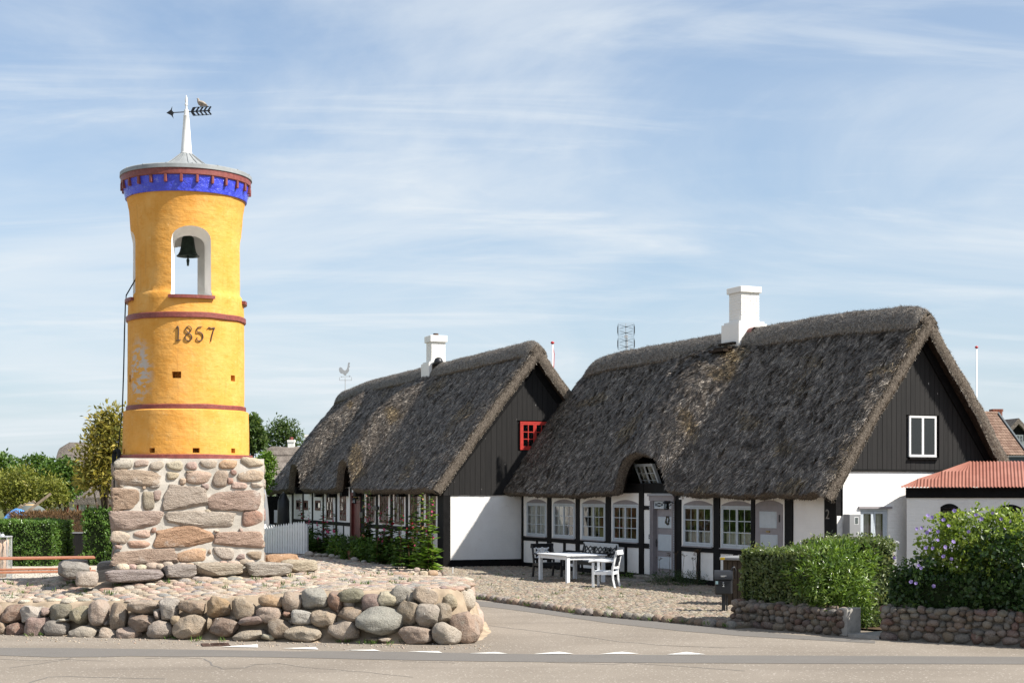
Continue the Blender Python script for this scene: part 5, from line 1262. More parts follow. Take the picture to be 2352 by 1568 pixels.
# infill and windows, bay by bay
WIN2 = [(0, sA(372), sA(555), ['full','full']), (1, sA(624), sA(822), ['full','none']), (2, sA(892), sA(1110), ['right','none']), (3, sA(1183), sA(1420), ['right','none']), (5, sA(1847), sA(2118), ['low','low']), (6, sB(880), sB(1212), ['low','low'])]
win_at = {w[0]: w for w in WIN2}
for k in range(9):
    a, b = POST2[k][1]-.03, POST2[k+1][0]+.03
    if k == 4:
        panel(cot2, a, doorA+.02, ZP-.02, ZT2+.02); panel(cot2, doorA-.02, b, zA(1650,296)-.02, ZT2+.02, name='infill_panel'); continue
    panel(cot2, a, b, ZP-.02, ZR0+.02)
    if k in win_at:
        _, w0, w1, cur = win_at[k]; z0, z1 = 1.018, 2.035
        panel(cot2, a, b, ZR1-.02, ZT2+.02, [(w0, w1, z0, z1)])
        window(cot2, w0, w1, z0, z1, M['lightblue'], curtain=cur, y=-.005)
        arch_head(cot2, w0+.0, w1-.0, z1, .12, M['grey_paint'])
        MB().box(w0-.03, w1+.03, -.06, .0, z0-.03, z0-.002).build('sill', M['grey_paint'], cot2)
    elif k == 7:
        w0, w1 = sB(1236), sB(1520)+.0; z1 = f2.z(*cB(1370, 312))
        panel(cot2, a, b, ZR1-.02, ZT2+.02, [(w0, w1, ZR1-.03, z1)])
        arch_head(cot2, w0, w1, z1, .12, M['grey_paint'])
        dr = MB().box(w0, w1, -.012, .04, .15, z1).build('door', M['grey_paint'], cot2); dr['label'] = 'plain grey side door with two pale panels'
        for (u0, u1, q0, q1) in ((1280,1460,552,376),(1290,1470,900,618)):
            MB().bbox(sB(u0), sB(u1), -.022, .0, zB(1370,q0), zB(1370,q1), .01).build('door_panel', M['lightblue'], dr)
            MB().box(sB(u0)+.05, sB(u1)-.05, -.026, .0, zB(1370,q0)+.05, zB(1370,q1)-.05).build('door_panel', M['lightblue'], dr)
        MB().tube([(sB(1355), -.02, zB(1372,587)), (sB(1390), -.02, zB(1372,587))], .02, 8).build('letter_plate', M['brass'], dr)
        MB().tube([(sB(1492), -.03, zB(1492,490)), (sB(1492), -.03, zB(1492,412))], .012, 6).build('hinge', M['black_iron'], dr)
        MB().tube([(sB(1250), -.05, zB(1260,740)), (sB(1275), -.05, zB(1260,740))], .014, 6).build('handle', M['brass'], dr)
    else: panel(cot2, a, b, ZR1-.02, ZT2+.02)
# room behind, so the windows open on something dark
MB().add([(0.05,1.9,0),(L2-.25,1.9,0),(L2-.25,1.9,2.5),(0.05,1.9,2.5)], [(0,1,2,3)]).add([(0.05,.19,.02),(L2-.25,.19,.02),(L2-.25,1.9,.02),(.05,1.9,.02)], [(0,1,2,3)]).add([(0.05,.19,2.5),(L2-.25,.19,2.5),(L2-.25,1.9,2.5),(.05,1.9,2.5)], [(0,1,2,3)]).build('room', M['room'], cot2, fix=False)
for q in POST2[1:-1:2]: MB().box(q[0]+.02, q[0]+.07, .2, 1.88, .03, 2.48).build('room_partition', M['room'], cot2)
# main door with dentil-carved surround, cross-barred light above, panelled leaf
def main_door():
    zt = f2.z(*cA(1650, 292)); a, b = doorA, doorB; fw = .16
    dr = MB().box(a, a+fw, -.06, .12, .16, zt-.18).box(b-fw*.8, b, -.06, .12, .16, zt-.18).box(a-.02, b+.02, -.075, .12, zt-.18, zt-.06).box(a-.05, b+.05, -.11, .12, zt-.06, zt).build('door_surround', M['grey_paint'], cot2)
    MB().box(a+.035, a+.06, -.075, -.058, .16, zt-.18).box(a+.095, a+.12, -.075, -.058, .16, zt-.18).box(b-.06, b-.035, -.075, -.058, .16, zt-.18).build('fillet', M['grey_paint'], dr)
    mb = MB(); z = .2
    while z < zt-.2:
        mb.box(a-.012, a+.018, -.07, -.05, z, z+.022).box(b-.018, b+.012, -.07, -.05, z, z+.022); z += .044
    x = a
    while x < b: mb.box(x, x+.022, -.12, -.105, zt-.035, zt-.012); x += .044
    mb.build('dentils', M['lightblue'], dr)
    l0, l1 = a+fw, b-fw*.8; zl0 = f2.z(*cA(1670, 432)); zl1 = zt-.19
    mb = MB().box(l0, l1, -.02, .05, zl0, zl0+.05).box(l0, l1, -.02, .05, zl1-.04, zl1).box(l0, l0+.05, -.02, .05, zl0+.05, zl1-.04).box(l1-.05, l1, -.02, .05, zl0+.05, zl1-.04).box((l0+l1)/2-.02, (l0+l1)/2+.02, -.02, .05, zl0+.05, zl1-.04)
    for (p, q) in ((l0+.05, (l0+l1)/2-.02), ((l0+l1)/2+.02, l1-.05)):
        mb.bar((p,.0,zl0+.05),(q,.0,zl1-.04), .016, .02, (0,1,0)); mb.bar((p,.001,zl1-.04),(q,.001,zl0+.05), .016, .02, (0,1,0))
    mb.build('fanlight', M['lightblue'], dr)
    for (p, q) in ((l0+.05, (l0+l1)/2-.02), ((l0+l1)/2+.02, l1-.05)): MB().add([(p,.02,zl0+.05),(q,.02,zl0+.05),(q,.02,zl1-.04),(p,.02,zl1-.04)], [(0,1,2,3)]).build('pane', M['glass'], dr, fix=False)
    lf = MB().box(l0, l1, .06, .10, .17, zl0).build('door', M['grey_paint'], cot2)
    for (y0, y1) in ((618,508),(834,676),(1002,888)):
        z0, z1 = zA(1700, y0), zA(1700, y1); MB().bbox(l0+.10, l1-.06, .035, .065, z0, z1, .015).build('door_panel', M['lightblue'], lf)
    MB().tube([(l0+.04,.03,zA(1615,790)),(l0+.04,.03,zA(1615,720))], .012, 6).tube([(l0+.04,.0,zA(1615,745)),(l0+.12,.0,zA(1615,745))], .01, 6).build('handle', M['black_iron'], lf)
    # wreath on the door
    cx_, cz_ = sA(1686), zA(1686, 542); n = 22
    mb = MB().tube([(cx_+.075*math.cos(t), .02+.012*math.sin(3*t), cz_+.10*math.sin(t)) for t in [2*math.pi*i/n for i in range(n+1)]], [.022+.006*math.sin(i*2.1) for i in range(n+1)], 7, cap=False)
    o = mb.build('door_wreath', M['leaf_dry'], None, smooth=True); wpar_thing(o, cot2); tag(o, 'small oval dried wreath on the top panel of the grey front door', 'wreath')
def wpar_thing(o, t): o.matrix_world = tmat(t); return o
M['leaf_dry2'] = simple('dry_twigs', (.10,.09,.07,1), .9, .4, 40, .8, 60, .1)
_ld = M['leaf_dry']; M['leaf_dry'] = M['leaf_dry2']; main_door(); M['leaf_dry'] = _ld
# lamp, alarm box, letter slot on the long wall
def lamp(house, s, z, y0=-.03):
    mb = MB().tube([(s,y0,z+.02),(s,y0-.12,z+.06),(s-.0,y0-.20,z+.02)], .014, 6); l = mb.build('wall_lamp', M['black_iron'], house)
    MB().lathe([(.02,.13),(.10,.09),(.105,.07),(.06,.05),(.07,-.08),(.05,-.10),(.0,-.10)], 12, (s,y0-.2,z-.05)).build('lamp_shade', M['black_iron'], l, smooth='angle')
    MB().lathe([(.064,.045),(.072,-.07)], 12, (s,y0-.2,z-.05), cap=False).build('lamp_glass', M['glass'], l)
lamp(cot2, sA(1770), zA(1770, 385), -.07)
ab = MB().bbox(sA(1815), sA(1842), -.05, .0, zA(1828,345), zA(1828,296), .01).build('alarm_box', M['white_paint'], cot2)
MB().tube([(sA(1828),-.055,zA(1828,345)+.04),(sA(1828),-.055,zA(1828,296)-.03)], .03, 8).build('grille', M['furn_black'], ab)
MB().bbox(sA(1524), sA(1540), -.03, .0, zA(1532,718), zA(1532,672), .008).build('door_bell', M['black_iron'], cot2)
glyph('2', .30, .006, 'house_number', M['number_dim'], cot2, ((sB(1985)+sB(2015))/2+.0, -.034, zB(2000, 455)), (R(90), 0, 0))
# dormer: dark boarded recess with a tilted casement
def dormer2():
    sc, w = dsc, 1.55; n = 24; yb = .55
    pts = [(sc-w, 2.30)] + [(sc+w, 2.30)]
    for i in range(n+1):
        s = sc+w-2*w*i/n; t = (R2.ym-yb)/R2.run; z = R2.top(s, t)[2] - R2.th/R2.ca*.95; pts.append((s, max(z, 2.31)))
    MB().prism(pts, 'y', yb, yb+.05).build('dormer_boarding', M['tar'], cot2)
    fw_ = Fac(far2 + v2*.22, d2); w0 = fw_.s(1472); w1 = w0 + 1.0; z0, z1 = 2.42, 3.12; tilt = R(22)
    def T(x, y, z): dz = z-z0; return (x, .30 + y - dz*math.sin(tilt), z0 + dz*math.cos(tilt))
    window(cot2, w0, w1, z0, z1+.05, M['lightblue'], curtain=['left','left'], T=T, fr=.035, st=.035, label='small tilted casement under the thatch eyebrow')
dormer2()
# gable end to the right: limewashed below, black boards above
zb2 = gb2.z(2030, 1078.5)
WG0, WG1 = gb2.s(2086), gb2.s(2148); gz0, gz1 = gb2.z(2115, 1049), gb2.z(2115, 955)
LW0, LW1 = gb2.s(1976), gb2.s(2040); lz0, lz1 = .75, gb2.z(2008, 1168)
mb = MB()
def gable_wall(house, L, W, r, zb, holes, name='gable_wall', mat=None):
    m = panel(house, 0, W, .28, zb, holes, name=name, mat=mat)
    me = m.data
    for v in me.vertices: x, y, z = v.co; z = min(z, r.under(min(max(x,0),W))+.0) if z > .5 and zb > 2.4 and x in (0, W) else z; v.co = (L - y, x, z)
    me.flip_normals(); me.update(); return m
gable_wall(cot2, L2, W2, R2, zb2+.01, [(LW0, LW1, lz0, lz1)])
MB().box(L2-.18, L2+.02, .0, W2, -.02, .28).build('plinth', M['tar'], cot2)
timber_mb = MB().box(L2-.02, L2+.035, -.0, W2, zb2-.035, zb2+.012).build('drip_board', M['tar'], cot2)
board_gable(cot2, R2, L2+.005, zb2, .0, W2, .128, openings=[(WG0-.02, WG1+.02, gz0-.03, gz1+.02)])
barge(cot2, R2, L2+.03, L2+.075)
TG = lambda x, y, z: (L2 + .03 - y, x, z)
window(cot2, WG0, WG1, gz0, gz1, M['white_paint'], cols=1, rows=1, T=TG, curtain=['none','full'], y=.0, fr=.016, st=.024, label='white gable window with a curtain in its right half')
MB().box(L2-.02, L2+.10, WG0-.03, WG1+.04, gz0-.05, gz0-.012).build('sill', M['tar'], cot2)
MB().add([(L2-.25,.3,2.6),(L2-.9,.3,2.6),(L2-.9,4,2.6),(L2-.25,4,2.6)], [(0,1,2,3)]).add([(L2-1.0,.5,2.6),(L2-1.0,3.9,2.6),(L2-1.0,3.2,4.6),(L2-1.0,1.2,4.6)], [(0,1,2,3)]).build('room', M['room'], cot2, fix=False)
window(cot2, LW0, LW1, lz0, lz1, M['lightblue'], cols=1, rows=1, T=lambda x, y, z: (L2 + .01 - y, x, z), curtain=['full','full'], fr=.05, st=.055, y=.06, label='pale blue glazed door low in the white gable')
MB().box(L2-.12, L2+.045, LW0-.06, LW1+.08, lz1+.004, lz1+.05).build('lintel', M['grey_paint'], cot2)
mx0, mx1 = gb2.s(1932), gb2.s(1963); mz0, mz1 = gb2.z(1948, 1232), gb2.z(1948, 1180)
mbx = MB().bbox(L2+.005, L2+.24, mx0+.03, mx1-.02, mz0, mz1, .012).build('meter_box', M['box_grey'], cot2)
MB().bbox(L2+.235, L2+.252, mx0+.035, mx1-.025, mz0+.005, mz1-.005, .006).build('door', M['box_light'], mbx)
MB().box(L2+.25, L2+.256, (mx0+mx1)/2+.0, (mx0+mx1)/2+.08, mz0+.28, mz0+.42).build('meter_window', M['glass'], mbx)
MB().box(L2+.25, L2+.253, (mx0+mx1)/2-.01, (mx0+mx1)/2+.09, mz0+.27, mz0+.43).build('window_rim', M['white_paint'], mbx)
MB().tube([(L2+.02,.14,2.55),(L2+.025,.14,1.9),(L2+.025,.17,1.2),(L2+.02,.16,.4)], .013, 6).build('cable_conduit', M['white_paint'], cot2)
# far gable (seen only from elsewhere)
mb = MB().prism([(0,0),(W2,0),(W2,R2.under(W2)),(W2-.95,3.9),(.95,3.9),(0,R2.under(0))], 'x', .0, .1); mb.build('far_gable_wall', M['whitewash'], cot2)
MB().box(.02, L2-.02, W2-.1, W2, 0, 2.6).build('rear_wall', M['whitewash'], cot2)
# chimney on the ridge
cs2 = rg2.s(1709); zc = lambda py: rg2.z(1709, py)
ch2 = chimney(cot2, cs2, R2.ym, 5.75, zc(741), zc(675), zc(661), (.86,.86), (.60,.56), (.70,.65), M['white_brick'])
MB().lathe([(.10,0),(.12,.02),(.12,.16),(.10,.17)], 10, (cs2,R2.ym,zc(662))).build('flue', M['zinc'], ch2) if False else None
mbt = MB(); n = 9
for i in range(n+1):
    a = math.pi*i/n
    for xx in (.40,.66): mbt.v.append((cs2+xx, R2.ym+.15*math.cos(a)-.05, 6.50+.14*math.sin(a)))
mbt.f += [(2*i,2*i+1,2*i+3,2*i+2) for i in range(n)]
mbt.build('ridge_tile', M['oxide'], ch2)
for k in range(4):
    t = .10+.052*k; p = R2.top(cs2-.05, t); MB().box(cs2-.42, cs2+.30, p[1]-.12, p[1]+.05, p[2]+.03, p[2]+.085).build('flashing_step', M['soffit'], roof2)
# steps at the front door
st = thing('door_steps', 'two worn stone steps at the grey front door', 'steps', (far2.x, far2.y, ZT), A2)
MB().bbox(doorA-.05, doorB-.1, -.55, .0-.03, 0, .15, .03).build('step', M['step'], st); MB().bbox(doorA-.45, doorB-.25, -1.0, -.50, -.02, .06, .025).build('step', M['step'], st)

# ------------------------------------------------------------------ left cottage
near1 = Vector((-2.085, 48.1)); far1 = Vector((-10.27, 69.5)); d1 = (near1-far1).normalized(); L1 = (near1-far1).length; v1 = Vector((-d1.y, d1.x))
A1 = math.atan2(d1.y, d1.x); W1 = 5.9
f1 = Fac(far1, d1); gb1 = Fac(near1, v1); rg1 = Fac(far1 + v1*W1/2, d1); ev1 = Fac(far1 - v1*.5, d1)
cot1 = thing('thatched_cottage', 'half-timbered thatched cottage with red-brown windows and oxblood door behind the hollyhocks', 'cottage', (far1.x, far1.y, 0), A1)
R1 = Roof(L1, W1, 2.50, 6.95, .50, .75, .42, .32, [(ev1.s(789), .98, 1.05, .10), (ev1.s(676), 1.0, 1.02, .12)], 8, lambda s: -.20*(1-smooth01((s+1)/6)) + .02*smooth01((s-L1+3)/3), hipf=.12, swells=((ev1.s(789)-.2, 1.7, .36), (ev1.s(676)-.2, 1.7, .32)))
roof1 = R1.build(cot1, 340000)
cC = crop(1000, 1850, 2.0452)
sC = lambda cx: f1.s(cC(cx, 0)[0])
def zC(cx, cy): return f1.z(*cC(cx, cy))
Z1P, Z1R0, Z1R1, Z1T = .42, 1.10, 1.235, 2.56
POST1 = [(0, sC(298)-0.0), (sC(345), sC(358)), (sC(432), sC(441)), (sC(509), sC(518)), (sC(597), sC(606)), (sC(702), sC(714)), (sC(822), sC(832)), (sC(912), sC(936)), (sC(1032), sC(1048)), (sC(1152), sC(1168)), (sC(1278), sC(1294)), (sC(1402), sC(1421)), (sC(1540), L1)]
for a, b in POST1: timber(cot1, a, b, .2, 2.75, -.026)
for a, b in ((POST1[1][0], POST1[6][0]), (POST1[7][0], L1-.05)): timber(cot1, a, b, Z1R0, Z1R1, -.02); timber(cot1, a, b, Z1P-.3, Z1P, -.03)
timber(cot1, 0, L1, Z1T, 2.78, -.015)
for k in (5, 7, 8, 9, 10, 11): 
    m = (POST1[k][1] + POST1[k+1][0])/2 if k != 6 else 0; timber(cot1, m-.06, m+.06, Z1P-.01, Z1R0+.01, -.017)
MB().box(0, L1-.02, -.035, .15, -.05, Z1P-.28).build('plinth', M['tar'], cot1)
for (a, b, y0, y1) in ((250,284,268,228),(320,352,240,215),(402,440,240,207),(477,515,240,207),(563,605,263,232),(670,713,270,228),(778,818,258,220),(890,930,258,220),(1000,1040,258,220),(1110,1150,255,215),(1240,1290,258,218),(1366,1410,255,213),(1508,1542,243,215)):
    a0, b0 = sC(a), sC(b); m = (a0+b0)/2; zz = zC((a+b)/2, (y0+y1)/2); timber(cot1, m-.15, m+.15, zz-.16, zz+.14, -.26, .1, 'beam_end')
WIN1 = [(1,380,410,305,380,0),(2,441,475,308,385,0),(3,535,578,308,388,0),(4,627,678,250,462,1),(5,737,787,245,465,1),(7,955,1020,240,485,1),(8,1065,1130,242,490,1),(9,1185,1260,240,495,1),(10,1312,1370,243,495,1),(11,1443,1520,238,500,1)]
wat = {w[0]: w for w in WIN1}
panel(cot1, POST1[0][1]-.02, POST1[1][0]+.02, .9, Z1T+.02)
MB().box(POST1[0][1]-.02, POST1[1][0]+.02, .02, .06, .1, 1.95).build('door', M['tar'], cot1)['label'] = 'black plank door at the far end of the wall'
for k in range(1, 12):
    a, b = POST1[k][1]-.03, POST1[k+1][0]+.03
    if k == 6: panel(cot1, a, b, 2.33, Z1T+.02); continue
    panel(cot1, a, b, Z1P-.02, Z1R0+.02)
    _, u0, u1, q1, q0, big = wat[k]; w0, w1 = sC(u0), sC(u1)
    if big:
        w0, w1 = max(w0, a+.08), min(w1, b-.08); z0, z1 = 1.30, 2.37
        panel(cot1, a, b, Z1R1-.02, Z1T+.02, [(w0,w1,z0,z1)]); window(cot1, w0, w1, z0, z1, M['brown_frame'], curtain=['left','right'] if k % 2 else ['low','low'], fr=.035, st=.032, bar=.016, y=-.005)
    else:
        z0, z1 = zC((u0+u1)/2, q0), zC((u0+u1)/2, q1); panel(cot1, a, b, Z1R1-.02, Z1T+.02, [(w0,w1,z0,z1)]); window(cot1, w0, w1, z0, z1, M['brown_frame'], sashes=1, cols=1, rows=1, fr=.06, st=.03, y=-.005, curtain='full')
MB().add([(.05,2.2,0),(L1-.25,2.2,0),(L1-.25,2.2,2.7),(.05,2.2,2.7)], [(0,1,2,3)]).add([(.05,.19,.02),(L1-.25,.19,.02),(L1-.25,2.2,.02),(.05,2.2,.02)], [(0,1,2,3)]).add([(.05,.19,2.7),(L1-.25,.19,2.7),(L1-.25,2.2,2.7),(.05,2.2,2.7)], [(0,1,2,3)]).build('room', M['room'], cot1, fix=False)
for q in POST1[2:-1:2]: MB().box(q[0]+.02, q[0]+.07, .2, 2.15, .03, 2.68).build('room_partition', M['room'], cot1)
def door1():
    a, b = POST1[6][1]-.0, POST1[7][0]; zt = 2.36
    s = MB().box(a, a+.12, -.05, .1, .15, zt).box(b-.10, b, -.05, .1, .15, zt).box(a+.12, b-.10, -.05, .1, zt-.12, zt).box(a+.12, b-.1, -.04, .08, 1.98, 2.05).build('door_surround', M['oxblood'], cot1)
    MB().box(a+.12, b-.10, .03, .045, 2.05, zt-.12).build('pane', M['glass'], s)
    for k in range(3): MB().lathe([(0,.10),(.025,.07),(.018,.0),(.03,-.02)], 8, (a+.3+.16*k, -.0, 2.12)).build('ornament', M['brass'], s)
    n = 5; dw = (b-a-.22)/n
    lf = MB().box(a+.12, b-.10, .055, .075, .18, 1.98).build('door', M['oxblood'], cot1); lf['label'] = 'oxblood red plank front door'
    for k in range(n): MB().bbox(a+.12+dw*k+.004, a+.12+dw*(k+1)-.004, .03, .056, .18, 1.97, .006).build('plank', M['oxblood'], lf)
door1()
lamp(cot1, sC(905), zC(905, 300))
MB().bbox(sC(1020), sC(1058), -.10, .0, zC(1040,385), zC(1040,355), .01).build('letter_box', M['box_black'], cot1)
MB().bbox(sC(908), sC(934), -.06, -.0, zC(920,450), zC(920,402), .01).build('notice_case', M['box_black'], cot1)
# gable with black boards and a red window
zb1 = gb1.z(1100, 1137); wz0, wz1 = gb1.z(1226, 1033), gb1.z(1226, 968); wy0, wy1 = gb1.s(1194), gb1.s(1261)
gable_wall(cot1, L1, W1, R1, zb1+.01, [])
MB().box(L1-.18, L1+.02, 0, W1, -.2, .285).build('plinth', M['tar'], cot1)
MB().box(L1-.03, L1+.022, -.028, .20, -.1, zb1).build('timber', M['tar'], cot1)
board_gable(cot1, R1, L1+.005, zb1, -.03, W1, .172, openings=[(wy0-.03, wy1+.03, wz0-.03, wz1+.03)])
barge(cot1, R1, L1+.03, L1+.075, .2)
window(cot1, wy0, wy1, wz0, wz1, M['red_paint'], cols=2, rows=3, T=lambda x, y, z: (L1 + .03 - y, x, z), fr=.05, st=.05, bar=.025, label='bright red casement in the black gable')
MB().add([(L1-1.0,.5,2.6),(L1-1.0,5.4,2.6),(L1-1.0,4.6,5.0),(L1-1.0,1.4,5.0)], [(0,1,2,3)]).add([(L1-.2,.5,2.65),(L1-1.0,.5,2.65),(L1-1.0,5.4,2.65),(L1-.2,5.4,2.65)], [(0,1,2,3)]).build('room', M['room'], cot1, fix=False)
MB().prism([(0,0),(W1,0),(W1,R1.under(W1)),(R1.ym,R1.under(R1.ym)),(0,R1.under(0))], 'x', .0, .1).build('far_gable_wall', M['whitewash'], cot1)
MB().box(.02, L1-.02, W1-.1, W1, 0, 2.7).build('rear_wall', M['whitewash'], cot1)
for (sc, w, A, t0) in R1.dormers:
    n = 16; yb = .38; ww = w*1.15; pts = [(sc-ww, 2.4), (sc+ww, 2.4)]
    for i in range(n+1):
        s = sc+ww-2*ww*i/n; t = (R1.ym-yb)/R1.run; pts.append((s, max(R1.top(s, t)[2] - R1.th/R1.ca*.95, 2.41)))
    MB().prism(pts, 'y', yb, yb+.05).build('dormer_boarding', M['soffit'], cot1)
cs1 = rg1.s(1001); zc1 = lambda py: rg1.z(1001, py)
ch1 = chimney(cot1, cs1, R1.ym, 6.2, zc1(832), zc1(787), zc1(772), (.95,.85), (.62,.55), (.74,.66), M['white_brick'])
MB().lathe([(.10,0),(.10,.10),(.08,.10)], 10, (cs1, R1.ym, zc1(772))).build('flue', M['rust'], ch1)
mbt = MB().lathe([(.16,-.12),(.18,0),(.12,.12),(.02,.16)], 10, (cs1+.62, R1.ym-.1, zc1(832)-.02)); mbt.build('vent_cowl', M['furn_black'], ch1, smooth=True)
MB().box(cs1+.38, cs1+.6, R1.ym-.3, R1.ym, zc1(852), zc1(838)).build('flashing_step', M['soffit'], roof1)

# weathercock, aerial, flagpoles
wc = rg1.O + rg1.d*rg1.s(793); pz = rg1.z(793, 893)
cock = thing('weathercock', 'silvery weathercock on a thin pole at the far end of the left ridge', 'weathercock', (wc.x, wc.y, pz))
zk = lambda py: rg1.z(793, py) - pz
MB().tube([(0,0,-.3),(0,0,zk(868))], .018, 6).tube([(-.26,0,zk(873)),(.30,0,zk(873))], .010, 5).tube([(0,-.2,zk(873)),(0,.2,zk(873))], .010, 5).build('pole', M['steel'], cock)
MB().tube([(-.17,0,zk(865)),(.17,0,zk(864))], .010, 5).prism([(.17,zk(864)-.04),(.26,zk(864)),(.17,zk(864)+.04)], 'y', -.006, .006).prism([(-.2,zk(865)-.03),(-.12,zk(865)),(-.2,zk(865)+.03)], 'y', -.006, .006).build('arrow', M['steel'], cock)
zr_ = zk(862); k_ = .018
ck = [(-2,0),(2,0),(3,4),(7,7),(10,13),(9,19),(12,22),(10,26),(12,31),(9,33),(7,31),(6,24),(4,16),(0,12),(-5,14),(-8,19),(-13,21),(-16,17),(-15,10),(-11,5),(-6,4)]
MB().prism([(x*k_, zr_ + y*k_) for x, y in ck], 'y', -.008, .008).build('cockerel', M['steel'], cock)
MB().bar((.28,0,zk(873)),(.28,0,zk(873)+.14), .02, .02, (0,1,0)).bar((-.26,0,zk(873)),(-.26,0,zk(873)+.13), .02, .02, (0,1,0)).build('compass_letters', M['steel'], cock)
ap = rg2.O + rg2.d*rg2.s(1438); az0 = rg2.z(1438, 808); zt_ = rg2.z(1438, 743)
aer = thing('tv_aerial', 'grid television aerial with bow-tie dipoles standing on the right ridge', 'aerial', (ap.x, ap.y, az0))
hh = zt_ - az0
MB().tube([(.03,0,-.4),(.03,0,hh*.6)], .018, 6).build('mast', M['steel'], aer)
for q in (0, 1):
    b0 = .055*hh/1 + q*(hh*.49); gh = hh*.465; g = MB(); hw = .235
    for i in range(8): z = b0 + gh*i/7; g.tube([(-hw,.02,z),(hw,.02,z)], .0042, 4)
    g.build('reflector', M['steel'], aer)
    for s in (-1, 1): MB().prism([(s*hw,b0),(s*(hw+.028),b0+gh*.3),(s*(hw+.028),b0+gh*.7),(s*hw,b0+gh)], 'y', -.02, .03).build('end_cap', M['furn_black'], aer)
    for kz in (.26, .72):
        z = b0+gh*kz; d = MB()
        for s in (-1, 1): d.tube([(s*.02,-.06,z),(s*.2,-.06,z+.06)], .005, 4).tube([(s*.02,-.06,z),(s*.2,-.06,z-.06)], .005, 4)
        d.box(-.04,.04,-.08,-.03,z-.012,z+.012); d.build('dipole', M['furn_black'], aer)
MB().tube([(-.01,-.02,hh*.03),(-.01,-.02,hh)], .008, 5).box(-.05,.03,-.09,-.02,hh*.49,hh*.58).build('boom', M['steel'], aer)
def flagpole(px, py, Y, r, label):
    p = at(px, py, Y); t = thing('flagpole', label, 'flagpole', (p.x, p.y, 0))
    MB().tube([(0,0,0),(0,0,p.z*.5),(0,0,p.z)], [r*1.6,r*1.3,r], 8).build('pole', M['flag_white'], t, smooth=True)
    MB().lathe([(.0,-.05),(.06,-.04),(.085,.0),(.06,.05),(.0,.07)], 12, (0,0,p.z+.05)).build('knob', M['red_knob'], t, smooth=True); return t
flagpole(2243, 800, 72, .030, 'tall white flagpole with a red knob to the right of the nearer cottage')
fl = flagpole(1269, 790, 66, .036, 'white flagpole with red pennant line rising behind the farther cottage roof')
MB().tube([(0.05,0,7.6),(.07,0,8.2),(.02,0,8.5)], .02, 5).build('pennant', M['red_knob'], fl)

# ------------------------------------------------------------------ outbuilding with the red corrugated roof
O3 = Vector((8.60, 34.15)); d3 = Vector((.96, -.28)).normalized(); A3 = math.atan2(d3.y, d3.x); f3 = Fac(O3, d3)
out = thing('outbuilding', 'low white outbuilding with a red corrugated roof at the right edge', 'outbuilding', (O3.x, O3.y, 0), A3)
L3 = 7.0; gx = lambda y: max(0, y*1.2117)
def roof3():
    nx = int((L3+.6)/.0115); nyy = 7; vs = []; fs = []
    Y = [-.22, .2, .6, 1.12, 1.16, 1.6, 2.3]
    for j, y in enumerate(Y):
        zz = 2.47 + (y+.22)*.43 if y <= 1.14 else 2.47 + (1.36-.02)*.43 - (y-1.14)*.43
        x0 = gx(y) - (.14 if y < 0 else .03)
        for i in range(nx): 
            x = -.2 + i*.0115; xx = max(x, x0); vs.append((xx, y, zz + .012*math.sin(2*math.pi*xx/.0725)))
    for j in range(len(Y)-1):
        for i in range(nx-1): fs.append((j*nx+i, j*nx+i+1, (j+1)*nx+i+1, (j+1)*nx+i))
    return MB().add(vs, fs).build('roof', M['corrugated'], out, smooth=True)
roof3()
w_a = [(f3.s(2160), f3.s(2201)), (f3.s(2294), f3.s(2346))]; tz = [f3.z(2180, 1166), f3.z(2320, 1168)]; bz = [1.25, f3.z(2320, 1208)]
panel(out, 0, L3, 0, 2.24, [(w_a[0][0], w_a[0][1], bz[0], tz[0]), (w_a[1][0], w_a[1][1], bz[1], tz[1])], name='wall')
for k in range(2):
    a, b = w_a[k]; window(out, a, b, bz[k], tz[k], M['tar'], sashes=1, cols=3, rows=2, fr=.03, st=.02, bar=.02, y=.06)
    n = 12; pts = [(a, tz[k]+.001), (b, tz[k]+.001)] + [(b+(a-b)*i/n, tz[k]+.02+.075*(1-(2*i/n-1)**2)) for i in range(n+1)]
    MB().prism(pts, 'y', -.006, .04).build('arch_head', M['tar'], out)
MB().add([(0.3,1.1,0),(L3,1.1,0),(L3,1.1,2.2),(.3,1.1,2.2)], [(0,1,2,3)]).build('room', M['room'], out, fix=False)
MB().add([(0,.02,0),(0,.02,2.24),(gx(.9),.9,2.3),(gx(.9),.9,0)], [(0,1,2,3)]).build('side_wall', M['whitewash'], out, fix=False)
MB().box(-.02, L3, -.04, .02, 2.24, 2.46).build('fascia', M['tar'], out)
MB().box(L3-.1, L3, .0, 2.2, 0, 2.4).build('end_wall', M['whitewash'], out)

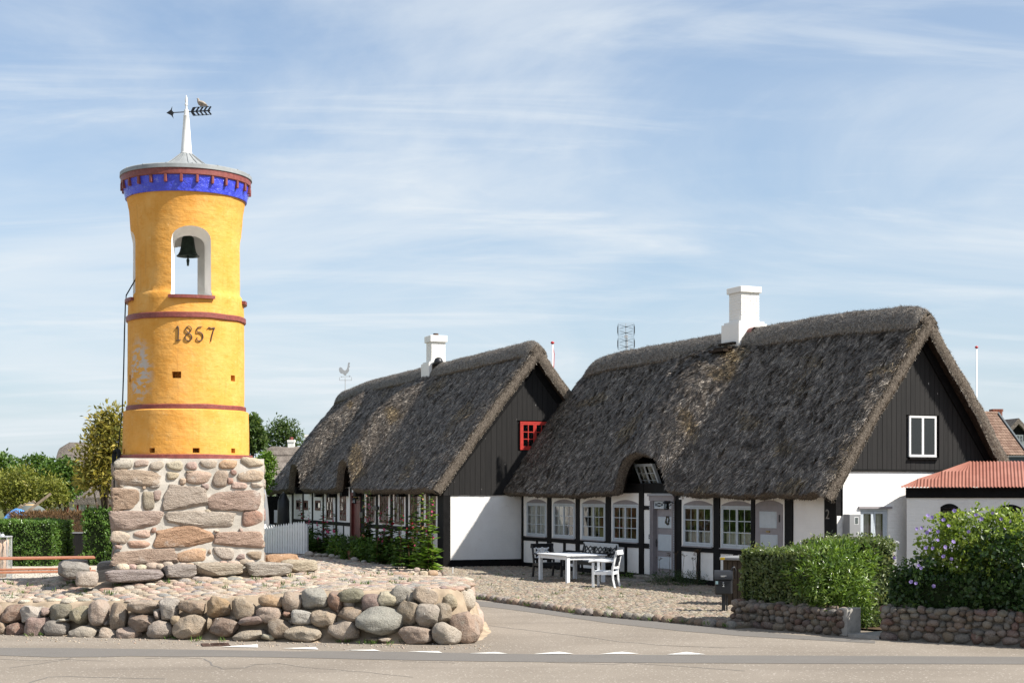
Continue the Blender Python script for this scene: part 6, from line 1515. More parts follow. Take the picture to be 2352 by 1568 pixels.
# ------------------------------------------------------------------ houses in the distance
def far_cottage(label, px0, px1, Y, y_ridge, y_eave, depth, timber_mat=None, chims=(), ov=.3, ang=0.0, cat='house'):
    a = at(px0, HY, Y); b = at(px1, HY, Y); L = (b.x-a.x); zr = H+(HY-y_ridge)/F*(Y+depth/2); ze = H+(HY-y_eave)/F*Y
    t = thing('far_cottage', label, cat, (a.x, a.y, 0), ang)
    MB().box(0, L, 0, depth, 0, ze+.15).build('wall', M['whitewash'], t)
    mb = MB(); n = int(L/.5)+2; m = 9
    for i in range(n+1):
        x = -ov + (L+2*ov)*i/n; e = min(i/n*(L+2*ov), (1-i/n)*(L+2*ov)); dr = .35*max(0, 1-e/.6)**2
        for j in range(2*m+1):
            u = (j-m)/m; y = depth/2 + u*(depth/2+ov); z = zr + (ze-zr)*abs(u)**1.08 - dr + .05*mnoise.noise(Vector((x*.7,u*3,Y))); z -= .12*math.exp(-(u/.05)**2)*0
            mb.v.append((x, y, z))
    k = 2*m+1
    mb.f = [(i*k+j, (i+1)*k+j, (i+1)*k+j+1, i*k+j+1) for i in range(n) for j in range(2*m)]
    b0 = len(mb.v); mb.v += [(x, y, z-.35) for x, y, z in mb.v[:b0]]
    for i in range(n): mb.f += [(i*k, (i+1)*k, b0+(i+1)*k, b0+i*k), (i*k+k-1, (i+1)*k+k-1, b0+(i+1)*k+k-1, b0+i*k+k-1)]
    for i in (0, n): mb.f += [(i*k+j, i*k+j+1, b0+i*k+j+1, b0+i*k+j) for j in range(2*m)]
    rf = mb.build('roof', M['far_thatch'], t, smooth='angle')
    rd = MB(); 
    for i in range(n+1):
        x = -ov-.05 + (L+2*ov+.1)*i/n; e = min(i/n*(L+2*ov), (1-i/n)*(L+2*ov)); dr = .28*max(0, 1-e/.5)**2
        for j in range(9): u = (j-4)/4; rd.v.append((x, depth/2+u*.75, zr + .14 - abs(u)**1.7*.75*(zr-ze)/(depth/2) - dr + .04*mnoise.noise(Vector((x*1.5,u*2,3)))))
    rd.f = [(i*9+j,(i+1)*9+j,(i+1)*9+j+1,i*9+j+1) for i in range(n) for j in range(8)]
    rd.build('ridge_roll', M['far_thatch'], rf, smooth=True)
    for (px, top, wpx) in chims:
        cx_ = (px-px0)/F*Y; w = wpx/F*Y; zt = H+(HY-top)/F*(Y+depth/2)
        c = MB().box(cx_-w/2, cx_+w/2, depth/2-w/2, depth/2+w/2, zr-.5, zt-.15).build('chimney', M['whitewash'], t); MB().box(cx_-w*.58, cx_+w*.58, depth/2-w*.58, depth/2+w*.58, zt-.15, zt).build('capping', M['whitewash'], c)
        if px < 660: MB().lathe([(.12,0),(.12,.18)], 8, (cx_, depth/2, zt)).build('flue', M['oxide'], c)
    return t, L, ze
tl, Ll, ze_ = far_cottage('distant thatched farmhouse with red-timbered white wall behind the magnolia', 113, 330, 76, 1022, 1142, 6.0)
for k in range(9):
    x = .9 + k*.48; MB().box(x-.045, x+.045, -.03, .05, 0, ze_+.1).build('timber', M['red_trim'], tl)
for z in (1.30, .72): MB().box(0, Ll, -.025, .05, z-.05, z+.05).build('timber', M['red_trim'], tl)
MB().box(2.6, 3.05, -.02, .05, .3, 2.0).build('door', M['white_paint'], tl); 
for (z0, z1, a, b) in ((1.42,1.95,2.63,2.78),(1.42,1.95,2.87,3.02),(1.12,1.3,2.66,2.99),(.6,.95,2.66,2.99)): MB().box(a, b, -.035, .05, z0, z1).build('door_panel', M['red_trim'], tl)
window(tl, 1.45, 1.85, 1.1, 1.95, M['white_paint'], sashes=1, cols=2, rows=2, y=-.03)
far_cottage('distant thatched house with two white chimneys between tower and left cottage', 599, 760, 96, 1030, 1118, 6.5, chims=((652,1010,15),(693,998,16)))
def tile_house():
    Y = 100; rd = Vector((.918,.395)).normalized(); o = Vector((rd.y, -rd.x)); e = at(2291, 950, Y)
    t = thing('tile_roofed_house', 'house with a weathered brown pantile roof, half hidden behind the nearer cottage', 'house', (e.x, e.y, 0), math.atan2(rd.y, rd.x))
    zr = e.z; run = 2.75; drop = 2.7; L = 9.0
    MB().box(-L, -.15, -run+.15, run-.15, 0, zr-drop+.2).build('wall', M['whitewash'], t)
    MB().prism([(-run+.15,zr-drop+.15),(run-.15,zr-drop+.15),(0,zr-.15)], 'x', -L, -.15).build('gable', M['whitewash'], t)
    rf = MB().add([(-L,0,zr-.05),(0,0,zr-.05),(0,-run,zr-drop-.05),(-L,-run,zr-drop-.05),(-L,run,zr-drop-.05),(0,run,zr-drop-.05)], [(0,1,2,3),(0,1,5,4)]).build('roof', M['tile'], t, fix=False)
    ln = math.hypot(run, drop); nr = 15; nc = 17; tw, tl_ = .205, ln/nr; u = np.array((0,-run/ln,-drop/ln)); nn = np.array((0,-drop/ln,run/ln)); nn = np.array((0,-drop/ln*1.0, run/ln))
    mb = MB(); prof = [0,.018,.042,.05,.03,.0]; m = len(prof)
    for q in (0, 1):
        for i, h in enumerate(prof): mb.v.append(tuple(np.array((tw*1.08*i/(m-1),0,0)) + u*(tl_*1.12*q) + nn*(h + .035*q)))
    for i, h in enumerate(prof): mb.v.append(tuple(np.array((tw*1.08*i/(m-1),0,0)) + u*(tl_*1.12) + nn*(h+.0)))
    mb.f = [(i, i+1, m+i+1, m+i) for i in range(m-1)] + [(m+i, m+i+1, 2*m+i+1, 2*m+i) for i in range(m-1)]
    first = None
    for r_ in range(nr):
        for c in range(nc):
            pos = np.array((-.1-(c+1)*tw, 0, zr)) + u*(tl_*r_)
            if first is None: first = mb.build('roof_tile', M['tile'], rf, fix=False, smooth=False); o_ = first
            else: o_ = link('roof_tile', first.data, None, rf)
            o_.location = tuple(pos); o_.rotation_euler = (0, random.uniform(-.008,.008), 0)
    MB().bar((.02,.0,zr+.06),(.02,-run*1.02,zr-drop*1.02+.06), .14, .16).build('verge_board', M['dark_trim'], t)
    for c in range(16): MB().tube([(-.05-.27*c,0,zr+.02),(-.05-.27*(c+1)-.02,0,zr+.045)], .12, 8).build('ridge_tile', M['tile'], rf, smooth='angle')
tile_house()
def black_gable_house():
    Y = 125; e = at(2338, 960, Y); sc = Y/F
    t = thing('half_timbered_house', 'distant house with black gable, brick chimney and white windows at the right edge', 'house', (e.x, e.y, 0), R(6))
    zr = e.z; hw = 36*sc; ze = H + (HY-1000)*sc; zw = ze - 15*sc
    MB().box(-hw*.95, hw*.95, .2, 6, 0, zw+.1).build('wall', M['whitewash'], t)
    MB().prism([(-hw*.95,zw+.1),(hw*.95,zw+.1),(hw*.95,ze),(0,zr-.2),(-hw*.95,ze)], 'y', .15, .3).build('gable', M['tar'], t)
    for s in (-1, 1): MB().prism([(0,zr),(s*hw*1.15,ze-.15),(s*hw*1.15,ze-.55),(0,zr-.45)], 'y', -.2, 6).build('roof', M['far_thatch'], t)
    for (a, b) in ((-26,-10),(-3,14)): window(t, a*sc, b*sc, H+(HY-1026)*sc, H+(HY-998)*sc, M['white_paint'], sashes=2, cols=2, rows=3, y=.1)
    for a in (-9, 0.5): MB().box((a-1.6)*sc, (a+1.6)*sc, .08, .2, 0, zw+.3).build('timber', M['tar'], t)
    MB().box(-hw, hw, .07, .2, H+(HY-1032)*sc-.12, H+(HY-1032)*sc+.08).build('timber', M['tar'], t)
    cx_ = (2329-2338)*sc; cb = MB().box(cx_-14*sc, cx_+14*sc, 3, 4, ze, H+(HY-962)*sc).build('chimney', M['red_brick'], t)
    z0 = H+(HY-962)*sc; z1 = H+(HY-934)*sc; nb_ = 9; first = None
    for k in range(nb_):
        wv = 11*sc if k not in (0, nb_-1, nb_-2) else 13*sc
        for i in range(4):
            MB().box(cx_-wv+i*wv/2+.01, cx_-wv+(i+1)*wv/2-.01, 3.1, 3.9, z0+(z1-z0)*k/nb_+.008, z0+(z1-z0)*(k+1)/nb_-.008).build('brick', M['red_brick'], cb)
    MB().box(-7, -hw*.9, 2.2, 5.2, 0, H+(HY-985)*sc).build('wing_wall', M['whitewash'], t)
    MB().prism([(2.0,H+(HY-985)*sc),(5.4,H+(HY-985)*sc),(3.7,H+(HY-967)*sc)], 'x', -7, -hw*.7).build('wing_roof', M['far_thatch'], t)
black_gable_house()
an = thing('flat_roofed_annex', 'dark grey flat-roofed annex with a pale roof edge above the red roof', 'annex', tuple(at(2308, HY, 52).to_2d()) + (0,), R(-8))
ztp = H + (HY-1046)/F*52
MB().box(0, 6, 0, 4, 0, ztp-.35).build('wall', M['box_grey'], an); MB().box(-.1, 6.1, -.1, 4.1, ztp-.35, ztp-.05).box(-.11,6.11,-.11,4.11, ztp-.20, ztp-.185).build('fascia', M['dark_trim'], an); MB().box(-.13, 6.13, -.13, 4.13, ztp-.045, ztp).build('roof_edge', M['box_light'], an)
# ------------------------------------------------------------------ garden walls and planting at the right
def field_wall(label, a, b, h, th, rows, seed, end_post=False):
    a, b = Vector((a.x, a.y, 0)), Vector((b.x, b.y, 0)); d = b-a; L = d.length; ang = math.atan2(d.y, d.x); rr = random.Random(seed)
    t = thing('garden_wall', label, 'stone wall', a, ang, 'low field stone walls along the street')
    mb = MB(); n = int(L/.1); vs = []
    for i in range(n+1):
        x = L*i/n; top = h + .02*mnoise.noise(Vector((x*3, seed, 0)))
        for (y, z) in ((-.03,0),(.0,h*.35),(.015,h*.7),(.05,top),(th-.05,top),(th,0)): vs.append((x, y+.015*mnoise.noise(Vector((x*5,z*5,seed))), z))
    mb.add(vs, [(i*6+k, (i+1)*6+k, (i+1)*6+k+1, i*6+k+1) for i in range(n) for k in range(5)] + [tuple(range(6)), tuple(n*6+k for k in range(6))])
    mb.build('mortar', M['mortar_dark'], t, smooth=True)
    z = 0.0; pals = ['brown','grey','dgrey','mauve','red','tan','pgrey','beige']  # stones and mortar darkened for the shade by the hedges, plus moss and dirt
    for r_ in range(rows):
        hh = h/rows*rr.uniform(.9,1.15)*(1.3 if r_ == 0 else .95); x = -.02
        while x < L:
            w = rr.uniform(.10,.22)*(1.35 if r_ == 0 else 1)
            zz = min(z + hh*.5 + rr.uniform(-.03,.03), h-.03)
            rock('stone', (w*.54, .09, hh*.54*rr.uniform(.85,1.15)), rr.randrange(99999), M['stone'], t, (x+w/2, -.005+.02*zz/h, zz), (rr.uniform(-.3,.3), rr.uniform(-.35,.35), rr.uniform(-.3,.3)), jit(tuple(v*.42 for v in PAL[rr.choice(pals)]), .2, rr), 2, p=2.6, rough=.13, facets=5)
            x += w*1.02
        z += hh*.93
    for k in range(int(L/.24)):                           # coping and the end faces
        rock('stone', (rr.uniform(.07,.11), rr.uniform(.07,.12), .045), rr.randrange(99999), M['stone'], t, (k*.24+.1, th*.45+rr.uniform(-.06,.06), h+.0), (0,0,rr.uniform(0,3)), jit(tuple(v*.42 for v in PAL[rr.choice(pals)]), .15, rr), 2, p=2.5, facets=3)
    for x in (0, L):
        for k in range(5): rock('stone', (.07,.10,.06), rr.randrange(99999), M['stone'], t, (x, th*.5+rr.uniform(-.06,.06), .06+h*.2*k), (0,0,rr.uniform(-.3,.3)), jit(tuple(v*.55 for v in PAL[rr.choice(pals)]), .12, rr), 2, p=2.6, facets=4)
    return t, ang
WA, WB = gp(1684,1436), gp(1926,1459)
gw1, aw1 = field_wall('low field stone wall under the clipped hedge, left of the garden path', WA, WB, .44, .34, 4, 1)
WC, WD = gp(2026,1467.5), gp(2560,1497)
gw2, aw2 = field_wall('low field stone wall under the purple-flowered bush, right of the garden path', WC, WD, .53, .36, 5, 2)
dw1 = Vector((math.cos(aw1), math.sin(aw1), 0)); nw1 = Vector((-dw1.y, dw1.x, 0)); dw2 = Vector((math.cos(aw2), math.sin(aw2), 0)); nw2 = Vector((-dw2.y, dw2.x, 0))
pe = WB + dw1*.11
MB().bbox(-.09,.09,-.02,.34,0,.46,.015).build('concrete_end', M['concrete'], gw1, loc=((WB-WA).length+.10, 0, 0))
# path slab, soil and a scrap of lawn behind
pA, pB, pC, pD = WB + dw1*.2, WC - dw2*.05, WC + nw2*1.5 + Vector((-.1,0,0)), WB + nw1*1.3 + dw1*.2
poly_sheet('garden_path', [(p.x, p.y) for p in (pA, pB, pC, pD)], .05, M['concrete'], .12)
poly_sheet('garden_soil', [(pD.x-.2, pD.y),(pC.x+.1, pC.y),(12,23.9),(18,26),(18,33),(9,33.6),(7.3,33.2),(4.6,28.2)], .035, simple('garden_soil', (.085,.06,.04,1), .95, .3, 6, .6, 40, .1))
pts = [];
for _ in range(420):
    x, y = random.uniform(pD.x-.1, pC.x+.3), random.uniform(26.4, 29.5)
    if x < 6.4 + .25*(y-26): pts.append((x + .25*(y-26.4), y, .04))
tufts('lawn', pts, 26, .11, M['grass'], 'bright lawn grass glimpsed between the two hedges', 'lawn')
o1 = thing('clipped_hedge', 'squarish clipped privet hedge on the left garden wall, behind the black mailbox', 'hedge', WA + nw1*.12, aw1)
hedge('foliage', M['leaf_privet'], o1, .08, 1.55, .0, .95, .40, 1.32, 15000, .062, .62, .06, 21)
o1b = thing('clipped_hedge', 'browner clipped hedge rising behind the squarish privet, in front of the grey side door', 'hedge', WA + nw1*1.15 + dw1*.55, aw1)
hedge('foliage', M['leaf_privet'], o1b, .0, 1.45, .0, .8, .05, 1.50, 9000, .06, .55, .05, 22)
o2 = thing('laurel_bush', 'bushy laurel with long glossy leaves spilling over the end of the left garden wall', 'bush', WA + dw1*1.62 + nw1*.50, aw1)
crown('foliage', M['leaf_laurel'], o2, [(.0,.0,.92,.68,.55,.52),(.42,-.02,.72,.46,.52,.56),(.55,.0,.38,.34,.42,.36),(.10,.5,1.12,.55,.5,.36),(-.4,.1,1.0,.5,.5,.36),(-.15,.5,1.27,.3,.3,.22)], 9500, .115, .24, 7, .08, seed=3)
for o_, bl_, sd_ in ((o1, [(.3,.3,1.3,.3,.3,.12),(.9,.6,1.32,.3,.3,.13),(1.4,.2,1.28,.25,.25,.14)], 51), (o1b, [(.4,.3,1.5,.3,.3,.1),(1.2,.4,1.5,.4,.3,.12)], 52)):
    crown('stray_shoots', M['leaf_privet'], o_, bl_, 900, .055, .5, 4, .06, seed=sd_, hollow=.2)
tree_trunk(o2, .8, .03, [(-.4,0,1.2),(.4,.1,1.1),(.6,0,.6),(.1,.4,1.3),(.3,-.3,.9)], 3)
def flower(name, petals, r, mat, parent, loc, face, centre=None):
    f = Vector(face).normalized(); a = f.cross(Vector((.2,.1,1))).normalized(); c = f.cross(a); mb = MB(); p0 = Vector(loc)
    for k in range(petals):
        t = 2*math.pi*k/petals + random.random()*.3; d = a*math.cos(t)+c*math.sin(t); s = a*math.cos(t+1.57)+c*math.sin(t+1.57); w = r*.62
        mb.add([p0, p0+d*r*.6+s*w+f*r*.25, p0+d*r+f*r*.38, p0+d*r*.6-s*w+f*r*.28], [(0,1,2,3)])
    return mb.build(name, mat, parent, fix=False)
hb = gp(2190, 1466); hb = WC + dw2*1.36 + nw2*.75
o3 = thing('hibiscus_bush', 'tall hibiscus bush covered with purple flowers above the right garden wall', 'flowering bush', (hb.x, hb.y, 0), aw2)
HBL = [(-.46,.1,1.28,.54,.5,.5),(-.62,-.1,1.62,.34,.35,.34),(.1,-.25,1.75,.6,.35,.3),(-.1,.1,1.62,.62,.5,.46),(.45,.1,1.55,.6,.5,.5),(.15,-.05,1.1,.85,.55,.5),(.85,.2,1.35,.5,.5,.45),(-.62,.1,1.05,.32,.4,.33),(.2,0,.75,.9,.5,.4),(1.3,.2,1.35,.5,.45,.5)]
crown('foliage', M['leaf_hibiscus'], o3, HBL, 12500, .075, .62, 6, .08, seed=8)
tree_trunk(o3, 1.0, .04, [(-.6,0,1.4),(.0,.0,1.8),(.6,.1,1.7),(.9,.1,1.4),(-.8,0,1.1)], 8)
c6 = crop(2850, 1900, 1.888)
FL = [(1540,403),(1577,396),(1640,412),(1622,432),(1703,424),(1660,318),(1625,305),(1700,490),(1818,503),(1745,337),(1782,382),(1935,425),(1612,548),(1662,548),(1805,630),(1745,612),(1375,622),(1575,700),(1556,680),(1500,803),(1537,815),(1672,835),(2180,330),(2240,345),(2115,285),(2327,432),(2317,468),(2030,328),(2210,397),(1828,268),(1990,300),(1755,540)]
for (fx, fy) in FL:
    Yd = hb.y - .50 - .12*random.random() if fy > 380 else hb.y - .35; p = at(*c6(fx, fy), Yd - (.14 if fy < 380 else 0))
    o = flower('flower', 5, random.uniform(.027,.037), M['petal_purple'], None, p, (random.uniform(-.6,.3), -1, random.uniform(-.1,.7))); wpar(o, o3)
o4 = thing('ivy_hedge', 'dark ivy-leaved hedge under and right of the purple hibiscus', 'hedge', WC + nw2*.10, aw2)
hedge('foliage', M['leaf_ivy'], o4, .14, 4.2, .0, .75, .48, 1.0, 15000, .08, .75, .10, 31)
crown('shoots', M['leaf_ivy'], o4, [(1.75,.35,1.3,.5,.4,.36),(2.4,.35,1.35,.7,.4,.40),(3.2,.3,1.25,.6,.4,.35),(.48,.2,1.02,.34,.3,.26)], 4200, .08, .7, 5, .07, seed=9)

# mailbox, bins
mp = gp(1662,1412); mx_ = thing('mailbox', 'black metal mailbox with number 2 on a black post beside the hedge', 'mailbox', (mp.x, mp.y, 0), R(-10))
MB().bbox(-.035,.035,-.03,.03,0,.50,.006).build('post', M['box_black'], mx_); MB().bbox(.045,.075,.05,.09,0,.55,.006).build('post', M['box_black'], mx_)
bd = MB().bbox(-.165,.165,-.10,.14,.40,.70,.025).build('box', M['box_black'], mx_)
lid = []
for i in range(9): t = math.pi*i/8*.5; lid.append((-.125 + .145*(1-math.cos(t)), .705+.16*math.sin(t)))
MB().prism([(-.125,.69)] + lid + [(.14,.86),(.14,.69)], 'x', -.175, .175).build('lid', M['box_black'], mx_)
glyph('2', .085, .0015, 'number', M['number'], mx_, (.0,-.1025,.555), (R(90),0,0)).rotation_euler = (R(90),0,0)
MB().box(-.05,.06,-.1285,-.124,.76,.766).box(-.05,.03,-.1285,-.124,.744,.750).build('name_plate', M['number'], mx_)
MB().box(-.15,-.10,-.1035,-.099,.60,.66).build('sticker', M['blue_label'], mx_)
MB().lathe([(.014,0),(.014,.006)], 10, (0,0,0)).build('lock', M['steel'], mx_, loc=(.0,-.099,.635), rot=(R(90),0,0))
MB().tube([(.14,.05,.62),(.145,.02,.80),(.165,-.02,.90),(.20,.02,.93),(.22,.10,.86),(.21,.14,.7)], .018, 7).build('handle', M['box_black'], mx_, smooth=True)
bp = gp(1690, 1402); bn = thing('waste_bin', 'wooden-slatted bin cupboard with a grey lid and yellow sticker behind the mailbox', 'bin', (bp.x+.32, bp.y+.75, .0), R(-30))
for k in range(7): MB().bbox(-.36+k*.105,-.265+k*.105,-.36,-.335,.04,.98,.006).build('slat', M['bin_wood'], bn)
MB().box(-.36,.36,-.335,.36,.04,.98).build('body', M['bin_wood'], bn)
ld = MB().bbox(-.42,.42,-.42,.42,.985,1.05,.015).build('lid', M['box_light'], bn); MB().box(-.39,-.30,-.425,-.415,.995,1.04).build('sticker', M['yellow_label'], bn)
rb = at(2032, 1250, 29.2); rbn = thing('wire_refuse_stand', 'round wire mesh refuse stand with grey lid between hedge and hibiscus', 'bin', (rb.x, rb.y, .02))
zt = rb.z + .02
mb = MB()
for k in range(26):
    t0 = 2*math.pi*k/26
    for sg in (1, -1): mb.tube([(.19*math.cos(t0+sg*.9*q), .19*math.sin(t0+sg*.9*q), .08+(zt-.12)*q) for q in (0,.25,.5,.75,1)], .0045, 4, cap=False)
mb.build('wire_mesh', M['wire'], rbn); MB().lathe([(.17,.1),(.175,.5),(.16,zt-.1)], 16).build('bag', M['bag'], rbn, smooth=True)
MB().lathe([(.21,zt-.03),(.265,zt-.02),(.27,zt+.005),(.24,zt+.03),(.0,zt+.045)], 24).build('lid', M['box_grey'], rbn, smooth='angle'); MB().tube([(.2,0,0),(.2,0,zt)], .018, 6).tube([(-.2,0,0),(-.2,0,zt)], .018, 6).build('frame', M['steel'], rbn)

# ------------------------------------------------------------------ garden furniture on the terrace
def turn(rz): return rz
tb = thing('garden_table', 'white painted wooden garden table with four legs on the terrace', 'table', (1.47*1.045, 38.75*1.045, ZT), A2)
TLn, TWd = 1.78, 1.16
tt = MB(); 
for k in range(8): a = -TWd/2 + TWd*k/8; MB().bbox(-TLn/2, TLn/2, a+.002, a+TWd/8-.002, .69, .72, .006).build('plank', M['furn_white'], tb)
MB().box(-TLn/2+.06,TLn/2-.06,-TWd/2+.05,-TWd/2+.075,.60,.689).box(-TLn/2+.06,TLn/2-.06,TWd/2-.075,TWd/2-.05,.60,.689).box(-TLn/2+.05,-TLn/2+.075,-TWd/2+.075,TWd/2-.075,.60,.689).box(TLn/2-.075,TLn/2-.05,-TWd/2+.075,TWd/2-.075,.60,.689).build('apron', M['furn_white'], tb)
for sx in (-1, 1):
    for sy in (-1, 1): MB().bbox(-.045,.045,-.045,.045,0,.688,.008).build('leg', M['furn_white'], tb, loc=(sx*(TLn/2-.08), sy*(TWd/2-.08), 0))
def fretwork(mb, x0, x1, z0, z1, y, t=.02):
    """pierced lattice of a back panel: crossed bars round a diamond"""
    cx, cz = (x0+x1)/2, (z0+z1)/2
    for a, b in (((x0,z0),(x1,z1)),((x0,z1),(x1,z0)),((cx,z0),(x1,cz)),((cx,z0),(x0,cz)),((cx,z1),(x1,cz)),((cx,z1),(x0,cz))): mb.bar((a[0],y,a[1]),(b[0],y,b[1]), t, .034, (0,1,0)) if False else mb.bar((a[0],y,a[1]),(b[0],y,b[1]), .034, t, (0,1,0))
def garden_seat(name, label, cat, loc, rz, wd, main, accent, panels=1):
    """seat faces local -Y; splayed back, curved arms, slatted seat"""
    t = thing(name, label, cat, loc, rz); h = wd/2
    for sx in (-1, 1):
        MB().bar((sx*(h-.03),-.24,0),(sx*(h-.03),-.24,.62), .055, .055, (0,1,0)).build('leg', main, t)
        MB().tube([(sx*(h-.03),.30,0),(sx*(h-.03),.25,.22),(sx*(h-.03),.23,.42),(sx*(h-.03),.29,.70),(sx*(h-.03),.34,.90)], [.03,.032,.034,.031,.028], 4).build('leg', main, t)
        MB().tube([(sx*(h-.03),.27,.66),(sx*(h-.02),.05,.645),(sx*(h-.02),-.18,.665),(sx*(h-.02),-.33,.645),(sx*(h-.02),-.345,.62)], [.026,.026,.03,.036,.02], 6).build('arm', main, t, smooth='angle')
    n = 6
    for k in range(n): y0 = -.27+.085*k; MB().bbox(-h+.05, h-.05, y0+.004, y0+.081, .405-.010*abs(k-1.0)*.6, .425-.010*abs(k-1.0)*.6, .004).build('slat', accent if accent is not main and main is not M['furn_black'] else main, t)
    MB().box(-h+.03,h-.03,-.25,-.22,.33,.40).box(-h+.03,h-.03,.21,.235,.33,.40).box(-h+.015,-h+.04,-.22,.21,.33,.40).box(h-.04,h-.015,-.22,.21,.33,.40).build('apron', main, t)
    MB().bar((-h-.01,.345,.86),(h+.01,.345,.86), .11, .04, (0,1,.25)).build('top_rail', accent, t); MB().bar((-h+.05,.265,.50),(h-.05,.265,.50), .06, .03, (0,1,.2)).build('lower_rail', accent if panels > 1 else main, t)
    pw = (wd-.2)/panels
    for k in range(panels):
        x0 = -h+.1+pw*k+.03; x1 = x0+pw-.06; mb = MB(); fretwork(mb, x0, x1, .52, .81, 0, .02); 
        xform(mb, lambda x, y, z: (x, .268 + (z-.5)*.215, z)) if False else xform(mb, lambda x, y, z: (x, y+.268+(z-.5)*.215, z)); mb.build('lattice', M['furn_black'] if main is not M['furn_black'] or panels > 1 else M['furn_white'], t)
        if panels > 1:
            for xx in (x0-.03, x1+.03): MB().bar((xx,.268+.01,.52),(xx,.268+.066,.81), .03, .022, (0,1,0)).build('upright', main, t)
    return t
cp = gp(1391, 1359.5, ZT)*1.045
garden_seat('garden_armchair', 'white painted garden armchair with a pierced black back panel at the table', 'armchair', (cp.x, cp.y+.05, ZT), math.atan2(-.95, -.3) + math.pi*.0 + R(0) if False else R(-90-17), .60, M['furn_white'], M['furn_white'])
garden_seat('garden_armchair', 'black garden chair with pierced white back panel behind the left end of the table', 'armchair', (.92*1.045, 40.55*1.045, ZT), R(25), .66, M['furn_black'], M['furn_black'])
bs = f2.s(1408); bp_ = far2 + d2*bs - v2*.72
garden_seat('garden_bench', 'long garden bench with white rails and black lattice back against the cottage wall', 'bench', (bp_.x, bp_.y, ZT), A2, 2.0, M['furn_black'], M['furn_white'], 3)
# low dark plants and dry umbels by the door
def ground_bush(name, label, cat, loc, blobs, n, size, mat, asp=.3, seed=0, stems=None):
    t = thing(name, label, cat, loc); crown('foliage', mat, t, blobs, n, size, asp, 6, .06, seed=seed, hollow=.3)
    if stems:
        mb = MB(); hd = MB()
        for k in range(stems):
            x, y = random.uniform(-.5,.5), random.uniform(-.15,.15); hgt = random.uniform(.55,.85); q = (x+random.uniform(-.1,.1), y, hgt); mb.tube([(x,y,0),q], .005, 4)
            for _ in range(6): e = (q[0]+random.uniform(-.07,.07), q[1]+random.uniform(-.05,.05), q[2]+random.uniform(.02,.08)); mb.tube([q,e], .003, 3); hd.tube([e,(e[0],e[1],e[2]+.012)], .014, 5)
        mb.build('stem', M['brown_twig'], t); hd.build('seed_heads', M['brown_twig'], t)
    return t
p = gp(1600, 1368, ZT); p = far2 + d2*f2.s(1606) - v2*.62
ground_bush('low_shrub', 'low dark green shrub with dry seed heads right of the front door', 'shrub', (p.x, p.y, ZT), [(-.3,0,.16,.5,.35,.22),(.4,0,.14,.5,.35,.2),(.0,-.2,.1,.6,.3,.16)], 2600, .06, M['leaf_ivy'], .2, 5, 9)
p = far2 + d2*f2.s(1487) - v2*.55
ground_bush('low_plant', 'small green plant at the foot of the wall left of the door steps', 'plant', (p.x, p.y-.2, ZT), [(0,0,.08,.25,.2,.1)], 350, .05, M['leaf_green'], .3, 6)

# ------------------------------------------------------------------ yard before the left cottage
GA, GB = gp(604,1262), gp(700,1275.5)
GA = Vector(((606-CX)/F*(GB.y+1.1), GB.y+1.1, 0))
def yl(p): return zm(p.x, p.y)
gt = thing('picket_gate', 'white picket fence with pointed pales between the tower and the left cottage', 'picket fence', (GA.x, GA.y, .0), math.atan2((GB-GA).y, (GB-GA).x))
Lg = (GB-GA).length; npk = 17
for k in range(npk):
    x = .03 + (Lg-.06)*k/(npk-1); w = .098; tp = 1.06 + .24*(k/(npk-1))**.9
    MB().prism([(x-w/2,.07),(x+w/2,.07),(x+w/2,tp-.10),(x,tp),(x-w/2,tp-.10)], 'y', -.03, -.005).build('picket', M['white_paint'], gt)
MB().box(0,Lg,-.004,.04,.32,.42).box(0,Lg,-.004,.04,.90,1.0).build('rail', M['white_paint'], gt)
for x in (-.02, Lg+.04): MB().bbox(x-.05,x+.05,.01,.11,0,1.15,.01).build('post', M['white_paint'], gt)
e = at(622, 1170, 68); nb = thing('notice_board', 'dark wooden notice board with two pinned papers at the far corner of the left cottage', 'notice board', (e.x, e.y, 0), R(10))
MB().box(-.36,.36,-.03,.03,.55,2.2).build('board', M['tar'], nb); MB().box(-.33,-.27,.0,.06,0,.56).box(.27,.33,.0,.06,0,.56).build('post', M['tar'], nb)
MB().box(.14,.30,-.040,-.032,1.05,1.6).build('notice', M['paper'], nb); MB().box(-.10,.16,-.040,-.032,.62,.98).build('notice', M['paper'], nb)
e = at(651, 1170, 66); ps = thing('closed_parasol', 'tall closed black parasol standing beside the notice board', 'parasol', (e.x, e.y, 0))
MB().lathe([(.05,.55),(.20,.62),(.26,1.0),(.27,1.6),(.24,2.0),(.14,2.25),(.03,2.36)], 12, jitter=.15).build('cover', M['furn_black'], ps, smooth=True); MB().tube([(0,0,0),(0,0,2.4)], .025, 6).build('pole', M['steel'], ps)
e = at(608, 1180, 60); fb = thing('garden_umbrella', 'folded grey umbrella hanging close behind the right edge of the tower base', 'parasol', (e.x, e.y, 0))
MB().lathe([(.03,.7),(.09,.75),(.16,1.2),(.15,1.7),(.08,2.2),(.02,2.5)], 10, jitter=.2).build('cover', M['box_grey'], fb, smooth=True); MB().tube([(0,0,0),(0,0,2.5)], .02, 6).build('pole', M['steel'], fb)
fy = thing('flowering_shrub', 'loose green shrub with pink blossoms behind the picket fence', 'shrub', at(628, 1190, 74).to_2d().to_3d())
crown('foliage', M['leaf_bright'], fy, [(0,0,1.2,.7,.7,.8),(.3,0,.8,.7,.6,.7),(-.2,0,1.9,.4,.4,.5)], 2600, .10, .35, 6, .1, seed=41)
tree_trunk(fy, .9, .04, [(-.2,0,1.8),(.3,0,1.3)], 41)
for k in range(9): o = flower('flower', 5, .08, M['petal_rose'], fy, (random.uniform(-.6,.3), -.6, random.uniform(1.1,2.2)), (0,-1,.3))
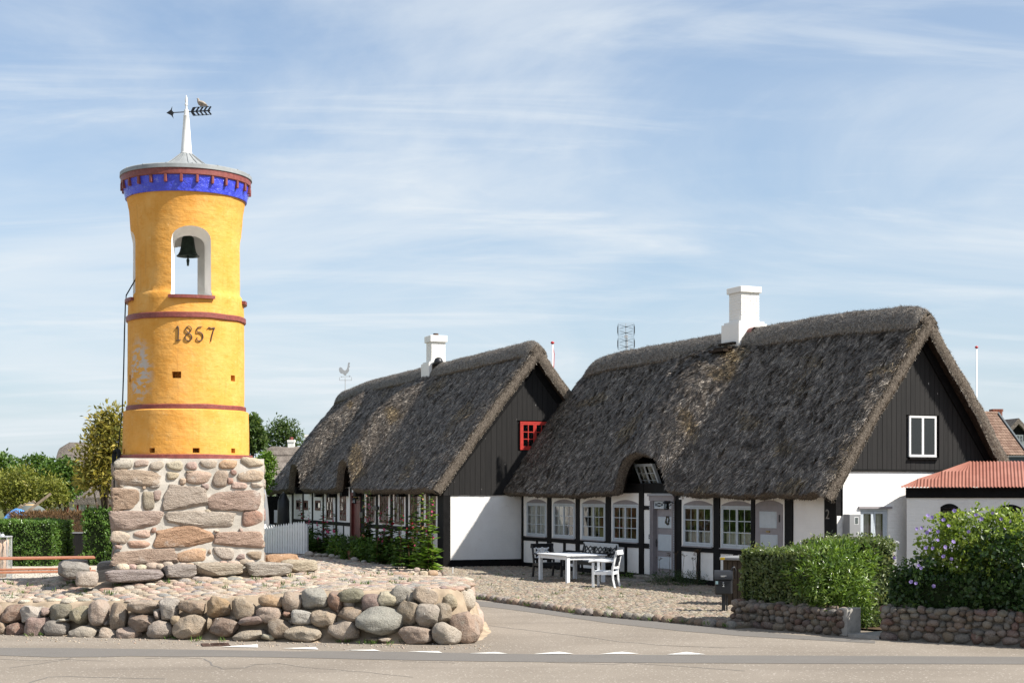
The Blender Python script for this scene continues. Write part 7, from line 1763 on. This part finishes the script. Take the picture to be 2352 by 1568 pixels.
# hollyhocks in the bed along the wall
HPINK, HRED, HPEACH, HROSE = 'petal_pink', 'petal_red', 'petal_peach', 'petal_rose'
cH = crop(1000, 1850, 2.0452)
HH = [(425,735,300,HRED,'tall hollyhock with dark red flowers nearest the picket fence'),(500,745,370,HPINK,'hollyhock with pink flowers between fence and the three small windows'),(555,750,480,HPINK,'short hollyhock with pink flowers under the third small window'),(600,755,350,HRED,'slim hollyhock with dark flowers under the fourth window of the left cottage'),(690,745,365,HPINK,'leafy hollyhock with one big pink flower before the window left of the red door'),
      (925,790,235,HPEACH,'tall hollyhock with pale blossoms just right of the oxblood door'),(962,800,215,HROSE,'tallest hollyhock with a rose flower at the eaves, second right of the oxblood door'),(1035,800,380,HPINK,'hollyhock with many pink flowers between first and second window right of the door'),(1105,810,350,HROSE,'hollyhock with clustered rose flowers under the second window right of the door'),(1165,815,285,HRED,'hollyhock with red flowers before the post between second and third window'),
      (1225,820,400,HRED,'hollyhock with deep red flowers under the third window right of the door'),(1300,830,260,HRED,'tall hollyhock with red flowers left of the fourth window'),(1365,850,235,HPEACH,'tall hollyhock crowded with peach flowers before the fourth window'),(1330,860,480,HPINK,'shorter dark-leaved hollyhock at the front of the bed'),
      (1440,880,250,HPEACH,'sunlit leafy hollyhock at the near corner of the left cottage'),(1495,880,290,HPINK,'bright leafy hollyhock against the last window of the left cottage')]
bed_n = -v1
for k, (cx_, by, ty, pm, lab) in enumerate(HH):
    px, py0 = cH(cx_, by); dx = .55 + .9*random.random() if k < 14 else 1.0
    o_ = far1 - v1*dx; fp = Fac(o_, d1); s = fp.s(px); P0 = o_ + d1*s; base = Vector((P0.x, P0.y, max(.05, zm(P0.x, P0.y)))); top = fp.z(*cH(cx_, ty)); hgt = max(.7, top - base.z)
    t = thing('hollyhock', lab, 'hollyhock', base, 0, 'hollyhocks along the left cottage'); rr = random.Random(k+77)
    near = k >= 14; ns = rr.choice((2,3)) if not near else 3; mb = MB(); LP, LA, LS = [], [], []
    for q in range(ns):
        lean = Vector((rr.uniform(-.14,.14), rr.uniform(-.1,.1), 0)); hq = hgt*(1 if q == 0 else rr.uniform(.55,.85)); off = Vector((rr.uniform(-.2,.2), rr.uniform(-.15,.15), 0))*(q > 0)
        pts_ = [off + lean*(i/4)**1.3 + Vector((0,0,hq*i/4)) for i in range(5)]; mb.tube(pts_, [.014,.012,.010,.008,.004], 5)
        nl = int(hq*24)
        for i in range(nl):
            u = rr.random()**1.25; sp = off + lean*u**1.3 + Vector((0,0,hq*u)); a = rr.uniform(0,6.28); d = Vector((math.cos(a), math.sin(a), rr.uniform(-.1,.5)))
            LP.append(sp + d*.05*(1-u)); LA.append(d); LS.append((.21*(1-u)**.75+.065)*rr.uniform(.7,1.2)*(1.25 if near else 1))
        for i in range(int(2 + hq*1.6)):
            u = rr.uniform(.45,.97); sp = off + lean*u**1.3 + Vector((0,0,hq*u)); a = rr.uniform(-2.9,-.2); f = Vector((math.cos(a), math.sin(a), rr.uniform(0,.4)))
            flower('flower', 5, .050*(1.3-u*.75)*rr.uniform(.8,1.2), M[pm], t, sp + f*.04, f)
    mb.build('stem', M['leaf_green'] if False else M['brown_twig'], t)
    for (lp, la, ls) in zip(LP, LA, LS):                   # broad lobed leaves, each one its own
        pass
    n = len(LP); LPa, LAa = np.array([p[:] for p in LP]), np.array([a[:] for a in LA]); LSa = np.array(LS)
    # a lobed leaf is three overlapping blades from one stalk
    side = np.cross(LAa, np.array((0,0,1.0))); side /= np.linalg.norm(side, axis=1, keepdims=True)+1e-6
    P3 = np.concatenate([LPa]*3); A3 = np.concatenate([LAa, LAa*.75+side*.65, LAa*.75-side*.65]); S3 = np.concatenate([LSa, LSa*.85, LSa*.85])
    N3 = np.concatenate([np.array([(rr.uniform(-.4,.4), rr.uniform(-.4,.4), 1) for _ in range(n)])]*3)
    rv = np.array([rr.random()*.6 + (.35 if near else 0) for _ in range(n)]); 
    link('foliage', leaf_mesh('foliage', P3, A3, S3, S3*.75, np.concatenate([rv]*3).clip(0,1), N3), M['leaf_bright' if near else 'leaf_hollyhock'], t)  # near plants get brighter leaves, sunlight painted into their colour
# low leafy growth filling the bed
for k, (a, b, lab) in enumerate(((455,690,'dense dark green leaves of the flower bed left of the oxblood door'),(960,1400,'dense dark green leaves of the flower bed right of the oxblood door'))):
    pa, pb = f1.s(cH(a,0)[0]), f1.s(cH(b,0)[0]); m = (pa+pb)/2; P0 = far1 + d1*m - v1*.9
    t = thing('bed_foliage', lab, 'plants', (P0.x, P0.y, .05), A1)
    crown('foliage', M['leaf_hollyhock'], t, [(-(pb-pa)/2+(pb-pa)*i/5, random.uniform(-.25,.2), .30+random.uniform(-.08,.15), (pb-pa)/11, .40, .36) for i in range(6)], 3600, .12, .7, 5, .12, seed=60+k, hollow=.25)
for (cx_, cy_, lab) in ((727,735,'left one of two terracotta pots with dark heather by the oxblood door'),(838,750,'right one of two terracotta pots with dark heather by the oxblood door')):
    px = cH(cx_, 0)[0]; o_ = far1 - v1*1.0; fp = Fac(o_, d1); P0 = o_ + d1*fp.s(px); t = thing('flower_pot', lab, 'flower pot', (P0.x, P0.y, zm(P0.x,P0.y)), 0, 'pots beside the red door')
    MB().lathe([(.14,0),(.19,.30),(.21,.30),(.21,.36),(.18,.36),(.17,.3)], 18).build('pot', M['pot'], t, smooth='angle'); crown('plant', M['leaf_ivy'], t, [(0,0,.58,.42,.32,.24)], 1100, .09, .12, 6, .05, seed=int(cx_), hollow=.2)
re = thing('rock_edging', 'row of rounded stones edging the hollyhock bed of the left cottage', 'stone edging', (far1.x, far1.y, 0), 0)
for k, (x0,y0,x1,y1,cn) in enumerate([(445,715,520,765,'grey'),(530,735,582,770,'grey'),(585,735,640,770,'dgrey'),(640,740,692,782,'grey'),(690,750,760,785,'dgrey'),(825,765,906,802,'lgrey'),(908,790,952,816,'lgrey'),(960,785,1010,812,'dgrey'),(1010,790,1080,815,'grey'),(1085,795,1150,825,'dgrey'),(1165,888,1332,932,'rust'),(1150,815,1210,850,'grey'),(1215,820,1290,850,'dgrey'),(1338,850,1388,894,'pgrey'),(1380,876,1458,928,'beige'),(1448,870,1538,922,'orange'),(1270,830,1330,860,'grey'),(1300,880,1345,905,'cream'),(1330,905,1360,925,'grey')]):
    (ax, ay), (bx, by_) = cH(x0,y0), cH(x1,y1); g = gp((ax+bx)/2, by_, .04); hw = (bx-ax)/2/F*g.y; hh = (by_-ay)/2/F*g.y
    o = rock('stone', (hw*1.05, max(hw*.8,.1), hh*1.1), 2100+k, M['stone'], None, (g.x, g.y+.1, zm(g.x,g.y)+hh*.75), (0,random.uniform(-.1,.1),random.uniform(-.3,.3)), jit(PAL[cn],.1), 3, p=2.5, facets=5); wpar(o, re)
e = gp(1040, 1318, .05); sp_ = thing('marker_peg', 'short white peg standing at the foot of the black gable plinth', 'peg', (e.x, e.y, .03)); MB().tube([(0,0,0),(0,0,.2)], .012, 6).lathe([(.02,.2),(.02,.22)], 6).build('peg', M['white_paint'], sp_)

# ------------------------------------------------------------------ yard at the left: bench table, litter basket, hedges, trees
pt = gp(185, 1309, .10); pt = Vector((-9.75, 36.6, .10)); A4 = math.atan2(.30, .955)
pk = thing('picnic_table', 'long plank picnic table with attached seats on steel legs, left of the tower', 'picnic table', (pt.x, pt.y, .10), A4)
LT = 3.2
for (y, z, w, n, nm, x1) in ((0,.745,.72,4,'table_plank',0),(-.68,.455,.27,2,'seat_plank',.0),(.68,.455,.27,2,'seat_plank',-.05)):
    for k in range(n):
        a = y - w/2 + w*k/n; MB().bbox(-LT, x1 + random.uniform(-.01,.01), a+.006, a+w/n-.006, z-.022, z+.022, .006).build(nm, M['plank'], pk)
for x in (-.42, -LT+.42): MB().tube([(x,0,-.1),(x,0,.72)], .038, 10).tube([(x,-.68,-.1),(x,-.68,.43)], .034, 10).tube([(x,.68,-.1),(x,.68,.43)], .034, 10).box(x-.03,x+.03,-.75,.75,.30,.36).build('leg', M['steel'], pk)
lb = at(4, 1260, 39.5); bk_ = thing('litter_basket', 'wire mesh litter basket with a pinkish bag at the left edge beside the hedge', 'litter basket', (lb.x, lb.y, .10))
zt = at(0, 1231, 39.5).z - .1
mb = MB()
for side in range(4):
    a = side*math.pi/2; ca, sa = math.cos(a), math.sin(a)
    for k in range(9):
        for sg in (1,-1):
            u0 = -.19+.38*k/8; u1 = max(-.19, min(.19, u0+sg*.22)); mb.tube([(u0*ca+.19*sa, u0*sa-.19*ca, .12),(u1*ca+.19*sa, u1*sa-.19*ca, zt-.05)], .003, 3, cap=False)
mb.build('wire_mesh', M['wire'], bk_)
MB().lathe([(.10,.12),(.16,.3),(.15,.6),(.17,zt-.08)], 14, jitter=.12).build('bag', M['bag'], bk_, smooth=True)
mb = MB().bbox(-.21,.21,-.21,.21,zt-.03,zt+.01,.01)
for sx in (-1,1):
    for sy in (-1,1): mb.tube([(sx*.19,sy*.19,-.02),(sx*.19,sy*.19,zt)], .012, 6)
mb.tube([(.2,-.1,.3),(.30,-.1,-.02)], .010, 5); mb.build('frame', M['steel'], bk_); MB().lathe([(.08,zt+.01),(.06,zt+.05),(.05,zt+.06)], 12).tube([(.03,0,zt+.05),(.03,0,zt+.10)], .008, 5).tube([(-.03,0,zt+.05),(-.03,0,zt+.10)], .008, 5).build('ash_tray', M['steel'], bk_)
def hedge_at(label, x0, x1, Y, y_top, depth, n, size, mat, seed, asp=.55, rough=.05, core=None, up=.5, zb=.05, rz=0):
    a, b = at(x0, HY, Y), at(x1, HY, Y); zt_ = H-(y_top-HY)/F*Y; t = thing('clipped_hedge' if mat != 'leaf_brown' else 'dry_hedge', label, 'hedge', (a.x, a.y, 0), rz)
    hedge('foliage', M[mat], t, 0, b.x-a.x, 0, depth, zb, zt_, n, size, asp, rough, seed, core, up=up); return t
hedge_at('square clipped green hedge at the left, behind the picnic table', -130, 119, 48, 1199, 2.2, 26000, .07, 'leaf_hedge', 1, .6, .06)
hedge_at('dark green clipped hedge directly left of the tower base', 194, 300, 48.5, 1172, 2.0, 14000, .085, 'leaf_hedge', 2, .62, .09)
hedge_at('brown dry hedge behind the black fence at the left', 20, 330, 55, 1180, 1.4, 13000, .13, 'leaf_brown', 3, .2, .07, M['brown_twig'], 1.2)
e = at(112, HY, 53); bf = thing('board_fence', 'black board fence in the gap between the two green hedges', 'fence', (e.x, e.y, 0))
wf = (200-112)/F*53; zf = H-(1221-HY)/F*53
for k in range(9): MB().bbox(wf*k/9+.003, wf*(k+1)/9-.003, 0, .03, .02, zf-.05, .004).build('board', M['boards'], bf)
MB().box(0,wf,-.02,.06,zf-.05,zf).build('cap_rail', M['box_grey'], bf)
bt = at(78, HY, 56.6); boat = thing('covered_boat', 'boat-shaped pile under a striped grey tarpaulin beyond the hedges', 'tarpaulin', (bt.x, bt.y, 0))
zt = H-(1154-HY)/F*56.6
def tarp(L0, L1, z1, wy, mat, name, y=0):
    mb = MB(); n, m = 20, 13; 
    for i in range(n+1):
        x = L0+(L1-L0)*i/n; u = 2*i/n-1; prof = max(0, 1-abs(u+.15)**1.7*(.8 if u > 0 else 1.1))
        for j in range(m):
            v = 2*j/(m-1)-1; mb.v.append((x, y+v*wy, 1.25 + (z1-1.25)*prof*(1-abs(v)**1.6*.9) + .03*mnoise.noise(Vector((x*2,v*3,1)))))
    mb.f = [(i*m+j,(i+1)*m+j,(i+1)*m+j+1,i*m+j+1) for i in range(n) for j in range(m-1)]; return mb.build(name, mat, boat, smooth=True)
tarp(-.82, .88, zt, .7, M['tarp'], 'striped_cover')
bl = thing('blue_tarpaulin', 'bright blue tarpaulin in front of the striped cover', 'tarpaulin', (bt.x, bt.y-.75, 0)); mb = MB(); n, m = 16, 9
zb_ = H-(1167-HY)/F*55.9
for i in range(n+1):
    for j in range(m):
        u, v = 2*i/n-1, 2*j/(m-1)-1; mb.v.append((-.35+u*.55, v*.5, 1.2+(zb_-1.2)*max(0,1-u*u*.8)*(1-v*v*.8)+.04*mnoise.noise(Vector((u*4,v*4,2)))))
mb.f = [(i*m+j,(i+1)*m+j,(i+1)*m+j+1,i*m+j+1) for i in range(n) for j in range(m-1)]; mb.build('sheet', M['blue_tarp'], bl, smooth=True)
pl = thing('leaning_plank', 'long pale plank leaning up against the tarpaulin pile', 'plank', at(52,1182,55.8)); MB().bar((0,0,0), at(117,1133,56)-at(52,1182,55.8), .05, .09).build('plank', M['wood_grey'], pl)
pl2 = thing('timber_offcuts', 'short wooden offcuts stacked left of the striped tarpaulin', 'timber', at(35,1178,56.5)); 
for k in range(4): MB().bar((.05*k,.1*k,0), (.25+.12*k,.1*k,.28+.05*k), .10, .12).build('plank', M['wood_grey'], pl2)

def tree(name, label, cat, px, py_base, Y, blobs_px, n, size, mat, asp, seed, trunk_h=1.5, trunk_r=.10, sprig=6, spread=.18, group=None, hollow=.55, zb=0.0):
    """blobs_px: (px, py, rx, ry) measured at depth Y, radii in pixels"""
    b = at(px, HY, Y); t = thing(name, label, cat, (b.x, b.y, zb), 0, group); sc = Y/F; bl_ = []
    for (x, y, rx, ry) in blobs_px: q = at(x, y, Y); bl_.append((q.x-b.x, random.uniform(-.2,.2)*rx*sc, q.z-zb, rx*sc, (rx+ry)/2*sc*.9, ry*sc))
    crown('crown', M[mat], t, bl_, n, size, asp, sprig, spread, seed=seed, hollow=hollow)
    tree_trunk(t, trunk_h, trunk_r, [(x*.8, y*.8, z) for x, y, z, *_ in bl_], seed); return t
tree('magnolia_tree', 'magnolia with big yellow-green leaves close to the left side of the tower', 'tree', 248, 1200, 48.8, [(240,985,30,28),(262,970,25,30),(232,1030,38,35),(262,1020,30,35),(215,1085,34,30),(250,1085,40,40),(246,960,16,16),(200,1100,20,14)], 4600, .19, 'leaf_magnolia', .36, 31, 1.6, .10, 5, .30, hollow=.35)
tree('round_tree', 'dark green round-topped tree at the far left edge', 'tree', 20, 1200, 66, [(5,1078,34,33),(-30,1090,40,40),(30,1100,25,30)], 3300, .16, 'leaf_green', .6, 32, 1.8, .12)
tree('round_tree', 'dark green tree with a domed crown second from the left edge', 'tree', 78, 1200, 67, [(68,1078,28,29),(95,1080,25,30),(80,1110,40,35)], 3400, .16, 'leaf_green', .6, 33, 1.8, .12)
tree('round_tree', 'dense dark green tree in front of the distant farmhouse thatch', 'tree', 142, 1200, 64, [(125,1092,26,32),(152,1090,26,33),(140,1115,42,35),(170,1100,20,30)], 4300, .15, 'leaf_green', .6, 34, 1.8, .12)
tree('fruit_tree', 'light olive green fruit tree spreading in front of the darker trees at left', 'tree', 60, 1200, 60, [(15,1120,38,30),(55,1105,30,30),(95,1130,40,28),(35,1150,42,24),(125,1145,24,14),(80,1160,45,18),(-20,1120,40,40),(150,1140,12,10),(120,1120,25,22)], 6500, .16, 'leaf_olive', .34, 35, 1.4, .09, 6, .26)
tree('leafy_tree', 'dark green tree just right of the tower shaft', 'tree', 580, 1200, 100, [(578,985,20,26),(590,1010,18,24),(570,1010,20,30),(585,965,12,12)], 2600, .26, 'leaf_tree', .6, 36, 2.5, .15)
tree('leafy_tree', 'pale green open tree behind the distant white chimneys', 'tree', 645, 1200, 130, [(635,1000,30,28),(660,995,24,24),(615,1012,24,20),(680,1012,20,18),(645,985,18,18)], 3000, .28, 'leaf_tree', .4, 37, 3, .18, 6, .5)
tree('round_bush', 'vivid green round bush beside the top of the tower base', 'bush', 610, 1200, 66, [(610,1075,20,32),(605,1105,18,25),(616,1060,12,16)], 1900, .13, 'leaf_bright', .6, 38, 1.6, .06)
tree('round_tree', 'dark tree behind the boundary at the left, between tower and farmhouse', 'tree', 300, 1200, 90, [(300,1080,40,40)], 1200, .25, 'leaf_dark', .6, 39, 2, .12)
# a wooded skyline hides the horizon where the ground would show
tl_ = MB()
t = thing('distant_hedgerow', 'far dark hedgerow along the fields behind the village', 'hedgerow', (0, 260, 0)); tag(t, kind='stuff')
crown('foliage', M['leaf_tree'], t, [(x, random.uniform(-8,8), 1.2, 9, 4, random.uniform(1.6,3.0)) for x in range(-170, 180, 12)], 9000, .9, .7, 5, 1.2, seed=70, hollow=.3)
